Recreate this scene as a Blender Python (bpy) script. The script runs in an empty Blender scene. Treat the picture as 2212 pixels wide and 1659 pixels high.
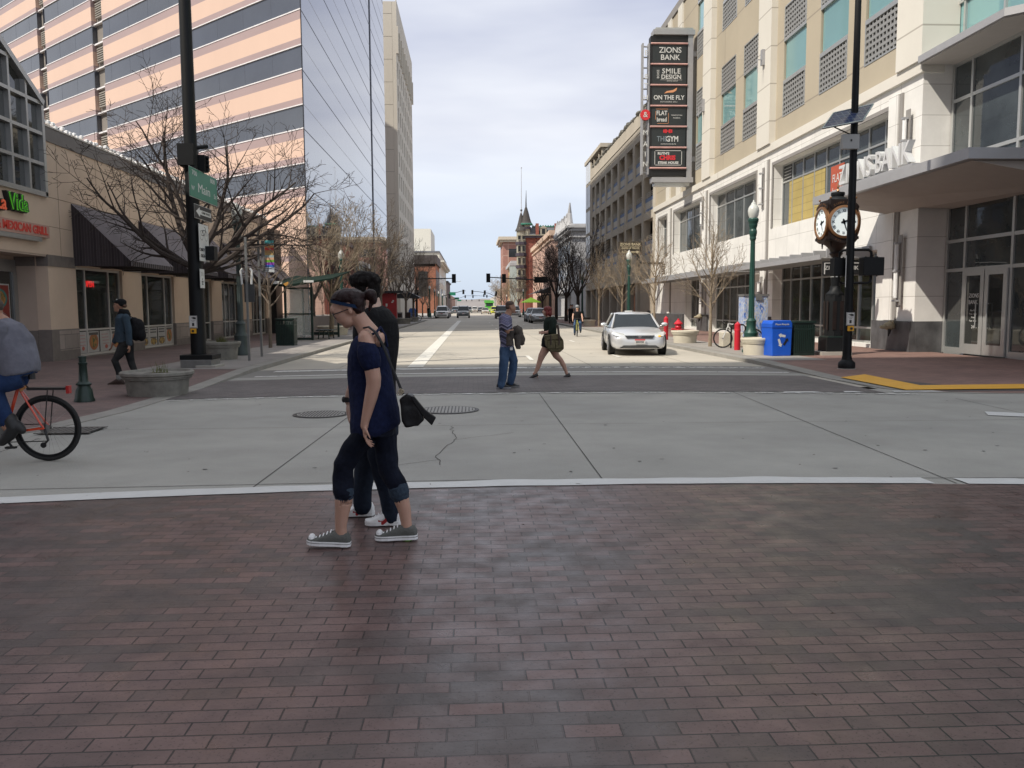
import bpy, bmesh, math, random
from mathutils import Vector, Matrix, noise
from math import sin, cos, pi, radians, tan, atan2, sqrt, hypot
S = bpy.context.scene
COL = S.collection
# ---------------------------------------------------------------- camera
F, CX, CY, H = 1792.0, 1106.0, 829.5, 1.57
YAW, PIT, ROLL = radians(2.70), radians(5.294), radians(0.30)
FW = Vector((sin(YAW)*cos(PIT), cos(YAW)*cos(PIT), -sin(PIT)))
RT = Vector((cos(YAW), -sin(YAW), 0))
UP = RT.cross(FW)
def ray(x, y):
    dx, dy = x-CX, y-CY
    ux = dx*cos(ROLL)+dy*sin(ROLL); uy = -dx*sin(ROLL)+dy*cos(ROLL)
    return (FW*F+RT*ux-UP*uy)/F
def G(x, y, z=0.0):
    d = ray(x, y); t = (z-H)/d.z; return (d.x*t, d.y*t)
def PX(x, y, X):
    d = ray(x, y); t = X/d.x; return (d.y*t, H+d.z*t)
def PY(x, y, Y):
    d = ray(x, y); t = Y/d.y; return (d.x*t, H+d.z*t)
cd = bpy.data.cameras.new('camera'); cam = bpy.data.objects.new('camera', cd); COL.objects.link(cam)
r2 = RT*cos(ROLL)-UP*sin(ROLL)
u2 = UP*cos(ROLL)+RT*sin(ROLL)
m = Matrix((r2, u2, -FW)).transposed().to_4x4(); m.translation = Vector((0, 0, H))
cam.matrix_world = m
cd.sensor_width = 36.0; cd.lens = F/2212*36; cd.clip_start = .05; cd.clip_end = 9000
S.camera = cam
# ---------------------------------------------------------------- light
SUN_BACK, SUN_EL = radians(30), radians(48)
sdir = Vector((-cos(SUN_BACK)*cos(SUN_EL), -sin(SUN_BACK)*cos(SUN_EL), sin(SUN_EL)))
sl = bpy.data.lights.new('sun', 'SUN'); so = bpy.data.objects.new('sun', sl); COL.objects.link(so)
sl.energy = 4.2; sl.angle = radians(.6); sl.color = (1, .93, .82)
so.rotation_euler = sdir.to_track_quat('Z', 'Y').to_euler()
W = bpy.data.worlds.new('World'); S.world = W; W.use_nodes = True
nt = W.node_tree; nt.nodes.clear()
out = nt.nodes.new('ShaderNodeOutputWorld'); bg = nt.nodes.new('ShaderNodeBackground')
sky = nt.nodes.new('ShaderNodeTexSky'); sky.sky_type = 'NISHITA'; sky.sun_disc = False
sky.sun_elevation = SUN_EL; sky.sun_rotation = atan2(sdir.x, sdir.y); sky.air_density = 1.0; sky.dust_density = .8
tc = nt.nodes.new('ShaderNodeTexCoord'); mp = nt.nodes.new('ShaderNodeMapping'); mp.inputs['Scale'].default_value = (1.0, 1.0, 4.2)
mp.inputs['Location'].default_value = (.35, .1, .62)
mp.inputs['Rotation'].default_value = (0, .12, 0)
nz = nt.nodes.new('ShaderNodeTexNoise'); nz.inputs['Scale'].default_value = 1.35; nz.inputs['Detail'].default_value = 5; nz.inputs['Roughness'].default_value = .48
cr = nt.nodes.new('ShaderNodeValToRGB'); cr.color_ramp.elements[0].position = .34; cr.color_ramp.elements[1].position = .58
cr.color_ramp.elements[0].color = (4.5, 4.85, 6.2, 1); cr.color_ramp.elements[1].color = (8.2, 8.4, 8.9, 1)
mx = nt.nodes.new('ShaderNodeMixRGB')
# cloud cover thins towards the horizon, where clear blue shows
sx = nt.nodes.new('ShaderNodeSeparateXYZ'); mr = nt.nodes.new('ShaderNodeMapRange')
mr.inputs[1].default_value = .0; mr.inputs[2].default_value = .2; mr.inputs[3].default_value = .15; mr.inputs[4].default_value = .96
L = nt.links.new
L(tc.outputs['Generated'], mp.inputs['Vector']); L(mp.outputs['Vector'], nz.inputs['Vector']); L(nz.outputs['Fac'], cr.inputs['Fac'])
L(tc.outputs['Generated'], sx.inputs[0]); L(sx.outputs['Z'], mr.inputs[0])
hz = nt.nodes.new('ShaderNodeMixRGB'); hz.blend_type = 'MIX'; hz.inputs['Fac'].default_value = .72; hz.inputs['Color2'].default_value = (4.7, 6.0, 8.2, 1); L(sky.outputs['Color'], hz.inputs['Color1'])
L(mr.outputs[0], mx.inputs['Fac']); L(hz.outputs['Color'], mx.inputs['Color1']); L(cr.outputs['Color'], mx.inputs['Color2'])
L(mx.outputs['Color'], bg.inputs['Color']); bg.inputs['Strength'].default_value = .1; L(bg.outputs[0], out.inputs[0])
S.view_settings.view_transform = 'Standard'; S.view_settings.look = 'None'; S.view_settings.exposure = .25; S.view_settings.gamma = 1
S.render.engine = 'CYCLES'
try:
    S.cycles.max_bounces = 6; S.cycles.transparent_max_bounces = 12
except Exception: pass
# ---------------------------------------------------------------- materials
def col(*c): # sRGB 0-255 -> linear
    return tuple(((v/255)/12.92 if v/255 <= .04045 else (((v/255)+.055)/1.055)**2.4) for v in c)+(1,)
MATS = {}
def mat(name, c, rough=.7, metal=0, var=.12, vs=3.0, bump=0, bs=40, spec=.5, emit=None, es=1, trans=0, alpha=1, streak=False, c2=None, c2s=.6, coat=0):
    if name in MATS: return MATS[name]
    m = bpy.data.materials.new(name); m.use_nodes = True; n = m.node_tree; b = n.nodes['Principled BSDF']
    b.inputs['Base Color'].default_value = c; b.inputs['Roughness'].default_value = rough; b.inputs['Metallic'].default_value = metal
    b.inputs['Specular IOR Level'].default_value = spec
    b.inputs['Coat Weight'].default_value = coat
    if trans: b.inputs['Transmission Weight'].default_value = trans; b.inputs['IOR'].default_value = 1.02
    if alpha < 1: b.inputs['Alpha'].default_value = alpha
    if emit: b.inputs['Emission Color'].default_value = emit; b.inputs['Emission Strength'].default_value = es
    tc = n.nodes.new('ShaderNodeTexCoord')
    if var:
        mp = n.nodes.new('ShaderNodeMapping'); mp.inputs['Scale'].default_value = (1, 1, .15) if streak else (1, 1, 1)
        nz = n.nodes.new('ShaderNodeTexNoise'); nz.inputs['Scale'].default_value = vs; nz.inputs['Detail'].default_value = 6; nz.inputs['Roughness'].default_value = .6
        r = n.nodes.new('ShaderNodeMapRange'); r.inputs[1].default_value = .25; r.inputs[2].default_value = .75
        r.inputs[3].default_value = 1-var; r.inputs[4].default_value = 1+var
        mu = n.nodes.new('ShaderNodeVectorMath'); mu.operation = 'SCALE'; mu.inputs[0].default_value = c[:3]
        if c2:
            n2 = n.nodes.new('ShaderNodeTexNoise'); n2.inputs['Scale'].default_value = c2s; n2.inputs['Detail'].default_value = 5
            rr = n.nodes.new('ShaderNodeMapRange'); rr.inputs[1].default_value = .45; rr.inputs[2].default_value = .6
            mm = n.nodes.new('ShaderNodeMixRGB'); mm.inputs['Color1'].default_value = c; mm.inputs['Color2'].default_value = c2
            n.links.new(tc.outputs['Object'], n2.inputs['Vector']); n.links.new(n2.outputs['Fac'], rr.inputs[0]); n.links.new(rr.outputs[0], mm.inputs['Fac'])
            n.links.new(mm.outputs[0], mu.inputs[0])
        n.links.new(tc.outputs['Object'], mp.inputs['Vector']); n.links.new(mp.outputs[0], nz.inputs['Vector'])
        n.links.new(nz.outputs['Fac'], r.inputs[0]); n.links.new(r.outputs[0], mu.inputs['Scale']); n.links.new(mu.outputs[0], b.inputs['Base Color'])
    if bump:
        nb = n.nodes.new('ShaderNodeTexNoise'); nb.inputs['Scale'].default_value = bs; nb.inputs['Detail'].default_value = 4
        bp = n.nodes.new('ShaderNodeBump'); bp.inputs['Strength'].default_value = bump; bp.inputs['Distance'].default_value = .02
        n.links.new(tc.outputs['Object'], nb.inputs['Vector']); n.links.new(nb.outputs['Fac'], bp.inputs['Height']); n.links.new(bp.outputs[0], b.inputs['Normal'])
    MATS[name] = m; return m
def brickmat(name, c1, c2, mortar, bw, bh, ms=.008, rough=.6, swap=None, bump=.5, var=.25, vs=1.2, offset=.5, rvar=0, warp=0, dark=None):
    if name in MATS: return MATS[name]
    m = bpy.data.materials.new(name); m.use_nodes = True; n = m.node_tree; b = n.nodes['Principled BSDF']; L = n.links.new
    tc = n.nodes.new('ShaderNodeTexCoord'); br = n.nodes.new('ShaderNodeTexBrick')
    br.inputs['Color1'].default_value = c1; br.inputs['Color2'].default_value = c2; br.inputs['Mortar'].default_value = mortar
    br.inputs['Scale'].default_value = 1; br.inputs['Brick Width'].default_value = bw; br.inputs['Row Height'].default_value = bh
    br.inputs['Mortar Size'].default_value = ms; br.inputs['Mortar Smooth'].default_value = .3; br.offset = offset
    v = tc.outputs['Object']
    if swap:   # which world axes feed the brick plane
        s = n.nodes.new('ShaderNodeSeparateXYZ'); cmb = n.nodes.new('ShaderNodeCombineXYZ'); L(v, s.inputs[0])
        if swap == 'D':
            ad = n.nodes.new('ShaderNodeMath'); ad.operation = 'ADD'; L(s.outputs[0], ad.inputs[0]); L(s.outputs[1], ad.inputs[1])
            L(ad.outputs[0], cmb.inputs[0]); L(s.outputs[2], cmb.inputs[1])
        else:
            L(s.outputs['XYZ'.index(swap[0])], cmb.inputs[0]); L(s.outputs['XYZ'.index(swap[1])], cmb.inputs[1])
        v = cmb.outputs[0]
    if warp:
        nw = n.nodes.new('ShaderNodeTexNoise'); nw.inputs['Scale'].default_value = 2.2; nw.inputs['Detail'].default_value = 3; L(v, nw.inputs['Vector'])
        sb = n.nodes.new('ShaderNodeVectorMath'); sb.operation = 'SUBTRACT'; sb.inputs[1].default_value = (.5, .5, .5); L(nw.outputs['Color'], sb.inputs[0])
        sc = n.nodes.new('ShaderNodeVectorMath'); sc.operation = 'SCALE'; sc.inputs['Scale'].default_value = warp; L(sb.outputs[0], sc.inputs[0])
        ad = n.nodes.new('ShaderNodeVectorMath'); L(v, ad.inputs[0]); L(sc.outputs[0], ad.inputs[1]); v = ad.outputs[0]
    L(v, br.inputs['Vector'])
    nz = n.nodes.new('ShaderNodeTexNoise'); nz.inputs['Scale'].default_value = vs; nz.inputs['Detail'].default_value = 7; nz.inputs['Roughness'].default_value = .65; L(tc.outputs['Object'], nz.inputs['Vector'])
    r = n.nodes.new('ShaderNodeMapRange'); r.inputs[1].default_value = .3; r.inputs[2].default_value = .7; r.inputs[3].default_value = 1-var; r.inputs[4].default_value = 1+var; L(nz.outputs['Fac'], r.inputs[0])
    src = br.outputs['Color']
    if dark:   # charcoal bricks in drifting bands
        nd = n.nodes.new('ShaderNodeTexNoise'); nd.inputs['Scale'].default_value = .55; nd.inputs['Detail'].default_value = 2; L(v, nd.inputs['Vector'])
        nd2 = n.nodes.new('ShaderNodeTexBrick'); nd2.inputs['Color1'].default_value = (0, 0, 0, 1); nd2.inputs['Color2'].default_value = (1, 1, 1, 1); nd2.inputs['Mortar'].default_value = (.3, .3, .3, 1)
        nd2.inputs['Scale'].default_value = 1; nd2.inputs['Brick Width'].default_value = bw; nd2.inputs['Row Height'].default_value = bh; nd2.inputs['Mortar Size'].default_value = 0; nd2.offset = offset; L(v, nd2.inputs['Vector'])
        mu0 = n.nodes.new('ShaderNodeMath'); mu0.operation = 'MULTIPLY_ADD'; mu0.inputs[1].default_value = .22; L(nd2.outputs['Color'], mu0.inputs[0]); L(nd.outputs['Fac'], mu0.inputs[2])
        rd = n.nodes.new('ShaderNodeMapRange'); rd.inputs[1].default_value = .58; rd.inputs[2].default_value = .72; L(mu0.outputs[0], rd.inputs[0])
        md = n.nodes.new('ShaderNodeMixRGB'); md.inputs['Color2'].default_value = dark; L(rd.outputs[0], md.inputs['Fac']); L(src, md.inputs['Color1']); src = md.outputs[0]
    mu = n.nodes.new('ShaderNodeVectorMath'); mu.operation = 'SCALE'; L(src, mu.inputs[0]); L(r.outputs[0], mu.inputs['Scale'])
    src2 = mu.outputs[0]
    if warp:   # pitted faces
        np_ = n.nodes.new('ShaderNodeTexNoise'); np_.inputs['Scale'].default_value = 95; np_.inputs['Detail'].default_value = 2; L(tc.outputs['Object'], np_.inputs['Vector'])
        rp = n.nodes.new('ShaderNodeMapRange'); rp.inputs[1].default_value = .30; rp.inputs[2].default_value = .40; rp.inputs[3].default_value = .45; rp.inputs[4].default_value = 1; L(np_.outputs['Fac'], rp.inputs[0])
        m3 = n.nodes.new('ShaderNodeVectorMath'); m3.operation = 'SCALE'; L(src2, m3.inputs[0]); L(rp.outputs[0], m3.inputs['Scale']); src2 = m3.outputs[0]
    L(src2, b.inputs['Base Color'])
    b.inputs['Roughness'].default_value = rough
    if rvar:
        rr = n.nodes.new('ShaderNodeMapRange'); rr.inputs[1].default_value = .3; rr.inputs[2].default_value = .7; rr.inputs[3].default_value = rough-rvar; rr.inputs[4].default_value = rough+rvar
        n3 = n.nodes.new('ShaderNodeTexNoise'); n3.inputs['Scale'].default_value = 5; n3.inputs['Detail'].default_value = 5; L(tc.outputs['Object'], n3.inputs['Vector']); L(n3.outputs['Fac'], rr.inputs[0]); L(rr.outputs[0], b.inputs['Roughness'])
    if bump:
        bp = n.nodes.new('ShaderNodeBump'); bp.inputs['Strength'].default_value = bump; bp.inputs['Distance'].default_value = .006; bp.invert = True
        nb = n.nodes.new('ShaderNodeTexNoise'); nb.inputs['Scale'].default_value = 30; nb.inputs['Detail'].default_value = 5; L(tc.outputs['Object'], nb.inputs['Vector'])
        ma = n.nodes.new('ShaderNodeMath'); ma.operation = 'MULTIPLY_ADD'; ma.inputs[1].default_value = -.45; L(nb.outputs['Fac'], ma.inputs[0]); L(br.outputs['Fac'], ma.inputs[2])
        L(ma.outputs[0], bp.inputs['Height']); L(bp.outputs[0], b.inputs['Normal'])
    MATS[name] = m; return m
# ---------------------------------------------------------------- geometry kit
class MB:
    def __init__(s): s.v = []; s.f = []; s.m = []; s.mats = []
    def mi(s, m):
        if m not in s.mats: s.mats.append(m)
        return s.mats.index(m)
    def add(s, vs, fs, m):
        o = len(s.v); s.v += [tuple(v) for v in vs]; k = s.mi(m)
        for f in fs: s.f.append([i+o for i in f]); s.m.append(k)
    def quad(s, a, b, c, d, m): s.add([a, b, c, d], [(0, 1, 2, 3)], m)
    def poly(s, pts, m): s.add(pts, [tuple(range(len(pts)))], m)
    def box(s, x0, x1, y0, y1, z0, z1, m):
        if x0 > x1: x0, x1 = x1, x0
        if y0 > y1: y0, y1 = y1, y0
        if z0 > z1: z0, z1 = z1, z0
        s.add([(x0,y0,z0),(x1,y0,z0),(x1,y1,z0),(x0,y1,z0),(x0,y0,z1),(x1,y0,z1),(x1,y1,z1),(x0,y1,z1)],
              [(0,3,2,1),(4,5,6,7),(0,1,5,4),(1,2,6,5),(2,3,7,6),(3,0,4,7)], m); return s
    def obox(s, o, ax, ay, az, m):  # oriented box: corner o, edge vectors
        o, ax, ay, az = map(Vector, (o, ax, ay, az))
        if ax.cross(ay).dot(az) < 0: o = o+ax; ax = -ax
        P = [o, o+ax, o+ax+ay, o+ay]; P += [p+az for p in P]
        s.add(P, [(0,3,2,1),(4,5,6,7),(0,1,5,4),(1,2,6,5),(2,3,7,6),(3,0,4,7)], m); return s
    def prism(s, pts, ext, m):      # polygon pts extruded by vector
        n = len(pts); pts = [Vector(p) for p in pts]; e = Vector(ext)
        nrm = sum(((pts[i]-pts[0]).cross(pts[(i+1) % n]-pts[0]) for i in range(n)), Vector())
        if nrm.dot(e) > 0: pts = pts[::-1]
        s.add(pts+[p+e for p in pts], [tuple(range(n)), tuple(range(2*n-1, n-1, -1))]+[(i, i+n, (i+1) % n+n, (i+1) % n) for i in range(n)], m); return s
    def tube(s, pts, rs, m, n=8, cap=True, flat=None):  # swept circle, radius per point; flat = (a,b) scale
        pts = [Vector(p) for p in pts]
        if not isinstance(rs, (list, tuple)): rs = [rs]*len(pts)
        V = []; ref = None
        for i, p in enumerate(pts):
            t = (pts[min(i+1, len(pts)-1)]-pts[max(i-1, 0)])
            if t.length < 1e-9: t = Vector((0, 0, 1))
            t.normalize()
            if ref is None:
                ref = Vector((0, 1, 0)) if abs(t.y) < .9 else Vector((1, 0, 0))
            a = (ref-t*ref.dot(t)).normalized(); b = t.cross(a); ref = a
            r = rs[i]; ra, rb = (r if isinstance(r, (tuple, list)) else (r, r))
            for k in range(n):
                th = 2*pi*k/n; V.append(p+a*cos(th)*ra+b*sin(th)*rb)
        Fc = [(i*n+k, i*n+(k+1) % n, (i+1)*n+(k+1) % n, (i+1)*n+k) for i in range(len(pts)-1) for k in range(n)]
        if cap: Fc += [tuple(range(n-1, -1, -1)), tuple(range((len(pts)-1)*n, len(pts)*n))]
        s.add(V, Fc, m); return s
    def cyl(s, p0, p1, r0, m, r1=None, n=12): return s.tube([p0, p1], [r0, r0 if r1 is None else r1], m, n)
    def lathe(s, prof, c, m, n=20, flute=0, axis=None):   # profile [(r,z)...]
        V = []; c = Vector(c)
        for r, z in prof:
            for k in range(n):
                th = 2*pi*k/n; q = r*(1-flute*(k % 2)); V.append(c+Vector((q*cos(th), q*sin(th), z)))
        Fc = [(i*n+k, i*n+(k+1) % n, (i+1)*n+(k+1) % n, (i+1)*n+k) for i in range(len(prof)-1) for k in range(n)]
        Fc += [tuple(range(n-1, -1, -1)), tuple(range((len(prof)-1)*n, len(prof)*n))]
        s.add(V, Fc, m); return s
    def ball(s, c, r, m, n=12, rot=None):
        c = Vector(c); rx, ry, rz = r if isinstance(r, (tuple, list)) else (r, r, r); V = []; k2 = n//2
        R = rot or Matrix.Identity(3)
        for i in range(1, k2):
            ph = pi*i/k2
            for k in range(n):
                th = 2*pi*k/n; V.append(c+R@Vector((rx*sin(ph)*cos(th), ry*sin(ph)*sin(th), rz*cos(ph))))
        V.append(c+R@Vector((0, 0, rz))); V.append(c-R@Vector((0, 0, rz))); t = len(V)-2
        Fc = [(i*n+k, (i+1)*n+k, (i+1)*n+(k+1) % n, i*n+(k+1) % n) for i in range(k2-2) for k in range(n)]
        Fc += [(t, k, (k+1) % n) for k in range(n)]+[((k2-2)*n+(k+1) % n, (k2-2)*n+k, t+1) for k in range(n)]
        s.add(V, Fc, m); return s
    def text(s, txt, size, o, right, up, m, ext=.004, align='CENTER', sx=1, shear=0, weight=0, space=1):
        cu = bpy.data.curves.new('t', 'FONT'); cu.body = txt; cu.size = size; cu.extrude = ext; cu.align_x = align; cu.align_y = 'CENTER'; cu.shear = shear; cu.offset = weight; cu.space_character = space
        cu.resolution_u = 3
        ob = bpy.data.objects.new('t', cu); COL.objects.link(ob)
        dg = bpy.context.evaluated_depsgraph_get(); dg.update(); me = bpy.data.meshes.new_from_object(ob.evaluated_get(dg))
        R, U = Vector(right).normalized(), Vector(up).normalized(); N = R.cross(U); o = Vector(o)
        s.add([o+R*v.co.x*sx+U*v.co.y+N*v.co.z for v in me.vertices], [tuple(p.vertices) for p in me.polygons], m)
        bpy.data.objects.remove(ob); bpy.data.curves.remove(cu); bpy.data.meshes.remove(me); return s
    def mesh(s, name, smooth=False):
        me = bpy.data.meshes.new(name); me.from_pydata(s.v, [], s.f)
        for m in s.mats: me.materials.append(m)
        me.polygons.foreach_set('material_index', s.m)
        if smooth is True: me.polygons.foreach_set('use_smooth', [True]*len(s.f))
        me.update(); return me
    def build(s, name, parent=None, smooth=False, world=True, bevel=0):
        me = s.mesh(name, smooth); ob = bpy.data.objects.new(name, me); COL.objects.link(ob)
        if smooth == 'auto':
            me.polygons.foreach_set('use_smooth', [True]*len(s.f))
            try: me.set_sharp_from_angle(angle=radians(38))
            except Exception: pass
        if parent:
            ob.parent = parent
            if world:
                p = parent; M = Matrix.Identity(4)
                while p: M = p.matrix_basis.inverted()@M if False else M; p = None
                ob.matrix_parent_inverse = wm(parent).inverted()
        if bevel:
            md = ob.modifiers.new('bevel', 'BEVEL'); md.width = bevel; md.segments = 2; md.limit_method = 'ANGLE'; md.angle_limit = radians(35)
        return ob
def wm(o):
    M = o.matrix_basis.copy()
    if o.parent: M = wm(o.parent)@o.matrix_parent_inverse@M
    return M
def tag(o, label, cat, group=None):
    o['label'] = label; o['category'] = cat
    if group: o['group'] = group
    return o
def thing(name, label, cat, loc=(0, 0, 0), rz=0, group=None):
    o = bpy.data.objects.new(name, None); COL.objects.link(o); o.location = loc; o.rotation_euler = (0, 0, rz); o.empty_display_size = .3
    return tag(o, label, cat, group)
def struct(o, kind='structure'): o['kind'] = kind; return o
def copy_tree(o, loc=None, rz=None, label=None, group=None, scale=None, swapmat=None):
    kids = {}
    for q in bpy.data.objects:
        if q.parent: kids.setdefault(q.parent, []).append(q)
    def rec(a, p):
        c = a.copy(); COL.objects.link(c)
        if p: c.parent = p
        if swapmat and c.data and any(ms.material in swapmat for ms in c.material_slots):
            c.data = c.data.copy()
            for i, ms in enumerate(c.data.materials):
                if ms in swapmat: c.data.materials[i] = swapmat[ms]
        for ch in kids.get(a, []): rec(ch, c)
        return c
    r = rec(o, None)
    if loc: r.location = loc
    if rz is not None: r.rotation_euler[2] = rz
    if scale: r.scale = scale if isinstance(scale, (tuple, list)) else (scale,)*3
    if label: r['label'] = label
    if group: r['group'] = group
    return r
X3, Y3, Z3 = Vector((1, 0, 0)), Vector((0, 1, 0)), Vector((0, 0, 1))
# ================================================================ SETTING
def zL(Y): return .012 if Y < 16.5 else (.1 if Y > 20.5 else .012+(Y-16.5)/4*.088)
def zR(Y): return .012 if Y < 17.5 else (.1 if Y > 22 else .012+(Y-17.5)/4.5*.088)
M_earth = mat('earth', col(105, 100, 90), .9, var=.2, vs=.05)
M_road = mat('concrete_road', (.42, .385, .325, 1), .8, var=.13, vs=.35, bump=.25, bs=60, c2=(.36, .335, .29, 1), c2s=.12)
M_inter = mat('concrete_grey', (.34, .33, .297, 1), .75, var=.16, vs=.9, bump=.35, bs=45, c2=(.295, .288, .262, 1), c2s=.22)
M_kerb = mat('kerb_concrete', (.26, .247, .222, 1), .8, var=.18, vs=2, bump=.3)
M_brick = brickmat('crosswalk_brick', (.142, .088, .080, 1), (.106, .067, .062, 1), (.014, .011, .011, 1), .215, .096, .0042, .40, bump=.6, var=.3, vs=2.4, rvar=.13, warp=.013, dark=(.078, .061, .057, 1))
M_brickfar = brickmat('far_crosswalk_brick', (.15, .13, .125, 1), (.105, .094, .09, 1), (.07, .064, .06, 1), .2, .1, .006, .7, bump=.3, var=.22, vs=.7)
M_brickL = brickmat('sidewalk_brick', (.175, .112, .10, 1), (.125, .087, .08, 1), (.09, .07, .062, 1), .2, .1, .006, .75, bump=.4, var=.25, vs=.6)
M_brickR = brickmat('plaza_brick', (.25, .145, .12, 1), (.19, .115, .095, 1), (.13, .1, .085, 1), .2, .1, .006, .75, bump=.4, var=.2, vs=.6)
M_side2 = mat('sidewalk_concrete', (.33, .31, .275, 1), .8, var=.12, vs=.7, bump=.2)
def sheet(name, pts, m, z=None, kind='structure'):
    b = MB(); b.poly([(p[0], p[1], p[2] if len(p) > 2 else z) for p in pts], m); return struct(b.build(name), kind)
b = MB(); b.box(-3500, 3500, -600, 8000, -1.0, -.03, M_earth); struct(b.build('ground'))
# main street slab, intersection slab
sheet('road', [(-5.4, 15.2), (7.62, 15.2), (7.62, 104), (-5.4, 104)], M_road, 0.0)
b = MB(); b.poly([(-60, 103, -.004), (60, 103, -.004), (60, 116, -.004), (-60, 116, -.004)], M_road); struct(b.build('road'))
b = MB(); b.poly([(-5.4, 115, .0), (8.4, 115, 0), (8.4, 1500, 0), (-5.4, 1500, 0)], M_road); struct(b.build('road'))
# curved brick-to-concrete boundaries (worn by the camber of the street)
def yc(x, y0, c): return y0-c*(x-1.2)**2
xs = [i*.5 for i in range(-36, 49)]
def strip(name, f0, f1, m, z, x0=-18, x1=24, kind='structure', n=60):
    b = MB(); V = []
    for i in range(n+1):
        x = x0+(x1-x0)*i/n; V += [(x, f0(x), z), (x, f1(x), z)]
    b.add(V, [(2*i, 2*i+2, 2*i+3, 2*i+1) for i in range(n)], m); return struct(b.build(name), kind)
n0 = lambda x: 7.16-.0165*(x-.9)**2 if abs(x-.9) < 6 else 7.16-.0165*36-(abs(x-.9)-6)*.02
strip('crosswalk', lambda x: -3.0, n0, M_brick, .004)
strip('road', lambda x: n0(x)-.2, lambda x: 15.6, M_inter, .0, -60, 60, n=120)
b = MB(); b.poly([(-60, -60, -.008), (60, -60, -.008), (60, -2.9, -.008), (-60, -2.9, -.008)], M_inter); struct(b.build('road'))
far0 = lambda x: 15.22-.018*(x-.9)**2
far1 = lambda x: 18.95-.018*(x-.9)**2
strip('crosswalk', far0, far1, M_brickfar, .008, -5.4, 7.4)
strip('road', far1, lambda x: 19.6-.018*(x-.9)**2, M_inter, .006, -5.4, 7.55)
strip('road', lambda x: 19.6-.018*(x-.9)**2, lambda x: 21.9-.018*(x-.9)**2, mat('dark_apron', (.2, .19, .175, 1), .8, var=.15, vs=.6), .007, -5.4, 7.6)
# paint
def paintmat(name, c, amt=.42, sc=5):
    m = mat(name, c, .6, var=.06, vs=6); n = m.node_tree; b = n.nodes['Principled BSDF']
    tc = n.nodes.new('ShaderNodeTexCoord'); nz = n.nodes.new('ShaderNodeTexNoise'); nz.inputs['Scale'].default_value = sc; nz.inputs['Detail'].default_value = 8; nz.inputs['Roughness'].default_value = .72
    r = n.nodes.new('ShaderNodeMapRange'); r.inputs[1].default_value = amt-.03; r.inputs[2].default_value = amt+.03
    n.links.new(tc.outputs['Object'], nz.inputs['Vector']); n.links.new(nz.outputs['Fac'], r.inputs[0]); n.links.new(r.outputs[0], b.inputs['Alpha']); return m
M_paint = paintmat('road_paint', (.62, .61, .58, 1), .40)
M_paint0 = paintmat('road_paint_fresh', (.60, .60, .58, 1), .33, 3)
M_paintw = paintmat('road_paint_worn', (.55, .54, .51, 1), .50)
def wav(x, s, a=.012): return a*noise.noise(Vector((x*1.7, s, 0)))*2
strip('road_marking', lambda x: n0(x)-.005+wav(x, 1), lambda x: n0(x)+.25+wav(x, 5, .03), M_paint0, .010, -18, 4.05, n=240)
strip('road_marking', lambda x: n0(x)-.005+wav(x, 1), lambda x: n0(x)+.245+wav(x, 5, .03), M_paint0, .010, 4.33, 20, n=160)
strip('road_marking', lambda x: far0(x)-.30, lambda x: far0(x)-.1, M_paintw, .011, -5.2, 7.9, n=80)
strip('road_marking', lambda x: 19.75-.018*(x-.9)**2, lambda x: 19.95-.018*(x-.9)**2, M_paint, .011, -5.0, 7.4)
strip('road_marking', lambda x: 21.15-.018*(x-.9)**2, lambda x: 21.6-.018*(x-.9)**2, M_paintw, .011, -4.9, 7.4)
strip('road_marking', lambda x: 21.2-.018*(x-.9)**2, lambda x: 21.52-.018*(x-.9)**2, M_paint, .013, -4.9, 1.4)
def dash(x, y0, y1, w=.12, m=None): sheet('road_marking', [(x-w/2, y0), (x+w/2, y0), (x+w/2, y1), (x-w/2, y1)], m or M_paint, .009)
M_paintl = mat('lane_paint', (.62, .60, .54, 1), .6, var=.1)
dash(-1.52, 21.9, 98, .42, M_paintl)
for y in (24.5, 36, 48, 60, 72, 84): dash(1.75, y, y+2.2, .12, M_paintl); dash(4.55, y+1, y+2.8, .12, M_paintl)
for y in (98.5,):
    for i in range(6): sheet('road_marking', [(-4.9+i*2.2, y), (-3.3+i*2.2, y), (-3.3+i*2.2, y+.5), (-4.9+i*2.2, y+.5)], M_paintl, .009)
sheet('road_marking', [(7.5, 11.75), (7.3, 11.35), (9.6, 10.2), (9.9, 10.5)], M_paint0, .009)
for x0, w in ((5.6, .7), (6.7, .35), (7.6, .9), (8.7, .3)): sheet('road_marking', [(x0, 14.62-.02*(x0-5)), (x0+w, 14.6-.02*(x0-5)), (x0+w-.1, 14.78-.02*(x0-5)), (x0+.05, 14.8-.02*(x0-5))], M_paint0, .0125)
# joints and cracks in the slabs
M_crack = mat('slab_joint', (.06, .055, .05, 1), .9, var=0)
def crack(pts, w=.010, jit=0, z=.0045, seed=0):
    rn = random.Random(seed); b = MB(); P = []
    for (a, c) in zip(pts[:-1], pts[1:]):
        n = max(1, int(hypot(c[0]-a[0], c[1]-a[1])/.12)) if jit else 1
        for i in range(n): P.append((a[0]+(c[0]-a[0])*i/n+(rn.random()-.5)*jit, a[1]+(c[1]-a[1])*i/n+(rn.random()-.5)*jit))
    P.append(pts[-1])
    for a, c in zip(P[:-1], P[1:]):
        d = Vector((c[0]-a[0], c[1]-a[1])); 
        if d.length < 1e-6: continue
        q = Vector((-d.y, d.x)).normalized()*w/2
        b.poly([(a[0]-q.x, a[1]-q.y, z), (c[0]-q.x, c[1]-q.y, z), (c[0]+q.x, c[1]+q.y, z), (a[0]+q.x, a[1]+q.y, z)], M_crack)
    return struct(b.build('road_crack'))
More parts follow.
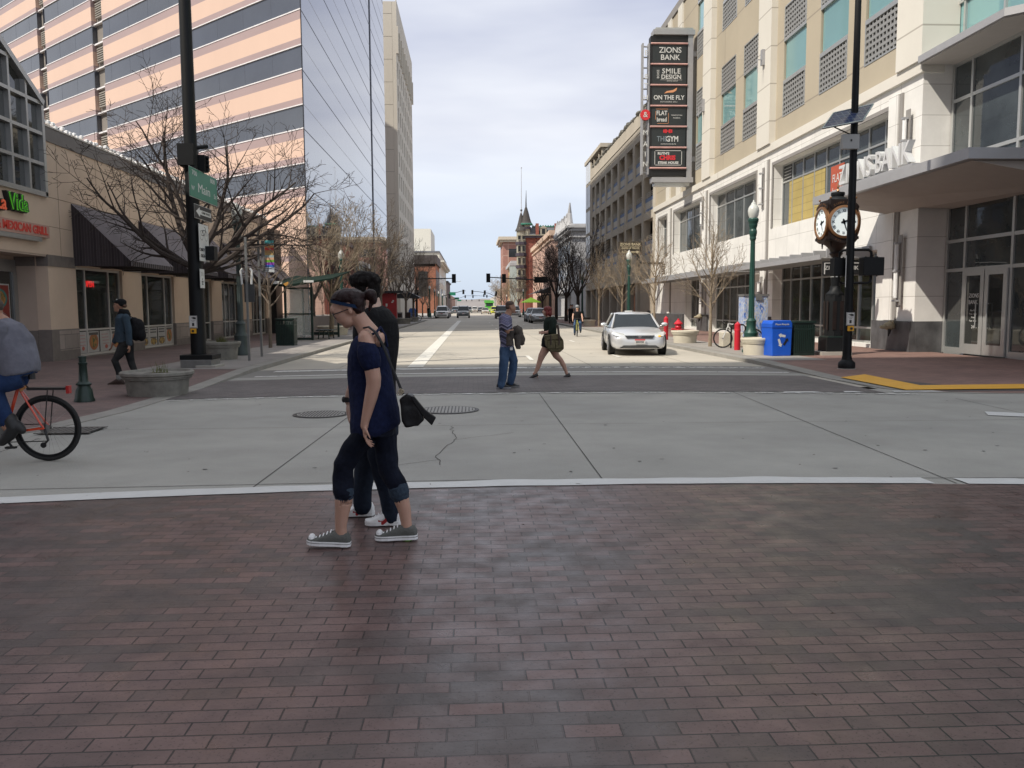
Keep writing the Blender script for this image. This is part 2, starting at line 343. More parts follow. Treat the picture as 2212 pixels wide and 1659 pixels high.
for pts in ([(1.2, 15.15), (1.17, 7.17)], [(-1.95, 7.05), (-1.72, 15.0)], [(4.25, 7.0), (4.75, 14.9)], [(-5.3, 10.3), (-5.05, 6.4)], [(7.6, 7.0), (8.1, 13.5)]): crack(pts)
for yy in (11.0,): crack([(-12, yy-.1), (1.17, yy), (14, yy-.2)], .008)
crack([(-8, 7.24), (0, 7.46), (7, 7.1)], .012)
crack([(-.32, 8.2), (-.4, 8.9), (-.22, 9.8), (-.3, 10.9)], .008, .07, seed=3); crack([(-.22, 9.8), (.5, 10.3)], .007, .06, seed=4); crack([(-.35, 8.5), (-.8, 8.2)], .007, .05, seed=5)
for x in (-3.5, 1.75+1.4, 5.95): crack([(x, 22), (x, 100)], .012)
for y in (26, 30.5, 35, 41, 47, 53, 60, 68, 78, 90): crack([(-5.3, y), (7.6, y)], .02)
M_gum = mat('gum_spot', (.10, .095, .09, 1), .8, var=0)
rn = random.Random(77)
def blob(x, y, rx, ry, m, z, n=14):
    b.poly([(x+rx*(1+.25*noise.noise(Vector((x+k, y, 0))))*cos(2*pi*k/n), y+ry*(1+.25*noise.noise(Vector((x, y+k, 0))))*sin(2*pi*k/n), z) for k in range(n)], m)
b = MB()
for i in range(80): blob(rn.uniform(-8, 10), rn.uniform(7.5, 14.6), rn.uniform(.008, .03), rn.uniform(.008, .02), M_gum, .0052, 6)
for i in range(60): blob(rn.uniform(-5, 7), rn.uniform(22, 60), rn.uniform(.01, .05), rn.uniform(.02, .08), M_gum, .0052, 6)
struct(b.build('gum_spot'))
b = MB(); M_leafd = mat('dry_leaf', (.05, .03, .02, 1), .8)
for i in range(34): x, y, a = rn.uniform(-6, 8), rn.uniform(2.9, 9.5), rn.uniform(0, 3); b.add([(x, y, .016), (x+.02*cos(a), y+.02*sin(a), .02), (x+.035*cos(a+.4), y+.035*sin(a+.4), .016)], [(0, 1, 2)], M_leafd)
struct(b.build('dry_leaf', smooth=False), 'stuff')
# sidewalks: rows of (Y) with kerb on the street side
def walk(name, rows, xin, mk, mw, kw=.32, zf=zL, sgn=1, xk=None):
    b = MB(); V = []
    for (Y, xe) in rows:
        z = zf(Y); xo = xe+sgn*kw
        V += [(xe, Y, -.02), (xe, Y, z), (xo, Y, z), (xo, Y, z-.001), (xin, Y, z)]
    n = len(rows); Fk, Fw = [], []
    for i in range(n-1):
        a, c = 5*i, 5*i+5
        for j in (0, 1): Fk.append((a+j, a+j+1, c+j+1, c+j))
        Fw.append((a+3, a+4, c+4, c+3))
    b.add(V, Fk, mk); b.add(V, Fw, mw); return struct(b.build(name))
rowsL = [(9.2, -9.0), (9.6, -7.2), (10.2, -6.0), (11.2, -5.5), (13, -5.3), (16.5, -5.32), (18.5, -5.35), (20.5, -5.4), (30, -5.45), (60, -5.5), (98, -5.5)]
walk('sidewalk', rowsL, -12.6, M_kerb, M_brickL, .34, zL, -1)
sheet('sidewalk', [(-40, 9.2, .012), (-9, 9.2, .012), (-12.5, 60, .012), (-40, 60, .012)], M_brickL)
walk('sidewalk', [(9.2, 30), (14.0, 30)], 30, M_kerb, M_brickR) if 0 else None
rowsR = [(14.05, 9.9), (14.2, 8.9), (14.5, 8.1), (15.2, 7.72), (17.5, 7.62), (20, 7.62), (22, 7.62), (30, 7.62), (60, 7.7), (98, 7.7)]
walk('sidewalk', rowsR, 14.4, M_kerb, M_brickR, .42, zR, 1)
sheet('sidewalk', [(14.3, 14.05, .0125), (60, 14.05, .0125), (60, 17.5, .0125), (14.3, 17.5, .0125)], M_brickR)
sheet('sidewalk', [(14.3, 17.5, .0125), (60, 17.5, .0125), (60, 26, .1), (14.3, 22, .1)], M_brickR)
b = MB(); b.box(9.9, 60, 13.8, 14.05, -.02, .012, M_kerb); struct(b.build('kerb'))
# dark asphalt-like gutter panels of the right corner
M_dk = mat('dark_paver', (.085, .075, .072, 1), .75, var=.2, vs=1.5, bump=.3)
sheet('sidewalk', [(8.05, 16.2, .0145), (8.6, 14.5, .0145), (40, 14.3, .0145), (40, 15.0, .0145), (9.5, 15.05, .0145), (8.62, 17.2, .0145), (8.45, 17.4, .0145), (8.05, 17.4, .0145)], M_dk)
for s, xk in ((1, 7.7), (-1, -5.5)):
    b = MB(); b.box(xk, xk+s*9, 118, 700, -.02, .1, M_side2); struct(b.build('sidewalk'))
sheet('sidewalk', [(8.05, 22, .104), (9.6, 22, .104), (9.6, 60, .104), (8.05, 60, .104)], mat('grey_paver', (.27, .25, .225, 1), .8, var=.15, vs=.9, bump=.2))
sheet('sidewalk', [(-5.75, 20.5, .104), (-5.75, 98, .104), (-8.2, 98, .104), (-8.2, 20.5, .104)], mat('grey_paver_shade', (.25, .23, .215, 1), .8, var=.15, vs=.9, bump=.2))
# yellow tactile edge and red kerb line
M_yel = mat('tactile_yellow', (.72, .38, .045, 1), .6, var=.1, vs=4)
c9t = lambda x, y: ((1900+x/3.687)*.8848, (650+y/3.687)*.8848)
sheet('tactile_strip', [G(*c9t(560, 1030), .03)+(.03,), G(*c9t(780, 1005), .03)+(.03,), G(*c9t(1275, 1108), .03)+(.03,), (26, G(*c9t(2212, 1095), .03)[1], .03), (26, G(*c9t(2212, 1140), .03)[1], .03), G(*c9t(1150, 1148), .03)+(.03,)], M_yel)
sheet('road_marking', [(9.9, 14.3, .017), (30, 14.2, .017), (30, 14.5, .017), (11, 14.55, .017)], mat('red_kerb_paint', (.33, .03, .03, 1), .7, var=.3))
# manholes and drain
M_iron = mat('cast_iron', (.06, .058, .055, 1), .5, .6, var=.2, vs=30, bump=.4, bs=90)
def manhole(x, y, r, label):
    t = thing('manhole_cover', label, 'manhole cover', (x, y, 0))
    b = MB(); b.lathe([(r+.05, .006), (r+.05, .012), (r, .014), (r, .006)], (x, y, 0), M_iron, 28); b.build('frame', t)
    b = MB(); b.lathe([(.01, .008), (.01, .016), (r-.01, .016), (r-.01, .008)][::-1], (x, y, 0), mat('cover_grey', (.30, .29, .265, 1), .6, var=.1), 28)
    for i in range(-7, 8):
        w = sqrt(max(0, (r-.04)**2-(i*r/8)**2)); b.box(x+i*r/8-.009, x+i*r/8+.009, y-w, y+w, .016, .021, M_iron)
    b.build('cover', t)
manhole(-.38, 12.65, .42, 'round ribbed manhole cover in the grey concrete beside the black handbag')
manhole(-2.25, 12.3, .36, 'plain round manhole cover half hidden behind the woman in blue')
t = thing('drain_grate', 'dark rusty metal drain grate by the kerb behind the orange bicycle wheel', 'drain grate', (-5.1, 10.9, 0))
b = MB(); b.box(-5.5, -4.85, 10.6, 11.1, .016, .02, mat('drain_hole', (.015, .014, .013, 1), .9)); b.build('drain_pit', t)
M_worn = mat('worn_iron', (.13, .12, .11, 1), .7, .2, var=.2)
b = MB()
for i in range(9): b.box(-5.48+i*.07, -5.44+i*.07, 10.62, 11.08, .02, .026, M_worn)
b.box(-5.52, -4.83, 10.58, 10.62, .018, .028, M_worn); b.box(-5.52, -4.83, 11.08, 11.12, .018, .028, M_worn); b.build('grate', t)
# far hills
M_hill = mat('hill_scrub', (.22, .20, .19, 1), .95, var=.25, vs=.004)
b = MB(); V = []
N = 60
for i in range(N+1):
    x = -1500+3000*i/N; h = 26+22*noise.noise(Vector((i*.23, 3, 0)))+9*noise.noise(Vector((i*.9, 1, 0)))
    V += [(x, 3200, -2), (x, 3500, h*.8), (x, 3900, h*1.5), (x, 4300, h)]
b.add(V, [(4*i+j, 4*i+4+j, 4*i+5+j, 4*i+1+j) for i in range(N) for j in range(3)], M_hill); struct(b.build('hill', smooth=True))
# ================================================================ LEFT: tan restaurant building
XL = -11.9
def q(x0, y0, s): return lambda x, y: ((x0+x/s)*.8848, (y0+y/s)*.8848)
M_tan = mat('tan_stucco', (.58, .445, .34, 1), .85, var=.07, vs=1.2, bump=.25, bs=120)
M_tan2 = mat('tan_stucco_shade', (.46, .36, .29, 1), .85, var=.07, vs=1.2, bump=.2, bs=120)  # stucco colour darkened to stand for shade in the entry recess
M_band = mat('dark_granite_band', (.16, .135, .12, 1), .55, var=.2, vs=6)
M_cap = mat('parapet_metal', (.14, .125, .115, 1), .5, .3, var=.1)
M_alu = mat('aluminium_frame', (.42, .415, .40, 1), .35, .7, var=.08)
M_aluL = mat('painted_frame', (.50, .47, .43, 1), .5, .1, var=.06)
M_glassD = mat('dark_glass', (.035, .037, .035, 1), .03, 0, var=.25, vs=.7, spec=.9)
M_glassL = mat('shop_glass', (.05, .055, .05, 1), .03, 0, var=.3, vs=1.2, spec=.6, alpha=.55)
M_void = mat('dark_interior', (.016, .014, .013, 1), .9, var=.3, vs=1)
M_block = brickmat('grey_block', (.34, .28, .245, 1), (.25, .21, .185, 1), (.15, .125, .115, 1), .8, .42, .012, .7, swap='YZ', bump=.3, var=.2)
bld = thing('restaurant_building', 'low tan stucco restaurant building with glass gable and striped awnings on the left', 'building', (-20, 36, 0))
Y0, Y1, ZT = 17.0, 49.6, 6.28
b = MB()
def wallX(b, X, thick, y0, y1, z0, z1, holes, m):
    """wall slab facing the street with rectangular openings (y0,y1,z0,z1)"""
    ys = sorted(set([y0, y1]+[h[0] for h in holes]+[h[1] for h in holes])); zs = sorted(set([z0, z1]+[h[2] for h in holes]+[h[3] for h in holes]))
    for i in range(len(ys)-1):
        run = None
        for j in range(len(zs)-1):
            cy, cz = (ys[i]+ys[i+1])/2, (zs[j]+zs[j+1])/2
            solid = not any(h[0] < cy < h[1] and h[2] < cz < h[3] for h in holes) and y0 < cy < y1 and z0 < cz < z1
            if solid:
                if run is None: run = zs[j]
                if j == len(zs)-2: b.box(X, X-thick if X < 0 else X+thick, ys[i], ys[i+1], run, zs[j+1], m)
            elif run is not None:
                b.box(X, X-thick if X < 0 else X+thick, ys[i], ys[i+1], run, zs[j], m); run = None
wins = [(25.75, 29.05, .14, 2.85), (30.72, 33.95, .14, 2.85), (35.7, 38.75, .14, 2.85), (40.3, 43.6, .14, 2.85), (45.6, 48.8, .14, 2.85)]
wallX(b, XL, .35, 24.1, Y1, 1.0, ZT, wins, M_tan)
b.box(XL, XL-.35, Y0, 24.1, 3.1, 4.75, M_tan)
b.box(XL, XL-.35, 24.1, Y1, ZT, ZT+.001, M_tan)
b.box(XL-.35, -34, Y0, Y0+.3, 0, ZT, M_tan); b.box(XL-.36, -34, Y1-.3, Y1, 0, ZT, M_tan)
b.box(XL-.351, -34, Y0+.3, Y1-.3, ZT-.35, ZT-.02, M_cap)
b.build('wall', bld)
b = MB()   # entry recess: jamb, soffit
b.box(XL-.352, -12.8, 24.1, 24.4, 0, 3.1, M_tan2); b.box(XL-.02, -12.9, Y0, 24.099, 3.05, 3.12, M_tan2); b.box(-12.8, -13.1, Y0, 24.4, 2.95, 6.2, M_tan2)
b.build('entry_jamb', bld)
b = MB()   # granite base and mid band
wallX(b, XL+.02, .37, 24.08, Y1, 0, 1.0, wins, M_band)
b.box(XL+.022, XL-.3, 24.078, 25.7, 2.79, 3.11, M_band)
for a, c in zip(wins[:-1], wins[1:]): b.box(XL+.022, XL-.3, a[1]+.02, c[0]-.02, 2.86, 3.11, M_band)
b.box(XL-.352, -12.82, 24.06, 24.1, 2.79, 3.09, M_band); b.box(XL-.352, -12.82, 24.05, 24.1, 0, .98, M_band)
b.build('base_band', bld)
for a, c in ((24.5, 25.7), (29.1, 30.7), (34.0, 35.6), (38.8, 40.2), (43.7, 45.5)): b = MB(); b.box(XL+.03, XL+.019, a, c, .38, .96, M_block); b.build('stone_blocks', bld)
b = MB(); b.box(XL+.03, XL-.4, 24.1, Y1, ZT, ZT+.4, M_cap); b.box(XL+.05, XL-.42, 24.1, Y1, ZT+.4, ZT+.44, M_aluL); b.build('parapet', bld)
rn = random.Random(5)
for i in range(97): b = MB(); b.ball((XL-.02+rn.uniform(-.04, .04), 24.3+i*.26, ZT+.50+rn.uniform(-.03, .05)), (.085, .075, .065), mat('white_bulb', (.85, .85, .85, 1), .2), 6); b.build('light_bulb', bld)
b = MB()   # score lines in the stucco
M_score = mat('score_line', (.16, .12, .09, 1), .9, var=0)
for y in (24.9, 27.4, 29.9, 32.4, 34.9, 37.4, 39.9, 42.4, 44.9, 47.4): b.box(XL+.003, XL-.01, y, y+.015, 3.12, ZT, M_score)
for z in (4.72,): b.box(XL+.003, XL-.01, 24.1, Y1, z, z+.015, M_score)
b.box(XL+.003, XL-.01, 22, 25.6, 3.9, 3.912, M_score); b.build('score_lines', bld)
# gable curtain wall
b = MB(); g0, gz = 24.14, 7.26; sl = (8.36-7.26)/(24.14-22.18)
ytop = 17.0; zt = gz+(g0-ytop)*sl
b.poly([(XL-.06, g0, 4.76), (XL-.06, g0, gz), (XL-.06, ytop, zt), (XL-.06, ytop, 4.76)], M_glassD); b.build('gable_glass', bld)
b = MB()
def bar(b, p0, p1, w, d, m):   # bar in a plane of constant X
    p0, p1 = Vector(p0), Vector(p1); t = (p1-p0).normalized(); n = Vector((0, -t.z, t.y))
    b.obox(p0-n*w/2+Vector((-d/2, 0, 0)), p1-p0, n*w, Vector((d, 0, 0)), m)
bar(b, (XL, g0, 4.72), (XL, g0, gz), .13, .16, M_alu); bar(b, (XL, g0+.05, gz), (XL, ytop, zt+.03), .16, .22, M_alu); bar(b, (XL, g0+.06, 4.76), (XL, ytop, 4.76), .13, .16, M_alu)
for y in (23.33, 22.5, 21.67, 20.84, 20.0, 19.2, 18.4): bar(b, (XL, y, 4.8), (XL, y, gz+(g0-y)*sl), .09, .14, M_alu)
for z in (5.58, 6.41, 7.24, 8.07, 8.9):
    y = g0 if z <= gz else g0-(z-gz)/sl; bar(b, (XL, y, z), (XL, ytop, z), .09, .139, M_alu)
b.build('gable_frame', bld)
b = MB(); b.prism([(XL-.2, g0, gz), (XL-.2, ytop, zt), (XL-.2, ytop, 4.9), (XL-.2, g0, 4.9)], (-8, 0, 0), M_cap)
b.build('gable_roof', bld)
b = MB(); b.box(XL+.02, XL-.02, 17, 24.1, 4.66, 4.76, M_band) if 0 else None
# windows: frame, panes
def shopwin(y0, y1, z0, z1, par, mull, zt, X=XL, mf=M_aluL, mg=M_glassL, dep=.14, sgn=-1, w=.07):
    fr = MB(); Xi = X+sgn*dep
    for a, c in ((y0, y0+w), (y1-w, y1)): fr.box(Xi-.05, Xi+.05, a, c, z0, z1, mf)
    for a, c in ((z0, z0+w), (z1-w, z1)): fr.box(Xi-.049, Xi+.049, y0+w, y1-w, a, c, mf)
    for y in mull: fr.box(Xi-.045, Xi+.045, y-w*.4, y+w*.4, z0+w, z1-w, mf)
    for z in (zt if isinstance(zt, (list, tuple)) else [zt]): fr.box(Xi-.046, Xi+.046, y0+w, y1-w, z-w*.4, z+w*.4, mf)
    f = fr.build('window', par); g = MB(); g.box(Xi-.008, Xi+.008, y0+w, y1-w, z0+w, z1-w, mg); g.build('pane', f); return f
W1 = shopwin(*wins[0], bld, [26.52, 28.19], .94); W2 = shopwin(*wins[1], bld, [31.47, 33.16], .94)
for w_ in wins[2:]: shopwin(*w_, bld, [w_[0]+.75, w_[0]+1.5, w_[1]-.75], .94)
# dim interior behind the glass
b = MB(); b.box(-15.5, -15.6, 24.5, 49.2, 0, 5.5, M_void); b.box(XL-.4, -15.5, 24.45, 49.2, 2.9, 3.0, M_void); b.box(XL-.36, -15.5, 24.45, 49.2, .02, .05, mat('inside_floor', (.12, .10, .08, 1), .5))
M_in = [mat('interior_cream', (.28, .24, .18, 1), .8), mat('interior_grey', (.16, .16, .15, 1), .6), mat('interior_brown', (.12, .07, .045, 1), .6), mat('interior_teal', (.04, .09, .09, 1), .6)]
rn = random.Random(8)
for i in range(26):
    y = rn.uniform(25, 48.5); x = rn.uniform(-13.2, -15.2); h = rn.choice((.75, 1.1, 2.0, 2.6)); b.box(x, x-.5, y, y+rn.uniform(.2, .9), .05, h, M_in[i % 4])
for y in (26.2, 28, 31.4, 33, 37, 42, 47): b.box(-13, -13.8, y, y+.5, 2.15, 2.2, mat('ceiling_lamp', (.5, .48, .42, 1), .4))
b.box(-12.45, -12.5, 37.0, 37.7, 1.0, 2.8, M_in[0]); b.box(-12.45, -12.5, 41.5, 42.3, .2, 2.8, M_in[0])
b.build('interior', bld)
# entrance door
t = MB(); XD = -12.8
t.box(XD+.04, XD-.06, 19, 24.08, 2.62, 2.95, M_alu); t.box(XD+.05, XD-.06, 23.9, 24.08, 0, 2.62, M_alu); t.box(XD+.05, XD-.06, 23.1, 23.2, 0, 2.62, M_alu); t.box(XD+.04, XD-.05, 19, 23.9, 0, .25, M_alu)
d = t.build('entrance_door', bld); t = MB(); t.box(XD+.0, XD-.02, 19, 23.9, .25, 2.62, M_glassD); t.build('door_glass', d)
# awnings
M_awnT = brickmat('awning_stripe', (.125, .11, .12, 1), (.145, .128, .14, 1), (.075, .063, .07, 1), .075, 9, .006, .8, swap='YX', bump=0, var=.1, offset=0)
M_awnS = brickmat('awning_side_stripe', (.04, .03, .034, 1), (.018, .012, .014, 1), (.095, .08, .08, 1), .085, 9, .004, .8, swap='XZ', bump=0, var=.1, offset=0)
awlab = ['first striped awning, nearest the corner, over the window with the OPEN sign', 'second striped awning along the tan wall, over the window with food posters', 'middle striped awning, behind the bare tree', 'fourth striped awning from the corner, behind the two thin sign posts', 'last striped awning at the far end of the tan wall']
def awning(y0, y1, lab):
    t = thing('awning', lab, 'awning', (XL, (y0+y1)/2, 2.86), group='striped awnings on the tan building')
    X1, zt, zv, zb = -10.22, 4.71, 3.0, 2.86
    b = MB(); b.add([(XL, y0, zt), (XL, y1, zt), (X1, y1, zv), (X1, y0, zv)], [(0, 3, 2, 1)], M_awnT); b.build('canopy', t)
    for y in (y0, y1): b = MB(); b.add([(XL, y, zt), (X1, y, zv), (X1, y, zb), (XL, y, zb)], [(0, 1, 2, 3)], M_awnS); b.build('side_panel', t)
    b = MB(); n = 44
    for i in range(n):
        a, c = y0+(y1-y0)*i/n, y0+(y1-y0)*(i+1)/n; b.box(X1-.006, X1+.006+(.006 if i % 2 else 0), a, c, zb, zv, M_awnS if i % 2 else M_awnT)
    b.build('valance', t)
    b = MB(); b.box(XL+.03, X1-.01, y0+.02, y1-.02, 2.9, 2.91, mat('awning_inside', (.02, .018, .018, 1), .9))
    for y in (y0+.03, (y0+y1)/2, y1-.03): b.tube([(XL, y, 2.88), (X1-.01, y, 2.88)], .018, M_iron, 6)
    b.build('awning_frame', t)
for i, lab in enumerate(awlab): awning(25.66+5*i, 29.2+5*i, lab)
# signs on the building
M_green = mat('sign_green', (.10, .45, .03, 1), .4, emit=(.12, .6, .04, 1), es=.18, var=0); M_orange = mat('sign_orange', (.7, .12, .05, 1), .4, emit=(.8, .12, .04, 1), es=.12, var=0)
M_black = mat('black_paint', (.012, .012, .013, 1), .45, var=.1)
M_inlay = mat('sign_dark_green', (.02, .09, .015, 1), .5, var=0)
t = thing('restaurant_sign', 'green and orange channel letters ending in Vida above the restaurant door', 'sign', (XL, 22.4, 4.3))
RY = Vector((0, 1, 0)); RYm = Vector((0, -1, 0))
b = MB(); b.text('Vida', .60, (XL+.03, 22.50, 4.33), RY, Z3, M_black, ext=.09, weight=.035, sx=.86); b.build('letter_backing', t)
b = MB(); b.text('Vida', .60, (XL+.16, 22.50, 4.33), RY, Z3, M_green, ext=.012, weight=.008, sx=.86); b.build('green_letters', t)
b = MB(); b.text('Vida', .60, (XL+.176, 22.50, 4.33), RY, Z3, M_inlay, ext=.006, weight=-.007, sx=.86); b.build('letter_faces', t)
b = MB(); b.text('La', .52, (XL+.03, 21.65, 4.25), RY, Z3, M_black, ext=.09, weight=.03); b.text('La', .52, (XL+.16, 21.65, 4.25), RY, Z3, M_orange, ext=.012, weight=.004); b.build('orange_letters', t)
t = thing('restaurant_sign', 'long pinkish panel reading MEXICAN GRILL in red letters over the doorway', 'sign', (XL, 22.5, 3.56))
b = MB(); b.box(XL+.02, XL+.12, 19, 24.06, 3.55, 3.89, mat('sign_panel_pink', (.42, .25, .20, 1), .5)); b.build('panel', t)
b = MB(); M_redl = mat('sign_red', (.38, .03, .02, 1), .4, emit=(.5, .04, .02, 1), es=.1, var=0)
b.text('& MEXICAN GRILL', .30, (XL+.125, 23.96, 3.72), RY, Z3, M_redl, ext=.01, align='RIGHT', sx=1.03, weight=.008); b.build('letters', t)
b = MB(); b.box(XL+.02, -10.9, 19, 23.4, 3.38, 3.54, M_aluL) if 0 else b.box(XL-.05, XL+.14, 19, 23.6, 3.42, 3.54, M_alu); b.build('entry_lintel', bld)
t = thing('neon_sign', 'red neon OPEN sign hanging inside the first shop window', 'neon sign', (-12.2, 27.2, 2.3))
b = MB(); b.box(-12.17, -12.2, 26.75, 27.5, 2.2, 2.52, mat('neon_board', (.01, .01, .01, 1), .5)); b.build('backing', t)
b = MB(); b.text('OPEN', .27, (-12.15, 27.12, 2.36), RY, Z3, mat('neon_red', (.8, .02, .02, 1), .4, emit=(1, .03, .03, 1), es=2.2, var=0), ext=.008, weight=.004); b.build('neon_letters', t)
# posters
def postermat(name, base, spot, spot2): 
    m = mat(name, base, .5, var=0); n = m.node_tree; bb = n.nodes['Principled BSDF']; tc = n.nodes.new('ShaderNodeTexCoord'); v = n.nodes.new('ShaderNodeTexNoise'); v.inputs['Scale'].default_value = 7; v.inputs['Detail'].default_value = 5
    r = n.nodes.new('ShaderNodeValToRGB'); r.color_ramp.elements[0].position = .42; r.color_ramp.elements[0].color = spot; r.color_ramp.elements[1].position = .56; r.color_ramp.elements[1].color = spot2
    n.links.new(tc.outputs['Object'], v.inputs['Vector']); n.links.new(v.outputs['Fac'], r.inputs['Fac']); n.links.new(r.outputs[0], bb.inputs['Base Color']); return m
M_pw = mat('poster_white', (.42, .40, .38, 1), .5, var=.1); M_pp = mat('poster_pink', (.42, .25, .24, 1), .5)
M_food = postermat('poster_food', (.3, .2, .1, 1), (.42, .19, .05, 1), (.09, .12, .04, 1)); M_food2 = postermat('poster_food2', (.3, .2, .1, 1), (.45, .30, .07, 1), (.13, .08, .05, 1))
M_bowl = mat('poster_bowl', (.36, .13, .05, 1), .5); M_dkp = mat('poster_dark', (.07, .07, .065, 1), .5)
def poster(y0, y1, z0, z1, kind, lab, X=XL-.115):
    t = thing('poster', lab, 'poster', (X, (y0+y1)/2, z0), group='food posters in the restaurant windows')
    b = MB(); b.box(X, X+.006, y0, y1, z0, z1, M_pw); b.build('sheet', t); b = MB(); cy, cz = (y0+y1)/2, (z0+z1)/2; w, h = y1-y0, z1-z0
    def disc(c0, c1, ry, rz, m, x=.008, n=20): b.poly([(X+x, c0+ry*cos(2*pi*k/n), c1+rz*sin(2*pi*k/n)) for k in range(n)], m)
    if kind == 'bowl': disc(cy, cz, w*.43, h*.40, M_bowl); disc(cy, cz, w*.28, h*.27, M_food, .011); b.box(X+.006, X+.009, y0+.05, y1-.05, z1-.12, z1-.04, M_dkp)
    elif kind == 'script':
        for i in range(4): b.box(X+.006, X+.009, y0+w*.15+i*.03, y1-w*(.2-.03*i), z1-.13-i*.1, z1-.10-i*.1, M_pp)
        disc(cy+w*.1, z0+h*.22, w*.15, h*.1, mat('poster_stamp', (.4, .1, .07, 1), .5)); 
    elif kind == 'menu':
        for i in range(4): b.box(X+.006, X+.009, y0+w*.1, y1-w*.12, z1-.10-i*.1, z1-.05-i*.1, M_dkp if i != 2 else M_pw)
        disc(cy, z0+h*.22, w*.42, h*.2, M_food2)
    elif kind == 'red':
        b.box(X+.006, X+.009, y0+.04, y1-.04, z0+.04, z1-.04, mat('poster_red', (.24, .035, .025, 1), .5)); disc(cy-.05, z0+h*.72, w*.42, h*.19, mat('poster_plate', (.05, .19, .17, 1), .4), .011); disc(cy-.05, z0+h*.72, w*.33, h*.15, M_food, .013)
        b.text('STREET FOOD', .085, (X+.012, cy, z0+h*.27), RY, Z3, M_pw, ext=.001, sx=.9)
        for rr in (.36, .38): b.add([(X+.012, cy+w*rr*cos(2*pi*k/28), z0+h*.27+h*rr*.5*sin(2*pi*k/28)) for k in range(28)]+[(X+.012, cy+w*(rr+.008)*cos(2*pi*k/28), z0+h*.27+h*(rr+.008)*.5*sin(2*pi*k/28)) for k in range(28)], [(k, (k+1) % 28, (k+1) % 28+28, k+28) for k in range(28)], M_pw)
    b.build('print', t)
poster(25.84, 26.46, .22, .88, 'script', 'white poster with pink script, nearest the corner under the OPEN sign')
poster(26.58, 27.32, .22, .88, 'bowl', 'poster of a red bowl under the OPEN sign'); poster(27.40, 28.13, .22, .88, 'script', 'white poster with a round stamp, beside the walking man with the backpack'); poster(28.25, 28.97, .22, .88, 'bowl', 'bowl poster hidden behind the man with the backpack')
poster(30.80, 31.42, .22, .88, 'menu', 'first of three dark lettered taco posters, nearest the backpack'); poster(31.53, 32.27, .22, .88, 'menu', 'middle one of the three lettered taco posters'); poster(32.36, 33.1, .22, .88, 'menu', 'third lettered taco poster, beside the bowl poster'); poster(33.2, 33.86, .22, .88, 'bowl', 'bowl poster at the far end of the second window')
poster(22.75, 23.72, .85, 2.28, 'red', 'tall red STREET FOOD poster on the entrance door', X=XD+.005)
# ================================================================ LEFT: banded tower
M_pink = mat('pink_panel', (.64, .455, .355, 1), .55, var=.05, vs=.25, streak=True)
M_mauve = mat('mauve_panel', (.36, .265, .255, 1), .45, var=.06, vs=.3, streak=True)
M_bandglass = mat('band_glass', (.060, .068, .085, 1), .05, .0, bump=.2, bs=.4, var=.3, vs=.15, spec=1.0)
M_ledge = mat('white_ledge', (.72, .70, .70, 1), .5)
M_mirror = mat('mirror_glass', (.32, .325, .35, 1), .02, .95, var=.05, vs=.08, bump=.12, bs=.5)
M_joint = mat('dark_joint', (.10, .11, .14, 1), .5, .3)
M_grayc = mat('shaft_concrete', (.20, .18, .16, 1), .8, var=.15, vs=.8); M_louv = mat('louvre_metal', (.26, .24, .21, 1), .6)
C0 = Vector((-9.8, 50.5)); D0 = Vector((-.735, .678)); N0 = Vector((-.678, -.735)); HT, ST = 46.0, 66.0
tw = thing('banded_tower', 'tall office tower with peach and dark glass bands and a mirrored street side', 'office tower', (-14, 62, 0))
def TWp(s, z, o=0): return (C0.x+D0.x*s+N0.x*o, C0.y+D0.y*s+N0.y*o, z)
def facebox(b, s0, s1, z0, z1, o, m, back=-.5):
    sb = s0+(.62 if s0 <= 0 else 0)
    P = [TWp(sb, z0, back), TWp(s1, z0, back), TWp(s1, z0, o), TWp(s0, z0, o)]; b.prism(P, (0, 0, z1-z0), m)
segs = [(0, 25.1), (26.9, 35.7), (37.3, ST)]
bg, bp, bm, bl = MB(), MB(), MB(), MB()
kz = [8.76+3.385*k for k in range(12)]
for (s0, s1) in segs:
    for z in kz:
        if z > HT: break
        facebox(bg, s0, s1, z, z+1.35, -.05, M_bandglass); facebox(bl, s0, s1, z-.05, z+.02, .03, M_ledge); facebox(bl, s0, s1, z+1.33, z+1.39, .03, M_ledge)
        facebox(bm, s0, s1, z-.57, z-.05, .0, M_mauve); facebox(bm, s0, s1, z+1.39, z+1.76, .0, M_mauve); facebox(bp, s0, s1, z+1.76, z+2.815, .0, M_pink)
facebox(bp, 0, 14, 4.75, 8.19, .0, M_pink); facebox(bm, 0, 14, 4.42, 4.75, 0, M_mauve); facebox(bp, 0, 14, 1.15, 4.42, 0, M_pink); facebox(bp, 14, ST, 0, 8.19, 0, M_pink)
bs = MB()
for s in range(3, 66, 3):
    for z in kz:
        facebox(bs, s+.0, s+.025, z, z+1.35, -.045, M_joint)
g_ = bg.build('window_band', tw); bs.build('mullion', g_)
bp.build('peach_wall', tw); bm.build('mauve_wall', tw); bl.build('ledge', tw)
b = MB(); facebox(b, -.0, 14, 0, 1.15, .05, M_band); b.build('granite_base', tw)
b = MB()
for (s0, s1) in ((25.1, 26.9), (35.7, 37.3)):
    facebox(b, s0, s1, 0, HT, -.4, M_grayc, -1)
    for k in range(12):
        z = kz[0]-3.385+3.385*k; facebox(b, s0+.02, s1-.02, z-.12, z, -.15, M_ledge); facebox(b, s0+.02, s1-.02, z+1.4, z+1.5, -.15, M_ledge)
        for j in range(7): facebox(b, s0+.3, s1-.25, z+1.9+j*.17, z+1.99+j*.17, -.2, M_louv)
b.build('louvre_shaft', tw)
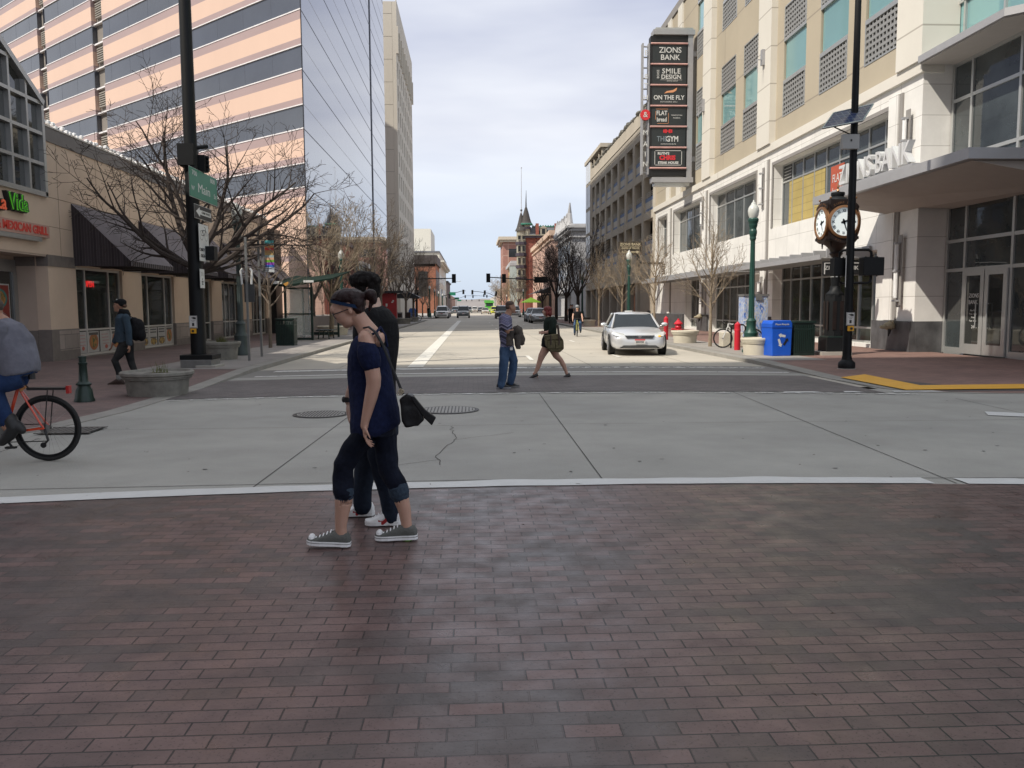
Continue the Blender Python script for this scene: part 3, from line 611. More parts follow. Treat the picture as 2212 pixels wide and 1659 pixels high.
# body and mirrored side
b = MB(); inner = [TWp(1.0, 0, -.5), TWp(ST, 0, -.5), (-60, 130, 0), (-10.1, 98, 0), (-10.1, 51.6, 0)]
b.prism(inner, (0, 0, HT-.2), M_mauve); b.build('core', tw)
b = MB(); b.box(-9.8, -9.83, 50.5, 98, .0, HT, M_mirror); b.box(-9.83, -10.09, 51.4, 98, 0, HT, M_mauve); b.build('mirror_wall', tw)
b = MB()
for k in range(14):
    z = 5.3+3.385*k; b.box(-9.788, -9.81, 50.55, 98, z, z+.045, M_joint) if z < HT else None
    if z+1.4 < HT: b.box(-9.793, -9.81, 50.55, 98, z+1.45, z+1.47, mat('light_joint', (.45, .46, .5, 1), .4))
b.box(-9.74, -9.82, 84.5, 85.0, 3.4, HT, M_joint); b.box(-9.77, -9.82, 50.5, 50.56, 1, HT, M_joint)
for y in (57, 64, 71, 78): b.box(-9.792, -9.81, y, y+.03, 0, 3.4, M_joint)
b.build('glass_joint', tw)
b = MB(); b.box(-9.76, -9.82, 50.56, 98, 0, 1.05, M_band); b.build('granite_base', tw)
b = MB(); b.box(-11.5, -12.2, 49.62, 51.2, 0, 6.2, M_black); b.build('dark_slot', tw)
# ================================================================ LEFT: concrete tower
M_bconc = mat('beige_concrete', (.56, .52, .445, 1), .8, var=.08, vs=.3, bump=.1, streak=True)
M_winD = mat('office_window', (.03, .032, .035, 1), .08, 0, var=.2, spec=.8)
ct = thing('concrete_tower', 'tall beige concrete office tower with deep set windows beyond the mirrored wall', 'office tower', (-16, 131, 0))
YA, YB, HC = 117.0, 146.5, 42.8
def windowed(par, X, sgn, y0, y1, z0, z1, ys, zs, ww, wh, mw, dep=.5, mg=M_winD, name='wall', back=8, frame=None):
    holes = [(y, y+ww, z, z+wh) for y in ys for z in zs]
    b = MB(); wallX(b, X, dep, y0, y1, z0, z1, holes, mw); b.build(name, par)
    for (a, c, d, e) in holes[:100]:
        g = MB(); g.box(X+sgn*(dep-.15), X+sgn*(dep-.1), a, c, d, e, mg)
        if frame: g.box(X+sgn*(dep-.16), X+sgn*(dep-.2), (a+c)/2-.04, (a+c)/2+.04, d, e, frame)
        g.build('window', par)
    if len(holes) > 100:
        g = MB()
        for (a, c, d, e) in holes[100:]: g.box(X+sgn*(dep-.15), X+sgn*(dep-.1), a, c, d, e, mg)
        o = g.build('window', par); o['kind'] = 'stuff'
ys = [YA+1.6+i*3.15 for i in range(9)]; zs = [6.2+i*3.0 for i in range(11)]
windowed(ct, -10.0, -1, YA, YB, 0, HC, ys, zs, 1.15, 2.05, M_bconc)
b = MB(); b.box(-10.0-.52, -26, YA, YB, 0, HC, M_bconc)
M_cj = mat('concrete_joint', (.22, .2, .17, 1), .9)
for i in range(13): b.box(-10.52, -26, YA-.01, YA, 5.2+3*i, 5.24+3*i, M_cj)
b.build('core', ct)
b = MB(); b.box(-9.9, -10.0, YA, YB, 39.6, HC+.3, M_bconc)
for i in range(10): b.box(-9.7, -10.0, YA+i*3.15+.0, YA+i*3.15+.5, 36, 39.6, M_bconc)
b.build('cornice_rib', ct)
# ================================================================ off camera block whose roof shades the crossing
t = thing('office_block', 'tall brick office block on the near left corner, behind the camera', 'office tower', (-30, -20, 0))
b = MB(); b.box(-12.5, -60, -45, -1.75, 0, 55, mat('block_brick', (.22, .15, .12, 1), .9)); b.build('wall', t)
# ================================================================ RIGHT: bank building
XR = 13.8
M_white = brickmat('white_stone', (.76, .745, .71, 1), (.71, .695, .66, 1), (.46, .44, .41, 1), 1.35, .92, .012, .6, swap='D', bump=.15, var=.09, vs=.9, offset=0)
M_cream = brickmat('cream_precast', (.66, .63, .56, 1), (.64, .61, .545, 1), (.40, .37, .32, 1), 30, 1.66, .03, .7, swap='D', bump=.1, var=.04, vs=.4, offset=0)
M_beige = brickmat('beige_precast', (.42, .365, .275, 1), (.40, .35, .265, 1), (.28, .24, .19, 1), 30, 3.325, .035, .75, swap='D', bump=.1, var=.05, vs=.4, offset=0)
M_greyst = mat('grey_trim', (.26, .245, .23, 1), .6, var=.1, vs=1)
M_granite = mat('charcoal_granite', (.085, .085, .088, 1), .45, var=.45, vs=2.2, bump=.1, bs=20)
M_grille = mat('grille_metal', (.34, .34, .33, 1), .5, .4, var=.05)
M_teal = mat('teal_glass', (.26, .46, .47, 1), .05, .35, var=.08, vs=.3, spec=1)
M_silver = mat('canopy_metal', (.38, .38, .39, 1), .45, .3, var=.06)
M_soffit = mat('canopy_soffit', (.40, .365, .335, 1), .8, var=.05)
M_frameR = mat('silver_frame', (.52, .53, .52, 1), .3, .6, var=.05)
M_glassR = mat('bank_glass', (.045, .055, .058, 1), .03, 0, bump=.2, bs=.8, var=.6, vs=.5, spec=1.0)  # base tone varied by noise to suggest reflections
M_glassS = mat('storefront_glass', (.03, .04, .035, 1), .03, 0, var=.3, vs=.8, spec=.8, alpha=.5)
M_yblind = brickmat('yellow_blind', (.42, .33, .12, 1), (.38, .29, .10, 1), (.22, .16, .06, 1), 4.0, .33, .012, .6, swap='D', bump=0, var=.12, vs=1, offset=0)
bk = thing('bank_building', 'white and beige bank building with teal windows on the right corner', 'building', (24, 44, 0))
YR0, YR1, ZL = 25.4, 62.8, 8.86
low = [(27.3, 38.0, 5.12, 7.95), (40.3, 48.1, 5.12, 7.95), (50.0, 56.8, 5.12, 7.95), (58.85, 61.5, 5.12, 7.95)]
gro = [(27.95, 37.8, .22, 3.45), (40.4, 48.0, .22, 3.3), (50.2, 53.6, .22, 3.3)]
b = MB()
wallX(b, XR, .6, YR0, YR1, 0, ZL-.25, low+gro, M_white)
b.box(XR+.601, 14.75, YR0, YR0+.5, 0, 30, M_white); b.build('stone_wall', bk)
b = MB(); b.box(XR-.12, XR+.6, YR0-.1, YR1, ZL-.25, ZL+.1, M_cream); b.build('string_course', bk)
# upper wall with stacked grille and glass units
units = [(27.07, 29.55), (30.93, 33.4), (34.84, 37.3), (40.15, 42.8), (44.1, 46.6), (49.75, 51.75)]
holes = []
for (a, c) in units:
    for k in range(4):
        z = 9.93+6.65*k; holes.append((a, c, z, z+4.75))
b = MB(); wallX(b, XR+.1, .5, YR0, 54.6, ZL+.1, 36, holes, M_beige); b.box(XR+.601, 14.75, YR0+.02, YR0+.5, 30, 36, M_beige)
b.build('upper_wall', bk)
b = MB(); b.box(XR+.1, XR+.6, 54.6, 62.8, ZL+.1, 21.2, M_beige); b.box(XR+.02, XR+.6, 54.4, 62.9, 21.2, 21.7, M_greyst)
b.box(XR+.0, XR+.1, 58.2, 59.3, ZL+.1, 21.2, M_cream); b.box(XR+.0, XR+.1, 55.2, 56.4, ZL+.1, 21.2, M_cream); b.build('rear_wing_wall', bk)
b = MB()
b.box(XR+.6, 40, 36, 62.75, 0, 21.0, M_beige); b.box(XR+2.6, 40, 26, 36, 8.9, 35.5, M_beige) if 0 else None
b.box(XR+.62, 40, 25.95, 62.7, 3.7, 4.6, M_void); b.box(XR+1.2, 40, 26.2, 54.4, 8.95, 35.8, M_void); b.build('core', bk)
for i, (a, c) in enumerate([(25.4, 26.75), (38.15, 39.85), (47.75, 49.4)]):
    b = MB(); b.box(XR-.2, XR+.1, a, c, ZL+.1, 36.2, M_cream); b.build('pilaster', bk)
b = MB(); b.box(XR-.2, 14.75, 25.2, 25.399, ZL+.1, 36, M_cream); b.build('pilaster', bk)
def grille(y0, y1, z0, z1):
    b = MB(); X = XR+.16
    for (a, c, d, e) in ((y0, y0+.06, z0, z1), (y1-.06, y1, z0, z1)): b.box(X-.08, X+.02, a, c, d, e, M_frameR)
    for (d, e) in ((z0, z0+.06), (z1-.06, z1)): b.box(X-.081, X+.021, y0+.06, y1-.06, d, e, M_frameR)
    n = 10
    for i in range(1, n): y = y0+(y1-y0)*i/n; b.box(X-.04, X+.0, y-.045, y+.045, z0+.06, z1-.06, M_grille)
    k = 7
    for j in range(1, k): z = z0+(z1-z0)*j/k; b.box(X-.045, X-.005, y0+.06, y1-.06, z-.05, z+.05, M_grille)
    b.box(X+.1, X+.12, y0, y1, z0, z1, M_black)
    return b.build('grille', bk)
for (a, c) in units:
    for k in range(3):
        z = 9.93+6.65*k
        if z > 17 and a > 27.5 and a < 30: pass
        grille(a, c, z, z+1.47); grille(a, c, z+3.33, z+4.75)
        f = MB(); f.box(XR+.18, XR+.22, a+.05, c-.05, z+1.58, z+3.26, M_teal); w = f.build('window', bk)
        f = MB()
        for (d, e) in ((z+1.47, z+1.58), (z+3.25, z+3.33)): f.box(XR+.08, XR+.3, a, c, d, e, M_frameR)
        f.build('frame', w)
# lower recessed windows
def bigwin(y0, y1, z0, z1, nm, zt, X=XR+.48, panes=None, mg=M_glassR):
    w = .08; f = MB()
    for a, c in ((y0, y0+w), (y1-w, y1)): f.box(X-.06, X+.06, a, c, z0, z1, M_frameR)
    for a, c in ((z0, z0+w), (z1-w, z1)): f.box(X-.059, X+.059, y0+w, y1-w, a, c, M_frameR)
    for i in range(1, nm): y = y0+(y1-y0)*i/nm; f.box(X-.055, X+.055, y-.035, y+.035, z0+w, z1-w, M_frameR)
    for z in zt: f.box(X-.056, X+.056, y0+w, y1-w, z-.035, z+.035, M_frameR)
    o = f.build('window', bk); g = MB(); g.box(X-.01, X+.01, y0+w, y1-w, z0+w, z1-w, mg); g.build('pane', o)
    return o
bigwin(*low[0], 9, [7.15]); bigwin(*low[1], 5, [7.25]); bigwin(*low[2], 4, [7.25]); bigwin(*low[3], 2, [7.25])
b = MB(); b.box(XR+.45, XR+.455, 33.4, 37.2, 5.2, 7.12, M_yblind); b.build('yellow_blind', bk)
b = MB(); b.box(XR+.42, XR+.46, 36.9, 37.75, 7.2, 7.8, M_black); 
for j in range(4): b.box(XR+.40, XR+.42, 36.9, 37.75, 7.28+j*.14, 7.31+j*.14, M_frameR)
b.build('louvre_vent', bk)
bigwin(*gro[0], 9, [2.72, .76], mg=M_glassS); bigwin(*gro[1], 6, [2.6, .76], mg=M_glassS); bigwin(*gro[2], 3, [2.6, .76], mg=M_glassS)
b = MB()
for z0, z1 in ((9.2, 9.3),): pass
for (y0, y1) in ((59.2, 60.3),):
    for j in range(5): b.box(XR-.02, XR+.02, y0, y1, 3.9+j*.16, 3.98+j*.16, M_black)
b.build('wall_vent', bk)
# grey surrounds of the window recesses
b = MB()
for (a, c, d, e) in low:
    b.box(XR-.03, XR+.02, a-.16, c+.16, e, e+.14, M_greyst); b.box(XR-.03, XR+.02, a-.16, a, d, e, M_greyst); b.box(XR-.03, XR+.02, c, c+.16, d, e, M_greyst)
b.build('window_surround', bk)
for y in (38.95, 49.1, 57.9, 27.0): b = MB(); b.box(XR-.10, XR, y-.30, y+.30, 1.08, 8.3, M_white); b.box(XR-.06, XR-.0, y-.5, y-.32, 1.08, 8.3, M_greyst); b.build('flat_pilaster', bk)
b = MB(); 
for (a, c) in ((25.38, 27.9), (37.85, 40.35), (48.05, 50.15), (53.65, 62.8)): b.box(XR-.14, XR+.05, a, c, 0, 1.06, M_granite)
b.box(XR+.05, 14.7, 25.36, 25.399, 0, 1.06, M_granite)
for (a, c) in ((27.95, 37.8), (40.4, 48.0), (50.2, 53.6)): b.box(XR+.1, XR+.62, a, c, 0, .2, M_side2)
b.build('granite_base', bk)
# interior behind the storefront glass
b = MB(); b.box(17.5, 17.6, 26, 54, 0, 3.5, M_void); b.box(XR+.62, 17.5, 26, 54, .01, .03, mat('inside_floor', (.12, .10, .08, 1), .5))
b.box(15.4, 15.5, 31.5, 34.2, .05, 3.0, mat('green_wall_panel', (.22, .33, .08, 1), .7)); b.box(14.8, 15.1, 35.6, 35.9, .2, 1.35, M_frameR)
b.box(15.4, 16.2, 28.4, 31.2, .1, .8, M_in[2]); b.box(15, 15.8, 41.5, 47, .1, 1.0, M_in[0]); b.build('interior', bk)
M_leafp = mat('houseplant_leaf', (.05, .12, .03, 1), .6, var=.3)
def plant(x, y, h, lab, n=34, seed=1):
    rn = random.Random(seed); t = thing('potted_plant', lab, 'potted plant', (x, y, .1))
    b = MB(); b.lathe([(.01, 0), (.17, 0), (.22, .4), (.2, .4)], (x, y, .03), mat('pot_terracotta', (.20, .06, .04, 1), .6), 14); b.build('pot', t)
    b = MB()
    for i in range(n):
        a = rn.uniform(0, 6.28); l = rn.uniform(.3, h*.6); z0 = .4+rn.uniform(0, h*.35); tp = Vector((x+cos(a)*l, y+sin(a)*l, z0+rn.uniform(.1, h*.5))); bs = Vector((x, y, z0)); sd = Vector((-sin(a), cos(a), 0))*.05; md = (bs+tp)/2+Vector((0, 0, .12))
        b.add([bs, md+sd, tp, md-sd], [(0, 1, 2, 3)], M_leafp)
    b.build('foliage', t)
plant(15.0, 29.6, .9, 'spiky green potted plant inside the bank window, behind the right pole', seed=3); plant(15.1, 32.4, 1.8, 'tall leafy plant by the green panel inside the bank window', 50, 5)
# corner glazing, doors
XG = 14.75
f = MB()
for y in (25.3, 24.35, 22.15, 20.0, 18.0): f.box(XG-.06, XG+.06, y-.05, y+.05, .1, 8.86, M_frameR)
for z in (2.62, 3.5, 6.0, 7.72, 8.78): f.box(XG-.055, XG+.055, 15.0, 25.25, z-.05, z+.05, M_frameR)
f.box(XG-.055, XG+.055, 15.0, 22.1, .05, .28, M_frameR); f.box(XG-.055, XG+.055, 24.4, 25.25, .05, .28, M_frameR); w = f.build('corner_curtain_wall', bk)
g = MB(); g.box(XG-.01, XG+.01, 15.0, 25.3, .15, 8.8, M_glassR); g.build('glass', w)
for i, (a, c) in enumerate(((22.22, 23.22), (23.26, 24.28))):
    d = MB(); X = XG-.08
    d.box(X-.03, X+.03, a, a+.17, .12, 2.58, M_frameR); d.box(X-.03, X+.03, c-.17, c, .12, 2.58, M_frameR); d.box(X-.03, X+.03, a+.17, c-.17, .12, .42, M_frameR); d.box(X-.03, X+.03, a+.17, c-.17, 2.42, 2.58, M_frameR)
    o = d.build('door', bk); d = MB(); d.box(X-.01, X+.01, a+.17, c-.17, .42, 2.42, M_glassD); d.build('door_glass', o)
    d = MB(); hy = c-.24 if i == 0 else a+.24; d.tube([(X-.03, hy, .9), (X-.09, hy, .9), (X-.09, hy, 1.6), (X-.03, hy, 1.6)], .016, M_frameR, 6); d.build('handle', o)
M_wlet = mat('white_lettering', (.62, .62, .60, 1), .5, var=0)
YM = Vector((0, -1, 0))
b = MB(); b.text('ZIONS', .17, (XG-.10, 23.72, 1.83), YM, Z3, M_wlet, ext=.002, sx=.95); b.text('BANK', .17, (XG-.10, 23.75, 1.64), YM, Z3, M_wlet, ext=.002, sx=.95)
for k, s_ in enumerate(('Mon-Thur', '9 am - 6 pm', 'Friday', '9 am - 6 pm')): b.text(s_, .07, (XG-.10, 23.72, 1.4-k*.1), YM, Z3, M_wlet, ext=.002)
b.text('24', .13, (XG-.10, 23.72, .92), YM, Z3, M_wlet, ext=.002); b.build('door_lettering', bk)
b = MB()   # storeys above the corner glazing
b.box(XG+.02, 30, 15, 25.3, 8.9, 36, M_teal)
for y in (24.9, 23.0, 21.1, 19.2): b.box(XG-.05, XG+.03, y-.04, y+.04, 9.1, 36, M_frameR)
for z in (10.6, 13.2, 15.9, 18.5): b.box(XG-.05, XG+.03, 15, 25.2, z-.04, z+.04, M_frameR)
b.build('upper_bay_window', bk)
b = MB(); b.prism([(13.55, 25.3, 8.86), (13.55, 21.2, 8.86), (16.5, 18.2, 8.86), (30, 18.2, 8.86), (30, 25.3, 8.86)], (0, 0, .2), M_silver); b.prism([(13.62, 25.28, 8.82), (13.62, 21.25, 8.82), (16.5, 18.3, 8.82), (30, 18.3, 8.82), (30, 25.28, 8.82)], (0, 0, .04), M_soffit); b.build('upper_canopy', bk)
# big corner canopy
cn = [(11.7, 19.4), (11.7, 28.4), (13.78, 27.4), (13.78, 25.3), (26, 25.3), (26, 19.4)]
b = MB(); b.prism([(x, y, 5.0) for x, y in cn], (0, 0, .26), M_silver); o = b.build('corner_canopy', bk)
b = MB(); b.add([(11.9, 19.6, 4.99), (11.9, 28.1, 4.99), (13.79, 27.2, 4.55), (13.79, 25.2, 4.55), (14.8, 25.2, 4.5), (14.8, 19.6, 4.5), (26, 19.6, 4.99)], [(0, 1, 2, 3, 4, 5), (0, 5, 6)], M_soffit); b.build('soffit', o)
# brushed letters on the canopy
t = thing('bank_sign', 'silver channel letters ZIONS BANK standing on the corner canopy edge', 'sign', (11.9, 22, 5.3))
M_bru = mat('brushed_letters', (.70, .70, .70, 1), .35, .25, var=.05)
y0_, _z = PX((1900+600/3.687)*.8848, (350+330/3.687)*.8848, 11.9); y1_, _z2 = PX((1900+1210/3.687)*.8848, (350+190/3.687)*.8848, 11.9)
b = MB(); b.text('ZIONS BANK', .86, (11.9, (y0_+y1_)/2, 5.68), YM, Z3, M_bru, ext=.09, weight=.006, sx=abs(y0_-y1_)/4.8); b.build('letters', t)
b = MB(); b.box(11.8, 12.02, y1_-.3, y0_+.1, 5.26, 5.36, M_silver); b.build('rail', t)
# slatted canopies
def trellis(y0, y1, lab, z=3.18, X0=12.0, X1=XR-.1):
    t = thing('slatted_canopy', lab, 'canopy', ((X0+X1)/2, (y0+y1)/2, z), group='slatted canopies over the bank windows')
    b = MB(); n = 12
    for i in range(n):
        x = X0+(X1-X0)*i/n; b.obox((x, y0, z+.0), (.14, 0, .035), (0, y1-y0, 0), (0, 0, .02), M_grille)
    b.build('slat_panel', t)
    k = int((y1-y0)/1.05)
    for i in range(k+1): b = MB(); y = y0+(y1-y0)*i/k; b.box(X0+.2, X1, y-.04, y+.04, z+.06, z+.34, M_silver); b.build('beam', t)
    b = MB(); b.box(X0-.05, X0, y0-.05, y1+.05, z-.03, z+.14, M_silver); b.box(X1-.02, X1+.06, y0, y1, z+.1, z+.44, M_silver); b.build('rail', t)
trellis(28.3, 38.3, 'slatted grey metal canopy behind the clock, nearest the corner'); trellis(39.4, 48.6, 'middle slatted grey metal canopy over the bank windows'); trellis(49.6, 59.5, 'far slatted grey metal canopy over the pavement trees', 3.2, 12.2)
# vertical wall sconces
def sconce(y, z, h, lab, X=XR-.12):
    t = thing('wall_lamp', lab, 'wall lamp', (X, y, z), group='tall wall lamps on the bank pilasters')
    b = MB(); b.box(X-.02, X+.0, y-.16, y+.10, z, z+h, M_greyst); b.build('back_plate', t)
    b = MB(); b.cyl((X-.12, y-.03, z+.3), (X-.12, y-.03, z+h-.3), .065, mat('lamp_tube', (.75, .75, .74, 1), .3), n=10); b.build('tube', t)
    b = MB(); 
    for zz in (z+.18, z+h-.3, z+h/2-.03): b.box(X-.2, X-.02, y-.1, y+.04, zz, zz+.06, M_silver)
    b.build('bracket', t)
sconce(39.0, 6.1, 1.9, 'wall lamp on the white pilaster above the tall green street lamp'); sconce(49.2, 6.1, 1.9, 'wall lamp on the pilaster left of the second upper window'); sconce(26.0, 5.75, 1.9, 'wall lamp beside the silver canopy letters on the corner pilaster'); sconce(26.2, 1.5, 2.3, 'tall wall lamp at the corner above the dark granite block'); sconce(49.0, 1.5, 1.7, 'wall lamp low on the pilaster behind the pavement trees')
sconce(39.0, 1.45, 1.5, 'wall lamp low on the pilaster behind the blue bin')
for y, z, lab in ((49.0, 13.2, 'small lamp bracket on the cream pilaster nearest the blade sign'), (39.0, 13.0, 'small lamp bracket on the middle cream pilaster')):
    t = thing('wall_lamp', lab, 'wall lamp', (XR-.2, y, z)); b = MB(); b.box(XR-.34, XR-.2, y-.12, y+.12, z-.35, z+.35, M_silver); b.build('bracket', t); b = MB(); b.tube([(XR-.3, y, z-.1), (XR-.55, y-.1, z-.12), (XR-.55, y-.1, z-.7)], [.03, .03, .015], M_silver, 6); b.build('lamp_rod', t)
b = MB(); b.text('800', .42, (XR-.02, 31.2, 4.62), YM, Z3, mat('bronze_number', (.38, .32, .28, 1), .4, .3), ext=.02); tag(b.build('building_number'), 'bronze house number 800 on the white stone wall behind the clock', 'number sign')
t = thing('window_sign', 'orange square sign reading FLAT BREAD inside the upper bank window', 'window sign', (XR+.45, 30.4, 5.6))
b = MB(); b.box(XR+.40, XR+.43, 31.6, 32.75, 5.4, 7.0, mat('sign_orange_panel', (.42, .09, .05, 1), .5)); b.build('panel', t)
b = MB(); b.text('FLAT', .44, (XR+.39, 32.17, 6.5), YM, Z3, M_wlet, ext=.003, sx=.85); b.text('bread', .42, (XR+.39, 32.17, 6.0), YM, Z3, M_wlet, ext=.003, sx=.8); b.build('letters', t)
# small bear head ornaments on the granite
M_stoneo = mat('ornament_stone', (.33, .29, .2, 1), .8, var=.3)
for y, z, lab in ((26.35, .9, 'carved stone animal head on the granite corner block'), (49.0, .95, 'carved stone head on the granite beside the slender tree'), (38.9, .95, 'carved stone head on the granite behind the green lamp post')):
    t = thing('wall_ornament', lab, 'ornament', (XR-.14, y, z)); b = MB(); b.ball((XR-.3, y, z), (.2, .15, .14), M_stoneo, 12); b.ball((XR-.5, y-.02, z-.03), (.14, .07, .065), M_stoneo, 10); b.ball((XR-.24, y+.1, z+.13), (.05, .04, .06), M_stoneo, 8); b.ball((XR-.24, y-.1, z+.13), (.05, .04, .06), M_stoneo, 8); b.build('head', t)
    b = MB(); b.tube([(XR-.33, y-.06, z-.1), (XR-.36, y-.07, z-.33)], [.05, .02], M_black, 8); b.tube([(XR-.25, y+.06, z-.1), (XR-.25, y+.06, z-.26)], [.05, .02], M_black, 8); b.build('paws', t)
# blade sign
t = thing('blade_sign', 'tall vertical blade sign with six dark tenant panels on the bank building', 'sign', (12.4, 52, 9.5))
b = MB(); b.box(11.0, 13.3, 51.72, 52.3, 9.6, 17.95, M_black); b.build('sign_case', t)
b = MB(); b.box(13.3, 13.62, 51.68, 52.34, 9.35, 18.1, M_silver)
b.box(11.15, 13.7, 51.6, 52.42, 18.02, 18.32, M_silver); b.box(11.3, 13.6, 51.7, 52.3, 18.32, 18.45, M_frameR); b.box(11.15, 13.7, 51.6, 52.42, 9.2, 9.5, M_silver); b.box(11.3, 13.5, 51.7, 52.3, 9.0, 9.2, M_frameR)
b.box(13.6, 14.0, 51.85, 52.15, 10.5, 10.8, M_silver); b.box(13.6, 14.0, 51.85, 52.15, 16.8, 17.1, M_silver); b.build('sign_frame', t)
M_pan = mat('sign_panel_dark', (.03, .035, .037, 1), .35, var=.1); M_tubr = mat('neon_tube_pink', (.62, .36, .33, 1), .3, var=.2, vs=2)
zs_ = [17.5, 16.28, 15.04, 13.8, 12.56, 11.3, 10.06]
M_red = mat('sign_bright_red', (.62, .03, .04, 1), .5, var=0); M_gryt = mat('sign_grey_letter', (.20, .24, .27, 1), .5, var=0); M_org = mat('sign_flame', (.7, .32, .16, 1), .5, var=0)
XM = X3
for i in range(7):
    b = MB(); b.cyl((11.0, 51.66, zs_[i]), (13.27, 51.66, zs_[i]), .055, M_tubr, n=8); b.build('neon_tube', t)
for i in range(6):
    zc = (zs_[i]+zs_[i+1])/2; YS = 51.69
    b = MB(); b.box(11.12, 13.2, YS, 51.72, zs_[i+1]+.08, zs_[i]-.08, M_pan); p = b.build('panel', t); b = MB(); T = lambda s_, sz, x, z, m, **k: b.text(s_, sz, (x, YS-.012, z), XM, Z3, m, ext=.004, **k)
    if i == 0: T('ZIONS', .47, 12.2, zc+.21, M_wlet, weight=.004); T('BANK', .45, 12.2, zc-.22, M_wlet, weight=.004)
    if i == 1:
        T('SMILE', .42, 12.28, zc+.2, M_wlet, weight=.006, space=1.12); T('DESIGN', .36, 12.28, zc-.14, M_wlet, weight=.006); b.text('BOISE', .2, (11.47, YS-.012, zc+.03), Z3, -X3, M_wlet, ext=.004); T('DENTAL GROUP', .09, 12.35, zc-.38, M_wlet); b.box(11.6, 12.95, YS-.015, YS-.01, zc-.32, zc-.305, M_wlet)
    if i == 2:
        T('ON THE FLY', .36, 12.15, zc-.13, M_wlet, weight=.008, sx=.95); T('ROTISSERIE DELI', .12, 12.15, zc-.38, M_wlet, space=1.2)
        b.poly([(11.85, YS-.015, zc+.12), (12.0, YS-.015, zc+.26), (12.4, YS-.015, zc+.33), (12.65, YS-.015, zc+.48), (12.6, YS-.015, zc+.3), (12.4, YS-.015, zc+.18), (12.1, YS-.015, zc+.17)], M_org)
    if i == 3:
        T('FLAT', .38, 11.72, zc+.18, M_wlet, weight=.008, sx=.8); T('bread', .36, 11.72, zc-.2, M_wlet, weight=.008, sx=.75); T('NEAPOLITAN', .11, 12.65, zc+.06, M_wlet); T('PIZZERIA', .11, 12.65, zc-.1, M_wlet)
        for bb in ((11.35, 12.1, zc+.42, zc+.44), (11.33, 11.35, zc-.2, zc+.3), (12.12, 12.14, zc-.42, zc+.2), (11.45, 12.12, zc-.44, zc-.42)): b.box(bb[0], bb[1], YS-.015, YS-.01, bb[2], bb[3], M_org)
    if i == 4:
        T('THE', .44, 11.75, zc-.12, M_gryt, sx=.8, weight=.006); T('GYM', .46, 12.38, zc-.12, M_wlet, sx=.8, weight=.012); T('DOWNTOWN BOISE', .1, 12.15, zc-.42, M_wlet)
        for xx in (-.22, -.12, .12, .22): b.box(12.1+xx-.06, 12.1+xx+.06, YS-.015, YS-.01, zc+.22+abs(xx)*.2, zc+.5-abs(xx)*.2, M_red)
        b.box(11.95, 12.25, YS-.014, YS-.01, zc+.33, zc+.39, M_red)
    if i == 5:
        T("RUTH'S", .22, 11.85, zc+.26, M_wlet, weight=.008); T('CHRIS', .36, 12.1, zc-.0, M_red, weight=.02); T('STEAK HOUSE', .2, 12.15, zc-.3, M_wlet, weight=.008)
        for bb in ((11.35, 12.95, zc+.42, zc+.45), (11.35, 12.95, zc-.45, zc-.42), (11.3, 11.33, zc-.4, zc+.4), (12.97, 13.0, zc-.4, zc+.4)): b.box(bb[0], bb[1], YS-.015, YS-.01, bb[2], bb[3], M_wlet)
    b.build('lettering', p)
b = MB()
for x in (10.55, 10.93): b.box(x-.045, x+.045, 51.8, 52.2, 9.7, 17.55, M_silver)
for i in range(13): b.box(10.6, 10.9, 51.95, 52.05, 9.8+i*.63, 9.86+i*.63, M_silver)
b.build('ladder_frame', t)
b = MB()
for s_, z in zip('8THMAIN'[:4]+'', (16.9, 15.2, 14.5, 13.9)): pass
for s_, z in (('E', 16.95), ('8', 15.55), ('T', 15.0), ('H', 14.3), ('&', 13.2), ('M', 12.2), ('A', 11.5), ('I', 10.9), ('N', 10.3)):
    if s_ != '&': b.text(s_, .42, (10.74, 51.77, z), XM, Z3, M_wlet, ext=.02)
b.build('ladder_letters', t)
b = MB(); b.tube([(10.72, 51.72, 13.27), (10.72, 51.78, 13.27)], .32, M_red, 24); b.text('&', .46, (10.72, 51.71, 13.27), XM, Z3, M_wlet, ext=.005); b.build('ampersand_disc', t)
t = thing('bank_sign', 'dark drive up teller sign with gold lettering behind the far street lamp', 'sign', (11.4, 60, 5))
b = MB(); b.box(10.55, 12.27, 59.9, 60.1, 5.28, 6.22, mat('sign_brown', (.045, .035, .025, 1), .5)); b.build('panel', t)
M_gold = mat('gold_lettering', (.55, .48, .32, 1), .5, var=0); b = MB(); YS = 59.87
b.text('ZIONS BANK', .25, (11.41, YS, 6.02), XM, Z3, M_gold, ext=.006, weight=.004, sx=1.02); b.text('DRIVE UP TELLER', .165, (11.41, YS, 5.74), XM, Z3, M_gold, ext=.006, weight=.004); b.text('ATM', .25, (11.02, YS, 5.47), XM, Z3, M_gold, ext=.006)
b.box(10.7, 12.12, YS-.005, YS+.01, 5.865, 5.885, M_gold); b.poly([(11.45, YS, 5.45), (11.85, YS, 5.45), (11.85, YS, 5.38), (12.08, YS, 5.48), (11.85, YS, 5.58), (11.85, YS, 5.51), (11.45, YS, 5.51)], M_gold); b.build('lettering', t)
b = MB(); b.box(11.85, 12.15, 59.95, 60.05, 4.0, 5.28, M_black); b.box(12.1, 13.8, 59.95, 60.05, 4.6, 4.75, M_black); b.build('bracket', t)
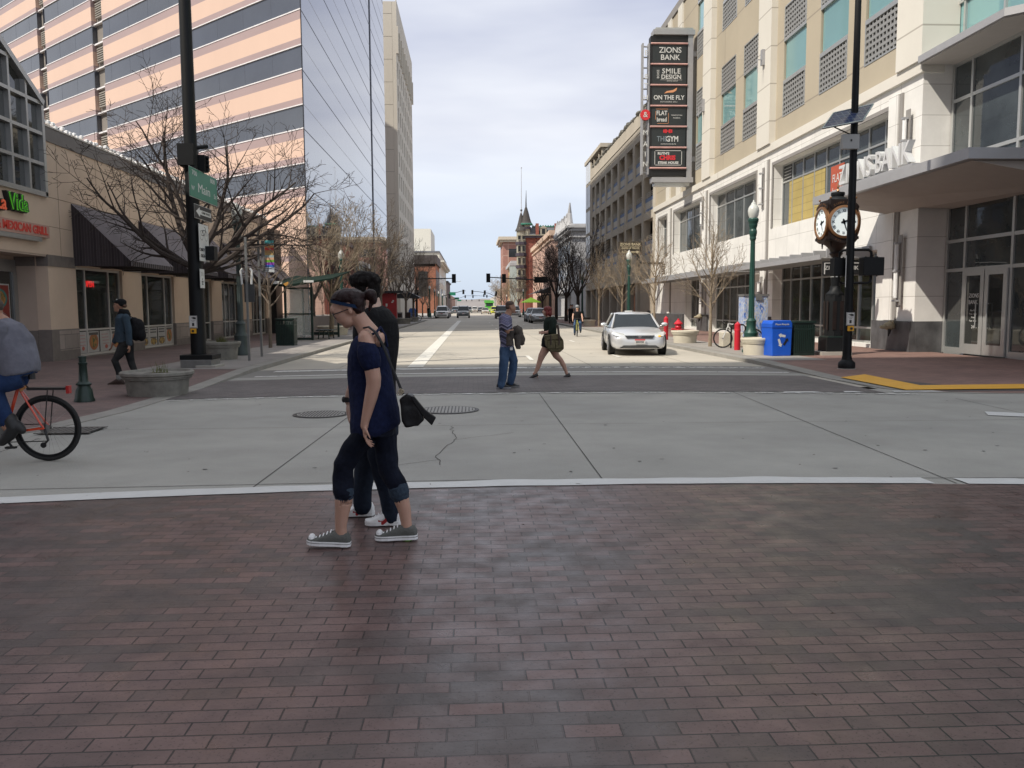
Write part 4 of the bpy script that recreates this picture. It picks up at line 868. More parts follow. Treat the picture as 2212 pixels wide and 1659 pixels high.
# ================================================================ RIGHT: parking garage
M_gar = mat('garage_concrete', (.50, .45, .37, 1), .85, var=.1, vs=.5, bump=.15); M_garw = mat('garage_white_panel', (.55, .52, .46, 1), .7, var=.05); M_garb = mat('garage_blue_stripe', (.16, .23, .38, 1), .7)
gb = thing('parking_garage', 'long multi storey parking garage with blue striped railings beyond the bank', 'parking garage', (22, 82, 0))
b = MB(); ZT_ = [15.05, 11.7, 8.35, 5.0]
Yg0, Yg1 = 62.82, 100.7
for z in ZT_: b.box(XR, XR+.5, Yg0, 96.5, z, z+.62, M_gar)
b.box(XR-.03, XR+.5, Yg0, 96.5, 15.67, 17.2, M_gar); b.box(XR-.08, XR+.1, Yg0, 96.5, 16.1, 16.2, M_gar)
b.box(XR+6, XR+6.3, Yg0, Yg1, 0, 15, M_void); b.box(XR+.5, XR+22, Yg1-.4, Yg1, 0, 17.4, M_gar); b.box(XR+.6, XR+22, Yg0+.0, Yg0+.3, 0, 17, M_gar)
b.build('spandrel', gb)
b = MB()
for z in ZT_: b.box(XR+.5, XR+20, Yg0+.3, Yg1-.5, z+.05, z+.5, mat('deck_concrete_shade', (.05, .045, .04, 1), .9))  # near black decks: the shade between floors is put into their colour
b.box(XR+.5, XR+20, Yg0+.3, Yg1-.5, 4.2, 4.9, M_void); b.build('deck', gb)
cols = [63.0, 67.3, 71.2, 74.95, 78.7, 82.45, 86.2, 89.9, 93.4, 96.3]
for y in cols: b = MB(); b.box(XR-.02, XR+.55, y-.42, y+.42, 4.2, 15.66, M_gar); b.build('column', gb)
for z in ZT_[1:]:
    for a, c in zip(cols[:-1], cols[1:]):
        a2, c2 = a+.43, c-.43
        b = MB(); b.box(XR+.12, XR+.2, a2, c2, z+.62, z+.87, M_garb); b.box(XR+.121, XR+.2, a2, c2, z+.87, z+1.42, M_garw); b.box(XR+.12, XR+.2, a2, c2, z+1.42, z+1.72, M_garb)
        pnl = b.build('stripe_panel', gb); b = MB()
        for zz in (z+1.84, z+1.98, z+2.12): b.tube([(XR+.15, a2, zz), (XR+.15, c2, zz)], .03, M_garw, 5, cap=False)
        for k in range(3): yy = a2+(c2-a2)*(k+.5)/3; b.tube([(XR+.15, yy, z+1.72), (XR+.15, yy, z+2.14)], .025, M_garw, 5, cap=False)
        b.build('rail', pnl)
b = MB(); rn = random.Random(2)
for i in range(44): b.ball((XR+.1+rn.uniform(-.1, .1), 64+i*.74, 17.3+rn.uniform(-.05, .15)), (.22, .4, rn.uniform(.14, .32)), mat('roof_planting', (.13, .125, .11, 1), .9, var=.4, vs=3), 8)
b.build('roof_parapet_clutter', gb)
b = MB(); b.box(XR-.2, XR+4, 88.5, 101.0, 18.3, 18.7, M_gar); b.box(XR-.05, XR+.1, 96.5, Yg1, 3.9, 18.3, M_gar)
for y in (91, 94.5, 88.8): b.box(XR, XR+.3, y, y+.3, 17.2, 18.3, M_gar)
b.box(XR+1.5, XR+4, 88.9, 100, 17.0, 18.3, M_black); b.build('stair_tower', gb)
b = MB()
for k in range(5):
    for j in range(2): b.box(XR-.1, XR-.05, 97.0+j*1.8, 98.4+j*1.8, 4.4+k*2.9, 6.9+k*2.9, mat('stair_glass', (.62, .66, .72, 1), .3, var=.1))
b.build('stair_window', gb)
b = MB(); b.box(XR, XR+.5, Yg0, Yg1, 3.6, 5.0, M_gar); b.box(XR-.15, XR+.1, Yg0, Yg1, 3.5, 3.62, M_gar)
for y in (69.5, 74, 78.5, 83, 87.5, 92, 96, 100.2): b.box(XR-.05, XR+.6, y-.35, y+.35, 0, 3.5, M_gar)
b.box(XR-.02, XR+.5, 62.82, 68.0, 0, 4.1, mat('tan_render', (.42, .36, .28, 1), .8)); b.build('street_level_wall', gb)  # near end of the wall in plain tan render
b = MB(); b.box(XR+.7, XR+.75, 68, 100, 0, 3.5, M_glassD)
for y in range(69, 100, 2): b.box(XR+.62, XR+.7, y, y+.1, 0, 3.5, M_frameR)
b.build('shop_window', gb)
b = MB(); b.box(XR-.06, XR+.02, 63.9, 64.9, .1, 1.25, M_black); b.build('machine_niche', gb)
# ================================================================ FAR BUILDINGS
def ff(x0, y0, s): return lambda x, y: ((x0+x/s)*.8848, (y0+y/s)*.8848)
f1 = ff(1200, 400, 6.637); f2 = ff(1200, 600, 6.637); f3 = ff(950, 550, 6.637)
# a building given by its street plane X, Y range and height; street side and camera side get windows
def simple_b(name, lab, X, y0, y1, h, mw, depth=16, z0=0, wz=None, wy=None, ww=1.2, wh=1.9, mg=M_winD, cor=None, front=None, frame=None):
    t = thing(name, lab, 'building', (X+(depth/2 if X > 0 else -depth/2), (y0+y1)/2, 0)); sg = 1 if X > 0 else -1
    b = MB(); b.box(X, X+sg*depth, y0, y1, z0, h, mw); b.build('wall', t)
    for y in (wy or []):
        for z in (wz or []):
            g = MB(); g.box(X-sg*.03, X+sg*.03, y, y+ww, z, z+wh, mg); w = g.build('window', t)
            if frame: g = MB(); g.box(X-sg*.1, X, y-.12, y+ww+.12, z+wh, z+wh+.15, frame); g.box(X-sg*.1, X, y-.12, y+ww+.12, z-.12, z, frame); g.build('sill', w)
    for (x, z, w_, h_) in (front or []):
        g = MB(); g.box(x, x+w_, y0-.03, y0+.03, z, z+h_, mg); g.build('window', t)
    if cor:
        g = MB()
        for k, (o, d, e) in enumerate(cor[0]): g.box(X-sg*o, X+sg*depth, y0-o, y1+o, d, e, cor[1])
        g.build('cornice', t)
    return t
M_orn = mat('ornate_white', (.42, .42, .43, 1), .7, var=.15, vs=1); M_orn2 = mat('ornate_shadow', (.22, .22, .23, 1), .8)
t = simple_b('ornate_building', 'pale carved stone building with finials, just past the parking garage', 14, 117.5, 136, 13.2, M_orn, 14, wy=[119+i*2.6 for i in range(6)], wz=[4.6, 8.1], ww=1.5, wh=2.7, cor=([(.5, 12.2, 12.6), (.7, 12.6, 12.9), (.3, 11.3, 11.5)], M_orn), frame=M_orn)
b = MB()
for i, y in enumerate((118.5, 122, 125.5, 129, 132.5, 135.5)):
    h = (3.0, 1.9, 1.9, 1.9, 1.9, 2.2)[i]; b.tube([(13.9, y, 12.9), (13.9, y, 13.4), (13.9, y+.2, 13.9+h*.3), (13.9, y-.15, 13.2+h)], [.7, .45, .3, .08], M_orn, 8); b.prism([(13.8, y+.3, 12.9), (13.8, y+3.2, 12.9), (13.8, y+3.2, 13.2), (13.8, y+.3, 14.1)], (.3, 0, 0), M_orn)
b.build('finial', t)
b = MB(); b.box(13.4, 14.1, 117.5, 136, 3.6, 4.1, M_orn); b.box(12.6, 14, 118, 124, 3.2, 3.3, M_black); b.build('canopy', t)
b = MB(); b.text('DRAGON', .7, (13.3, 120.5, 4.6), YM, Z3, M_wlet, ext=.02); b.build('shop_lettering', t) if 0 else None
M_sal = brickmat('salmon_wall', (.55, .36, .28, 1), (.5, .33, .26, 1), (.38, .25, .2, 1), 2.4, 1.4, .06, .8, swap='D', bump=0, var=.06)
t = simple_b('salmon_building', 'long salmon pink building with a flat cornice behind the dark trees', 14, 146.5, 192, 14.2, M_sal, 22, cor=([(.5, 14.0, 14.9), (.25, 13.2, 13.5)], mat('salmon_cornice', (.55, .40, .30, 1), .8)), wy=[150+i*6 for i in range(7)], wz=[5.4, 9.4], ww=2.2, wh=2.0, mg=mat('salmon_recess', (.42, .27, .21, 1), .8), front=[(17, 8.5, 2.5, 3.6)])
b = MB(); b.add([(14, 148, 5.2), (14, 170, 5.2), (11.2, 170, 4.0), (11.2, 148, 4.0)], [(0, 1, 2, 3)], M_black); b.add([(14, 148, 5.2), (11.2, 148, 4.0), (14, 148, 4.0)], [(0, 1, 2)], M_black)
b.build('shop_awning', t)
b = MB()
for i in range(12): b.box(13.2, 13.6, 147.5+i*2, 147.9+i*2, .1, 3.6, mat('timber_post', (.40, .26, .18, 1), .8))
b.build('arcade_post', t)
b = MB(); b.box(13.8, 13.9, 146.6, 170, 0, 3.9, M_void); b.build('shopfront', t)
M_red_b = brickmat('red_brick', (.25, .075, .05, 1), (.22, .065, .045, 1), (.2, .1, .08, 1), .6, .3, .02, .85, swap='D', bump=0, var=.1)
M_slate = mat('slate_roof', (.10, .105, .11, 1), .7, var=.2, vs=1); M_cop = mat('copper_green', (.03, .16, .11, 1), .6); M_bay = mat('bay_cream', (.30, .28, .22, 1), .8); M_eav = mat('eave_purple', (.045, .035, .05, 1), .6)
hy = 195.0
t = thing('old_hotel', 'red brick old hotel with pointed slate turret and green copper trim', 'building', (24, 210, 0))
b = MB(); b.box(12.6, 44, hy, 232, 0, 17.6, M_red_b); b.build('wall', t)
b = MB(); b.box(12.2, 44, hy-.5, 232, 17.6, 18.1, M_eav); b.box(12.2, 44, hy-.7, hy, 18.1, 18.25, M_bay); b.build('eaves', t)
b = MB(); b.prism([(12.8, hy-.3, 18.25), (44, hy-.3, 18.25), (43, hy+2.0, 20.3), (14.2, hy+2.0, 20.3)], (0, 22, 0), M_slate); b.build('roof', t)
b = MB(); b.box(14.2, 43, hy+1.8, hy+2.2, 20.3, 20.5, M_cop)
for i in range(40): b.ball((14.4+i*.6, hy+2.0, 20.6), .17, M_cop, 6)
b.build('copper_ridge', t)
for x in (14.9, 19.3): b = MB(); b.box(x, x+.7, hy-.4, hy+.5, 18.25, 20.9, M_red_b); b.build('chimney', t)
b = MB(); b.box(15.95, 17.4, hy-.4, hy+1.6, 18.25, 19.8, M_bay); b.prism([(15.75, hy-.5, 19.8), (17.6, hy-.5, 19.8), (16.67, hy-.5, 20.45)], (0, 2.0, 0), M_bay); d_ = b.build('dormer', t); b = MB(); b.box(16.3, 17.05, hy-.46, hy-.4, 18.5, 19.6, M_winD); b.build('window', d_)
M_spire = mat('spire_slate', (.05, .045, .042, 1), .8, var=.2, vs=2)
tx, ty = 11.55, hy+.6
def octa(r, z, cx=tx, cy=ty, n=8): return [(cx+r*cos(pi/8+2*pi*k/n), cy+r*sin(pi/8+2*pi*k/n), z) for k in range(n)]
b = MB(); b.prism(octa(1.15, 3.5), (0, 0, 16.4), M_bay); b.prism(octa(1.0, 17.8, tx+1.15), (0, 0, 3.1), M_bay); b.build('turret', t)
b = MB()
for z in (5.2, 7.9, 10.6, 13.4, 16.0): b.prism(octa(1.4, z), (0, 0, .7), M_eav)
b.prism(octa(1.25, 19.6, tx+1.15), (0, 0, .5), M_eav); b.build('turret_band', t)
for z in (6.2, 8.9, 11.6, 14.4, 17.2):
    for x in (10.75, 11.75):
        b = MB(); b.box(x, x+.55, ty-1.16, ty-.95, z, z+(1.4 if z < 17 else .9), M_winD); w = b.build('window', t); b = MB(); b.box(x-.08, x+.63, ty-1.2, ty-.95, z-.1, z, M_bay); b.box(x-.08, x+.63, ty-1.2, ty-.95, z+(1.4 if z < 17 else .9), z+(1.5 if z < 17 else 1.0), M_bay); b.build('frame', w)
b = MB(); b.lathe([(1.55, 20.8), (1.2, 21.3), (.95, 22.1), (.62, 23.4), (.3, 24.5), (.08, 24.9)], (tx+1.15, ty, 0), M_spire, 14); b.lathe([(1.45, 19.2), (1.05, 20.0), (.75, 21.1), (.4, 22.6), (.12, 23.5)], (tx, ty, 0), M_spire, 14); b.build('spire', t)
b = MB(); b.lathe([(1.5, 20.55), (1.6, 20.8), (1.45, 20.95)], (tx+1.15, ty, 0), M_cop, 14); b.build('copper_band', t)
b = MB(); b.tube([(tx+1.15, ty, 24.6), (tx+1.15, ty, 26.0), (tx+1.2, ty, 28.6)], [.2, .14, .03], M_slate, 8); b.tube([(tx+.05, ty, 23.2), (tx+.05, ty, 24.4), (tx+.1, ty, 33.7)], [.2, .09, .05], M_orn, 8); b.ball((tx+.1, ty, 33.7), .16, M_orn, 8); b.ball((tx+.05, ty, 24.0), .28, M_slate, 8); b.build('flagpole', t)
t = simple_b('yellow_building', 'ochre and white building with curved cornice beside the old hotel', 11.4, 236, 262, 14.2, mat('ochre_wall', (.48, .30, .12, 1), .8), 18, cor=([(.8, 13.2, 14.0), (.4, 14.0, 14.6)], M_orn), wy=[238+i*4 for i in range(5)], wz=[4.5, 8.5], ww=1.8, wh=2.4, frame=M_orn)
b = MB(); b.box(10.6, 13.4, 235.3, 236, 0, 13.4, mat('mint_wall', (.45, .52, .50, 1), .8)); b.box(15.6, 20, 235.2, 236, 4, 9, mat('pale_yellow_wall', (.55, .45, .3, 1), .8)); b.box(15, 21, 234.4, 236, 3.4, 4.4, mat('awning_maroon', (.14, .05, .045, 1), .8)); b.build('front_pier', t)
M_pbr = brickmat('pink_brick', (.36, .19, .15, 1), (.33, .17, .135, 1), (.48, .33, .26, 1), 9, 3.7, .12, .85, swap='D', bump=0, var=.08, offset=0)
t = simple_b('pink_brick_building', 'pink brick apartment building with cream cornice, far down the street', 10.3, 276, 300, 24.0, M_pbr, 26, cor=([(.9, 22.9, 23.6), (1.5, 23.6, 24.6)], mat('cream_cornice', (.55, .48, .38, 1), .8)), front=[(12.2, 18.0, 4.8, 2.7), (12.2, 12.6, 4.8, 2.7), (12.2, 7.2, 4.8, 2.7), (12.2, 2, 4.8, 2.7)])
for i, (X, y0, y1, h, c_, lab) in enumerate(((11, 320, 380, 9, (.35, .25, .2, 1), 'low brown shop row beyond the pink brick building'), (11, 400, 520, 7, (.45, .42, .38, 1), 'low pale shop row near the horizon on the right'), (-10.5, 400, 520, 7.5, (.30, .17, .13, 1), 'low red brick row near the horizon on the left'))):
    simple_b('shop_row', lab, X, y0, y1, h, mat('row_wall_%s' % 'abc'[i], c_, .85, var=.2, vs=.3), 16)
# left side, beyond the concrete tower
M_brown = brickmat('orange_brick', (.33, .135, .075, 1), (.30, .12, .07, 1), (.25, .13, .1, 1), .6, .3, .02, .85, swap='D', bump=0, var=.12)
M_mans = brickmat('ribbed_metal', (.075, .062, .06, 1), (.065, .054, .052, 1), (.035, .03, .03, 1), .8, 30, .09, .6, swap='D', bump=0, var=.1, offset=0)
t = thing('brick_office', 'orange brick office with ribbed dark metal top beyond the beige tower', 'building', (-17, 230, 0))
b = MB(); b.box(-9.5, -40, 219, 244, 0, 12.9, M_brown); b.build('wall', t); b = MB(); b.box(-9.1, -40, 218.6, 244.4, 12.9, 15.2, M_mans); b.box(-9.6, -40, 219, 244, 12.3, 12.9, M_pbr); b.build('metal_top', t)
b = MB(); b.box(-11.6, -14, 218.9, 219.1, 4.5, 11, M_winD); b.box(-16.6, -19, 218.9, 219.1, 4.5, 11, M_winD); b.box(-9.45, -9.6, 221, 243, 4.6, 11.5, mat('blue_slate_panel', (.11, .12, .15, 1), .5)); b.build('window', t)
b = MB(); b.box(-11.9, -30, 205, 218.3, 15, 19.5, M_orn); b.build('white_penthouse', t) if 0 else None
t = simple_b('white_building', 'cream classical building with heavy cornice beyond the brick office', -10.2, 262, 330, 17.2, mat('cream_stone', (.62, .60, .52, 1), .7, var=.08), 20, wy=[268+i*8 for i in range(6)], wz=[5, 9.5], ww=2, wh=2.6, cor=([(1.0, 15.0, 15.6), (1.6, 15.6, 16.2), (.1, 16.2, 18.6)], mat('cream_stone', (.6, .58, .5, 1))), front=[(-14.8, 11.5, 2.6, 2.4)])
b = MB(); b.box(-10.0, -22, 261.6, 330, 18.6, 19.1, mat('grey_coping', (.16, .17, .19, 1), .7)); b.build('coping', t)
b = MB(); b.box(-10.6, -30, 252, 262, 0, 11.5, mat('brown_annexe', (.13, .08, .065, 1), .8)); b.box(-10.2, -30, 251.5, 262, 8.3, 8.9, M_black); b.build('lower_annexe', t)
t = simple_b('white_block', 'pale cream penthouse block rising behind the brick office roof', -14.5, 300, 330, 29.5, mat('pale_block', (.68, .66, .58, 1), .7), 20)
t = simple_b('shop_row', 'dark brick row beyond the cream classical building on the left', -10.3, 345, 392, 12.2, mat('row_dark', (.10, .065, .06, 1), .8), 18, cor=([(.5, 12.0, 12.5)], M_black))
# thin radio mast far away
t = thing('radio_mast', 'thin radio mast rising behind the low roofs on the left', 'mast', (-44, 900, 0)); b = MB(); b.tube([(-58.5, 900, 0), (-58.5, 900, 71)], [.35, .25], M_orn, 5); b.ball((-58.5, 900, 71), .7, M_orn, 6); b.build('pole', t)
# ================================================================ STREET FURNITURE
M_pole = mat('black_pole', (.007, .008, .009, 1), .55, .0, spec=.25, var=.15, vs=4)
M_green = mat('park_green', (.012, .055, .042, 1), .45, .1, var=.2, vs=5)
M_greend = mat('dark_green_steel', (.012, .028, .022, 1), .4, .2, var=.15)
M_greysteel = mat('galvanised', (.20, .20, .195, 1), .5, .5, var=.15, vs=8)
M_signw = mat('sign_white', (.60, .60, .58, 1), .5, var=.05); M_signg = mat('street_sign_green', (.012, .17, .10, 1), .4, var=.1); M_btn = mat('button_yellow', (.75, .38, .02, 1), .5)
M_conc = mat('cast_planter', (.20, .19, .165, 1), .85, var=.3, vs=5, bump=.5, bs=70); M_soil = mat('soil', (.06, .045, .03, 1), .95, var=.4, vs=12, bump=.6)
M_globe = mat('lamp_globe', (.52, .53, .50, 1), .2, var=.03); M_redp = mat('red_enamel', (.50, .015, .03, 1), .4, var=.12, vs=6)
c3 = q(0, 600, 3.016); c8 = q(1900, 350, 3.687); c6 = q(1900, 0, 3.687); c9 = q(1900, 650, 3.687); c4 = q(400, 550, 4.424); cs = q(430, 350, 3.015)
def platebox(b, y0, z0, y1, z1, X, m, th=.012): b.box(X, X+th, y0, y1, z0, z1, m)
# --- left signal pole
px_, py_ = -6.95, 21.4
t = thing('signal_pole', 'thick black signal pole on the left corner carrying the green Main St sign', 'signal pole', (px_, py_, .1))
b = MB(); b.tube([(px_, py_, .28), (px_, py_, 4.9), (px_, py_, 11)], [.188, .16, .135], M_pole, 20); b.build('pole', t, smooth='auto')
b = MB(); b.box(px_-.34, px_+.42, py_-.38, py_+.38, .1, .3, M_greysteel); b.box(px_-.36, px_+.44, py_-.36, py_+.4, .3, .42, M_pole); b.box(px_+.05, px_+.55, py_-.46, py_+.3, .05, .16, M_side2); b.build('base', t, bevel=.015)
b = MB(); b.box(px_-.26, px_+.12, py_-.22, py_+.22, 5.1, 5.62, M_pole); b.tube([(px_+.1, py_, 5.55), (px_+.36, py_+.2, 5.62)], .05, M_pole); b.box(px_+.1, px_+.3, py_+.1, py_+.4, 5.0, 5.4, M_pole)
for i in range(4): b.tube([(px_+.3, py_+.25, 5.05+i*.1), (px_+.36, py_+.25, 5.05+i*.1)], .05, M_pole)
b.build('signal_bracket', t)
def sign_on(X, c00, c11, par, nm, m, edge=None, lab=None):
    """plate parallel to the street, from two pixel corners"""
    y0, z1 = PX(*c00, X); y1, z0 = PX(*c11, X); bb = MB(); bb.box(X-.01, X, y0, y1, z0, z1, m)
    if edge: bb.box(X-.012, X-.011, y0-.012, y1+.012, z0-.012, z1+.012, edge)
    o = bb.build(nm, par); 
    if lab: o['label'] = lab
    return o, y0, y1, z0, z1
XS = px_+.22
o, y0, y1, z0, z1 = sign_on(XS, cs(112, 140), cs(318, 440), t, 'street_sign', M_signg, M_signw, 'green street name sign reading 700 800 W Main St'); cy, cz = (y0+y1)/2, (z0+z1)/2; hh = z1-z0; ww = y1-y0
b = MB(); b.text('Main', hh*.46, (XS+.002, cy+.0, cz-hh*.13), RY, Z3, M_signw, ext=.002, sx=ww/hh*.52); b.text('W', hh*.22, (XS+.002, y0+ww*.1, cz-hh*.2), RY, Z3, M_signw, ext=.002, sx=ww/hh*.5); b.text('St', hh*.24, (XS+.002, y1-ww*.09, cz-hh*.2), RY, Z3, M_signw, ext=.002, sx=ww/hh*.5)
b.text('700', hh*.24, (XS+.002, y0+ww*.17, z1-hh*.17), RY, Z3, M_signw, ext=.002, sx=ww/hh*.5); b.text('800', hh*.24, (XS+.002, y1-ww*.17, z1-hh*.17), RY, Z3, M_signw, ext=.002, sx=ww/hh*.5); b.build('lettering', o)
o, y0, y1, z0, z1 = sign_on(XS-.03, cs(150, 420), cs(275, 560), t, 'one_way_sign', M_black, M_signw, 'black ONE WAY arrow sign'); cy, cz = (y0+y1)/2, (z0+z1)/2; hh = z1-z0; ww = y1-y0
b = MB(); x = XS-.027; b.poly([(x, y0+ww*.06, cz), (x, y0+ww*.28, cz+hh*.38), (x, y0+ww*.28, cz+hh*.18), (x, y1-ww*.05, cz+hh*.18), (x, y1-ww*.05, cz-hh*.18), (x, y0+ww*.28, cz-hh*.18), (x, y0+ww*.28, cz-hh*.38)][::-1], M_signw); b.text('ONE WAY', hh*.26, (x+.002, cy+ww*.14, cz), RY, Z3, M_black, ext=.001, sx=ww/hh*.42, weight=.003); b.build('arrow', o)
o, y0, y1, z0, z1 = sign_on(XS-.02, cs(178, 565), cs(255, 852), t, 'bicycle_sign', M_signw, M_black, 'white sign with a bicycle reading OBEY PED SIGNAL'); cy, cz = (y0+y1)/2, (z0+z1)/2; hh = z1-z0; ww = y1-y0
b = MB(); x = XS-.018
def ring(b, cy, cz, r, w, m, X, n=18, ky=1): b.add([(X, cy+r*ky*cos(2*pi*k/n), cz+r*sin(2*pi*k/n)) for k in range(n)]+[(X, cy+(r+w)*ky*cos(2*pi*k/n), cz+(r+w)*sin(2*pi*k/n)) for k in range(n)], [(k, (k+1) % n, (k+1) % n+n, k+n) for k in range(n)], m)
wy = ww*.19; zb = cz+hh*.2
for s_ in (-1, 1): ring(b, cy+s_*ww*.24, zb, wy*.8, .012, M_black, x)
for p0, p1 in (((-.24, 0), (-.1, .16)), ((-.1, .16), (.2, .16)), ((.2, .16), (.0, 0)), ((.0, 0), (-.1, .16)), ((-.24, 0), (0, 0)), ((.24, 0), (.17, .24)), ((.17, .24), (.05, .26))): bar(b, (x, cy+p0[0]*ww, zb+p0[1]*ww*1.15), (x, cy+p1[0]*ww, zb+p1[1]*ww*1.15), .012, .004, M_black)
b.text('OBEY PED', hh*.115, (x+.002, cy, cz-hh*.19), RY, Z3, M_black, ext=.001, sx=ww/hh*2.0, weight=.002); b.text('SIGNAL', hh*.115, (x+.002, cy, cz-hh*.36), RY, Z3, M_black, ext=.001, sx=ww/hh*2.0, weight=.002); b.build('lettering', o)
o, y0, y1, z0, z1 = sign_on(XS-.02, cs(184, 900), cs(220, 1042), t, 'small_sign', M_signw, M_black, 'narrow white bicycle push button sign'); cy, cz = (y0+y1)/2, (z0+z1)/2
b = MB(); b.text('TO\nREQUEST\nGREEN', .06, (XS-.017, cy, cz-.08), RY, Z3, M_black, ext=.001, sx=.5); ring(b, cy-.05, z1-.12, .035, .007, M_black, XS-.017, 12); ring(b, cy+.05, z1-.12, .035, .007, M_black, XS-.017, 12); b.build('lettering', o)
b = MB(); b.box(px_+.16, px_+.42, py_+.2, py_+.5, 2.8, 3.15, M_pole); b.build('walk_signal', t)
def push_plate(b, b2, x, y, z, w=.20, h=.31):
    b.box(x-w/2, x+w/2, y-.006, y, z, z+h, M_signw); b2.box(x-w*.42, x+w*.42, y-.009, y-.006, z+h*.04, z+h*.055, M_black)
    for (a, c, d, e) in ((-.46, .46, .02, .035), (-.46, .46, .965, .98), (-.46, -.43, .02, .98), (.43, .46, .02, .98)): b2.box(x+a*w, x+c*w, y-.009, y-.006, z+d*h, z+e*h, M_black)
    b2.poly([(x-w*.35, y-.01, z+h*.82), (x+w*.1, y-.01, z+h*.9), (x+w*.36, y-.01, z+h*.86), (x+w*.36, y-.01, z+h*.72), (x+w*.0, y-.01, z+h*.74), (x-w*.1, y-.01, z+h*.8)], M_black)
    b2.text('TO CROSS', h*.085, (x, y-.01, z+h*.64), X3, Z3, M_black, ext=.001); b2.text('PUSH', h*.08, (x, y-.01, z+h*.53), X3, Z3, M_black, ext=.001)
    b2.box(x-w*.13, x+w*.13, y-.01, y-.006, z+h*.17, z+h*.42, M_black)
def push_set(t, x, y, z):
    b, b2 = MB(), MB(); push_plate(b, b2, x, y, z); o = b.build('push_sign', t); b2.build('pictogram', o)
    b = MB(); b.box(x-.06, x+.07, y-.05, y+.02, z-.13, z-.01, M_btn); b.tube([(x+.005, y-.075, z-.07), (x+.005, y-.05, z-.07)], .03, M_black, 10); b.build('push_button', t)
sx_, sz_ = PY(*c4(325, 1075), py_-.19); push_set(t, sx_, py_-.185, sz_)
# --- right pole with solar panel and walk signals
rx, ry = 9.0, 19.55
t = thing('signal_pole', 'slender black pole with a tilted solar panel on the right corner', 'signal pole', (rx, ry, .05))
b = MB(); b.tube([(rx, ry, .3), (rx, ry, 4.5), (rx, ry, 11)], [.105, .086, .062], M_pole, 18); b.build('pole', t, smooth='auto')
b = MB(); b.lathe([(.19, .05), (.2, .12), (.19, .2), (.12, .27), (.11, .36)], (rx, ry, 0), M_pole, 20); b.lathe([(.23, .02), (.22, .06)], (rx, ry, 0), M_side2, 10); b.build('base', t, smooth='auto')
def P3(pt, Y): x, z = PY(*pt, Y); return Vector((x, Y, z))
A, B_, C_, D_ = P3(c6(420, 1195), ry-.55), P3(c6(785, 1130), ry-.4), P3(c6(880, 982), ry+.25), P3(c6(520, 1058), ry+.1)
b = MB(); M_sol = brickmat('solar_cell', (.035, .05, .12, 1), (.03, .042, .10, 1), (.14, .16, .2, 1), .145, .11, .008, .2, bump=0, var=.1, offset=0)
nn = (B_-A).cross(D_-A).normalized()*.03
b.prism([A, B_, C_, D_], nn, M_sol); o = b.build('solar_panel', t); b = MB()
for p, q_ in ((A, B_), (B_, C_), (C_, D_), (D_, A)): b.tube([p+nn, q_+nn], .016, M_frameR, 6)
b.build('frame', o); b = MB(); mid = (A+C_)/2; b.tube([mid-nn*.5, (rx, ry, mid.z-.12)], .02, M_pole, 6); b.tube([A*.7+B_*.3, (rx, ry, mid.z-.4)], .014, M_pole, 6); b.build('panel_strut', t)
x0, z1 = PY(*c6(602, 1240), ry-.16); x1, z0 = PY(*c6(745, 1375), ry-.16); b = MB(); b.box(x0, x1, ry-.2, ry-.08, z0, z1, M_grille); b.box((x0+x1)/2-.02, (x0+x1)/2+.02, ry-.21, ry-.2, (z0+z1)/2, (z0+z1)/2+.05, M_black); b.build('control_box', t, bevel=.01)
def walkhead(cx, cz, w, h, y):
    b = MB(); b.box(cx-w/2, cx+w/2, y-.14, y+.12, cz-h/2, cz+h/2, M_pole); 
    for s1 in (-1, 1):
        for s2 in (-1, 1): b.tube([(cx+s1*w*.28, y, cz+s2*h*.5), (cx+s1*w*.28, y, cz+s2*(h*.5+.025))], .02, M_pole, 6)
    o = b.build('walk_signal', t, bevel=.055)
cx, cz = PY(*c8(848, 1142), ry); walkhead(cx, cz, .50, .43, ry); cx2, cz2 = PY(*c8(560, 1145), ry+.25); walkhead(cx2, cz2, .36, .43, ry+.25)
b = MB(); zt = PY(*c8(700, 990), ry)[1]; zb = PY(*c8(700, 1290), ry)[1]
for zz, s in ((zt, 1), (zb, -1)):
    b.tube([(rx, ry, zz), (cx-.08, ry, zz), (cx-.01, ry, zz-s*.05), (cx, ry, cz+s*.2)], .032, M_pole, 8); b.tube([(rx, ry, zz), (cx2+.08, ry+.22, zz), (cx2, ry+.25, zz-s*.05), (cx2, ry+.25, cz2+s*.2)], .028, M_pole, 8)
b.tube([(cx, ry, cz+.24), (cx, ry, cz+.33)], .028, M_greysteel, 8); b.tube([(cx, ry, cz-.36), (cx, ry, cz-.22)], .028, M_greysteel, 8); b.build('signal_arm', t, smooth='auto')
sx_, sz_ = PY(*c9(655, 565), ry-.11); push_set(t, sx_, ry-.1, sz_)
b = MB(); b.box(rx-.12, rx-.105, ry-.05, ry-.04, 2.0, 2.75, M_signw); b.build('sticker_strip', t)
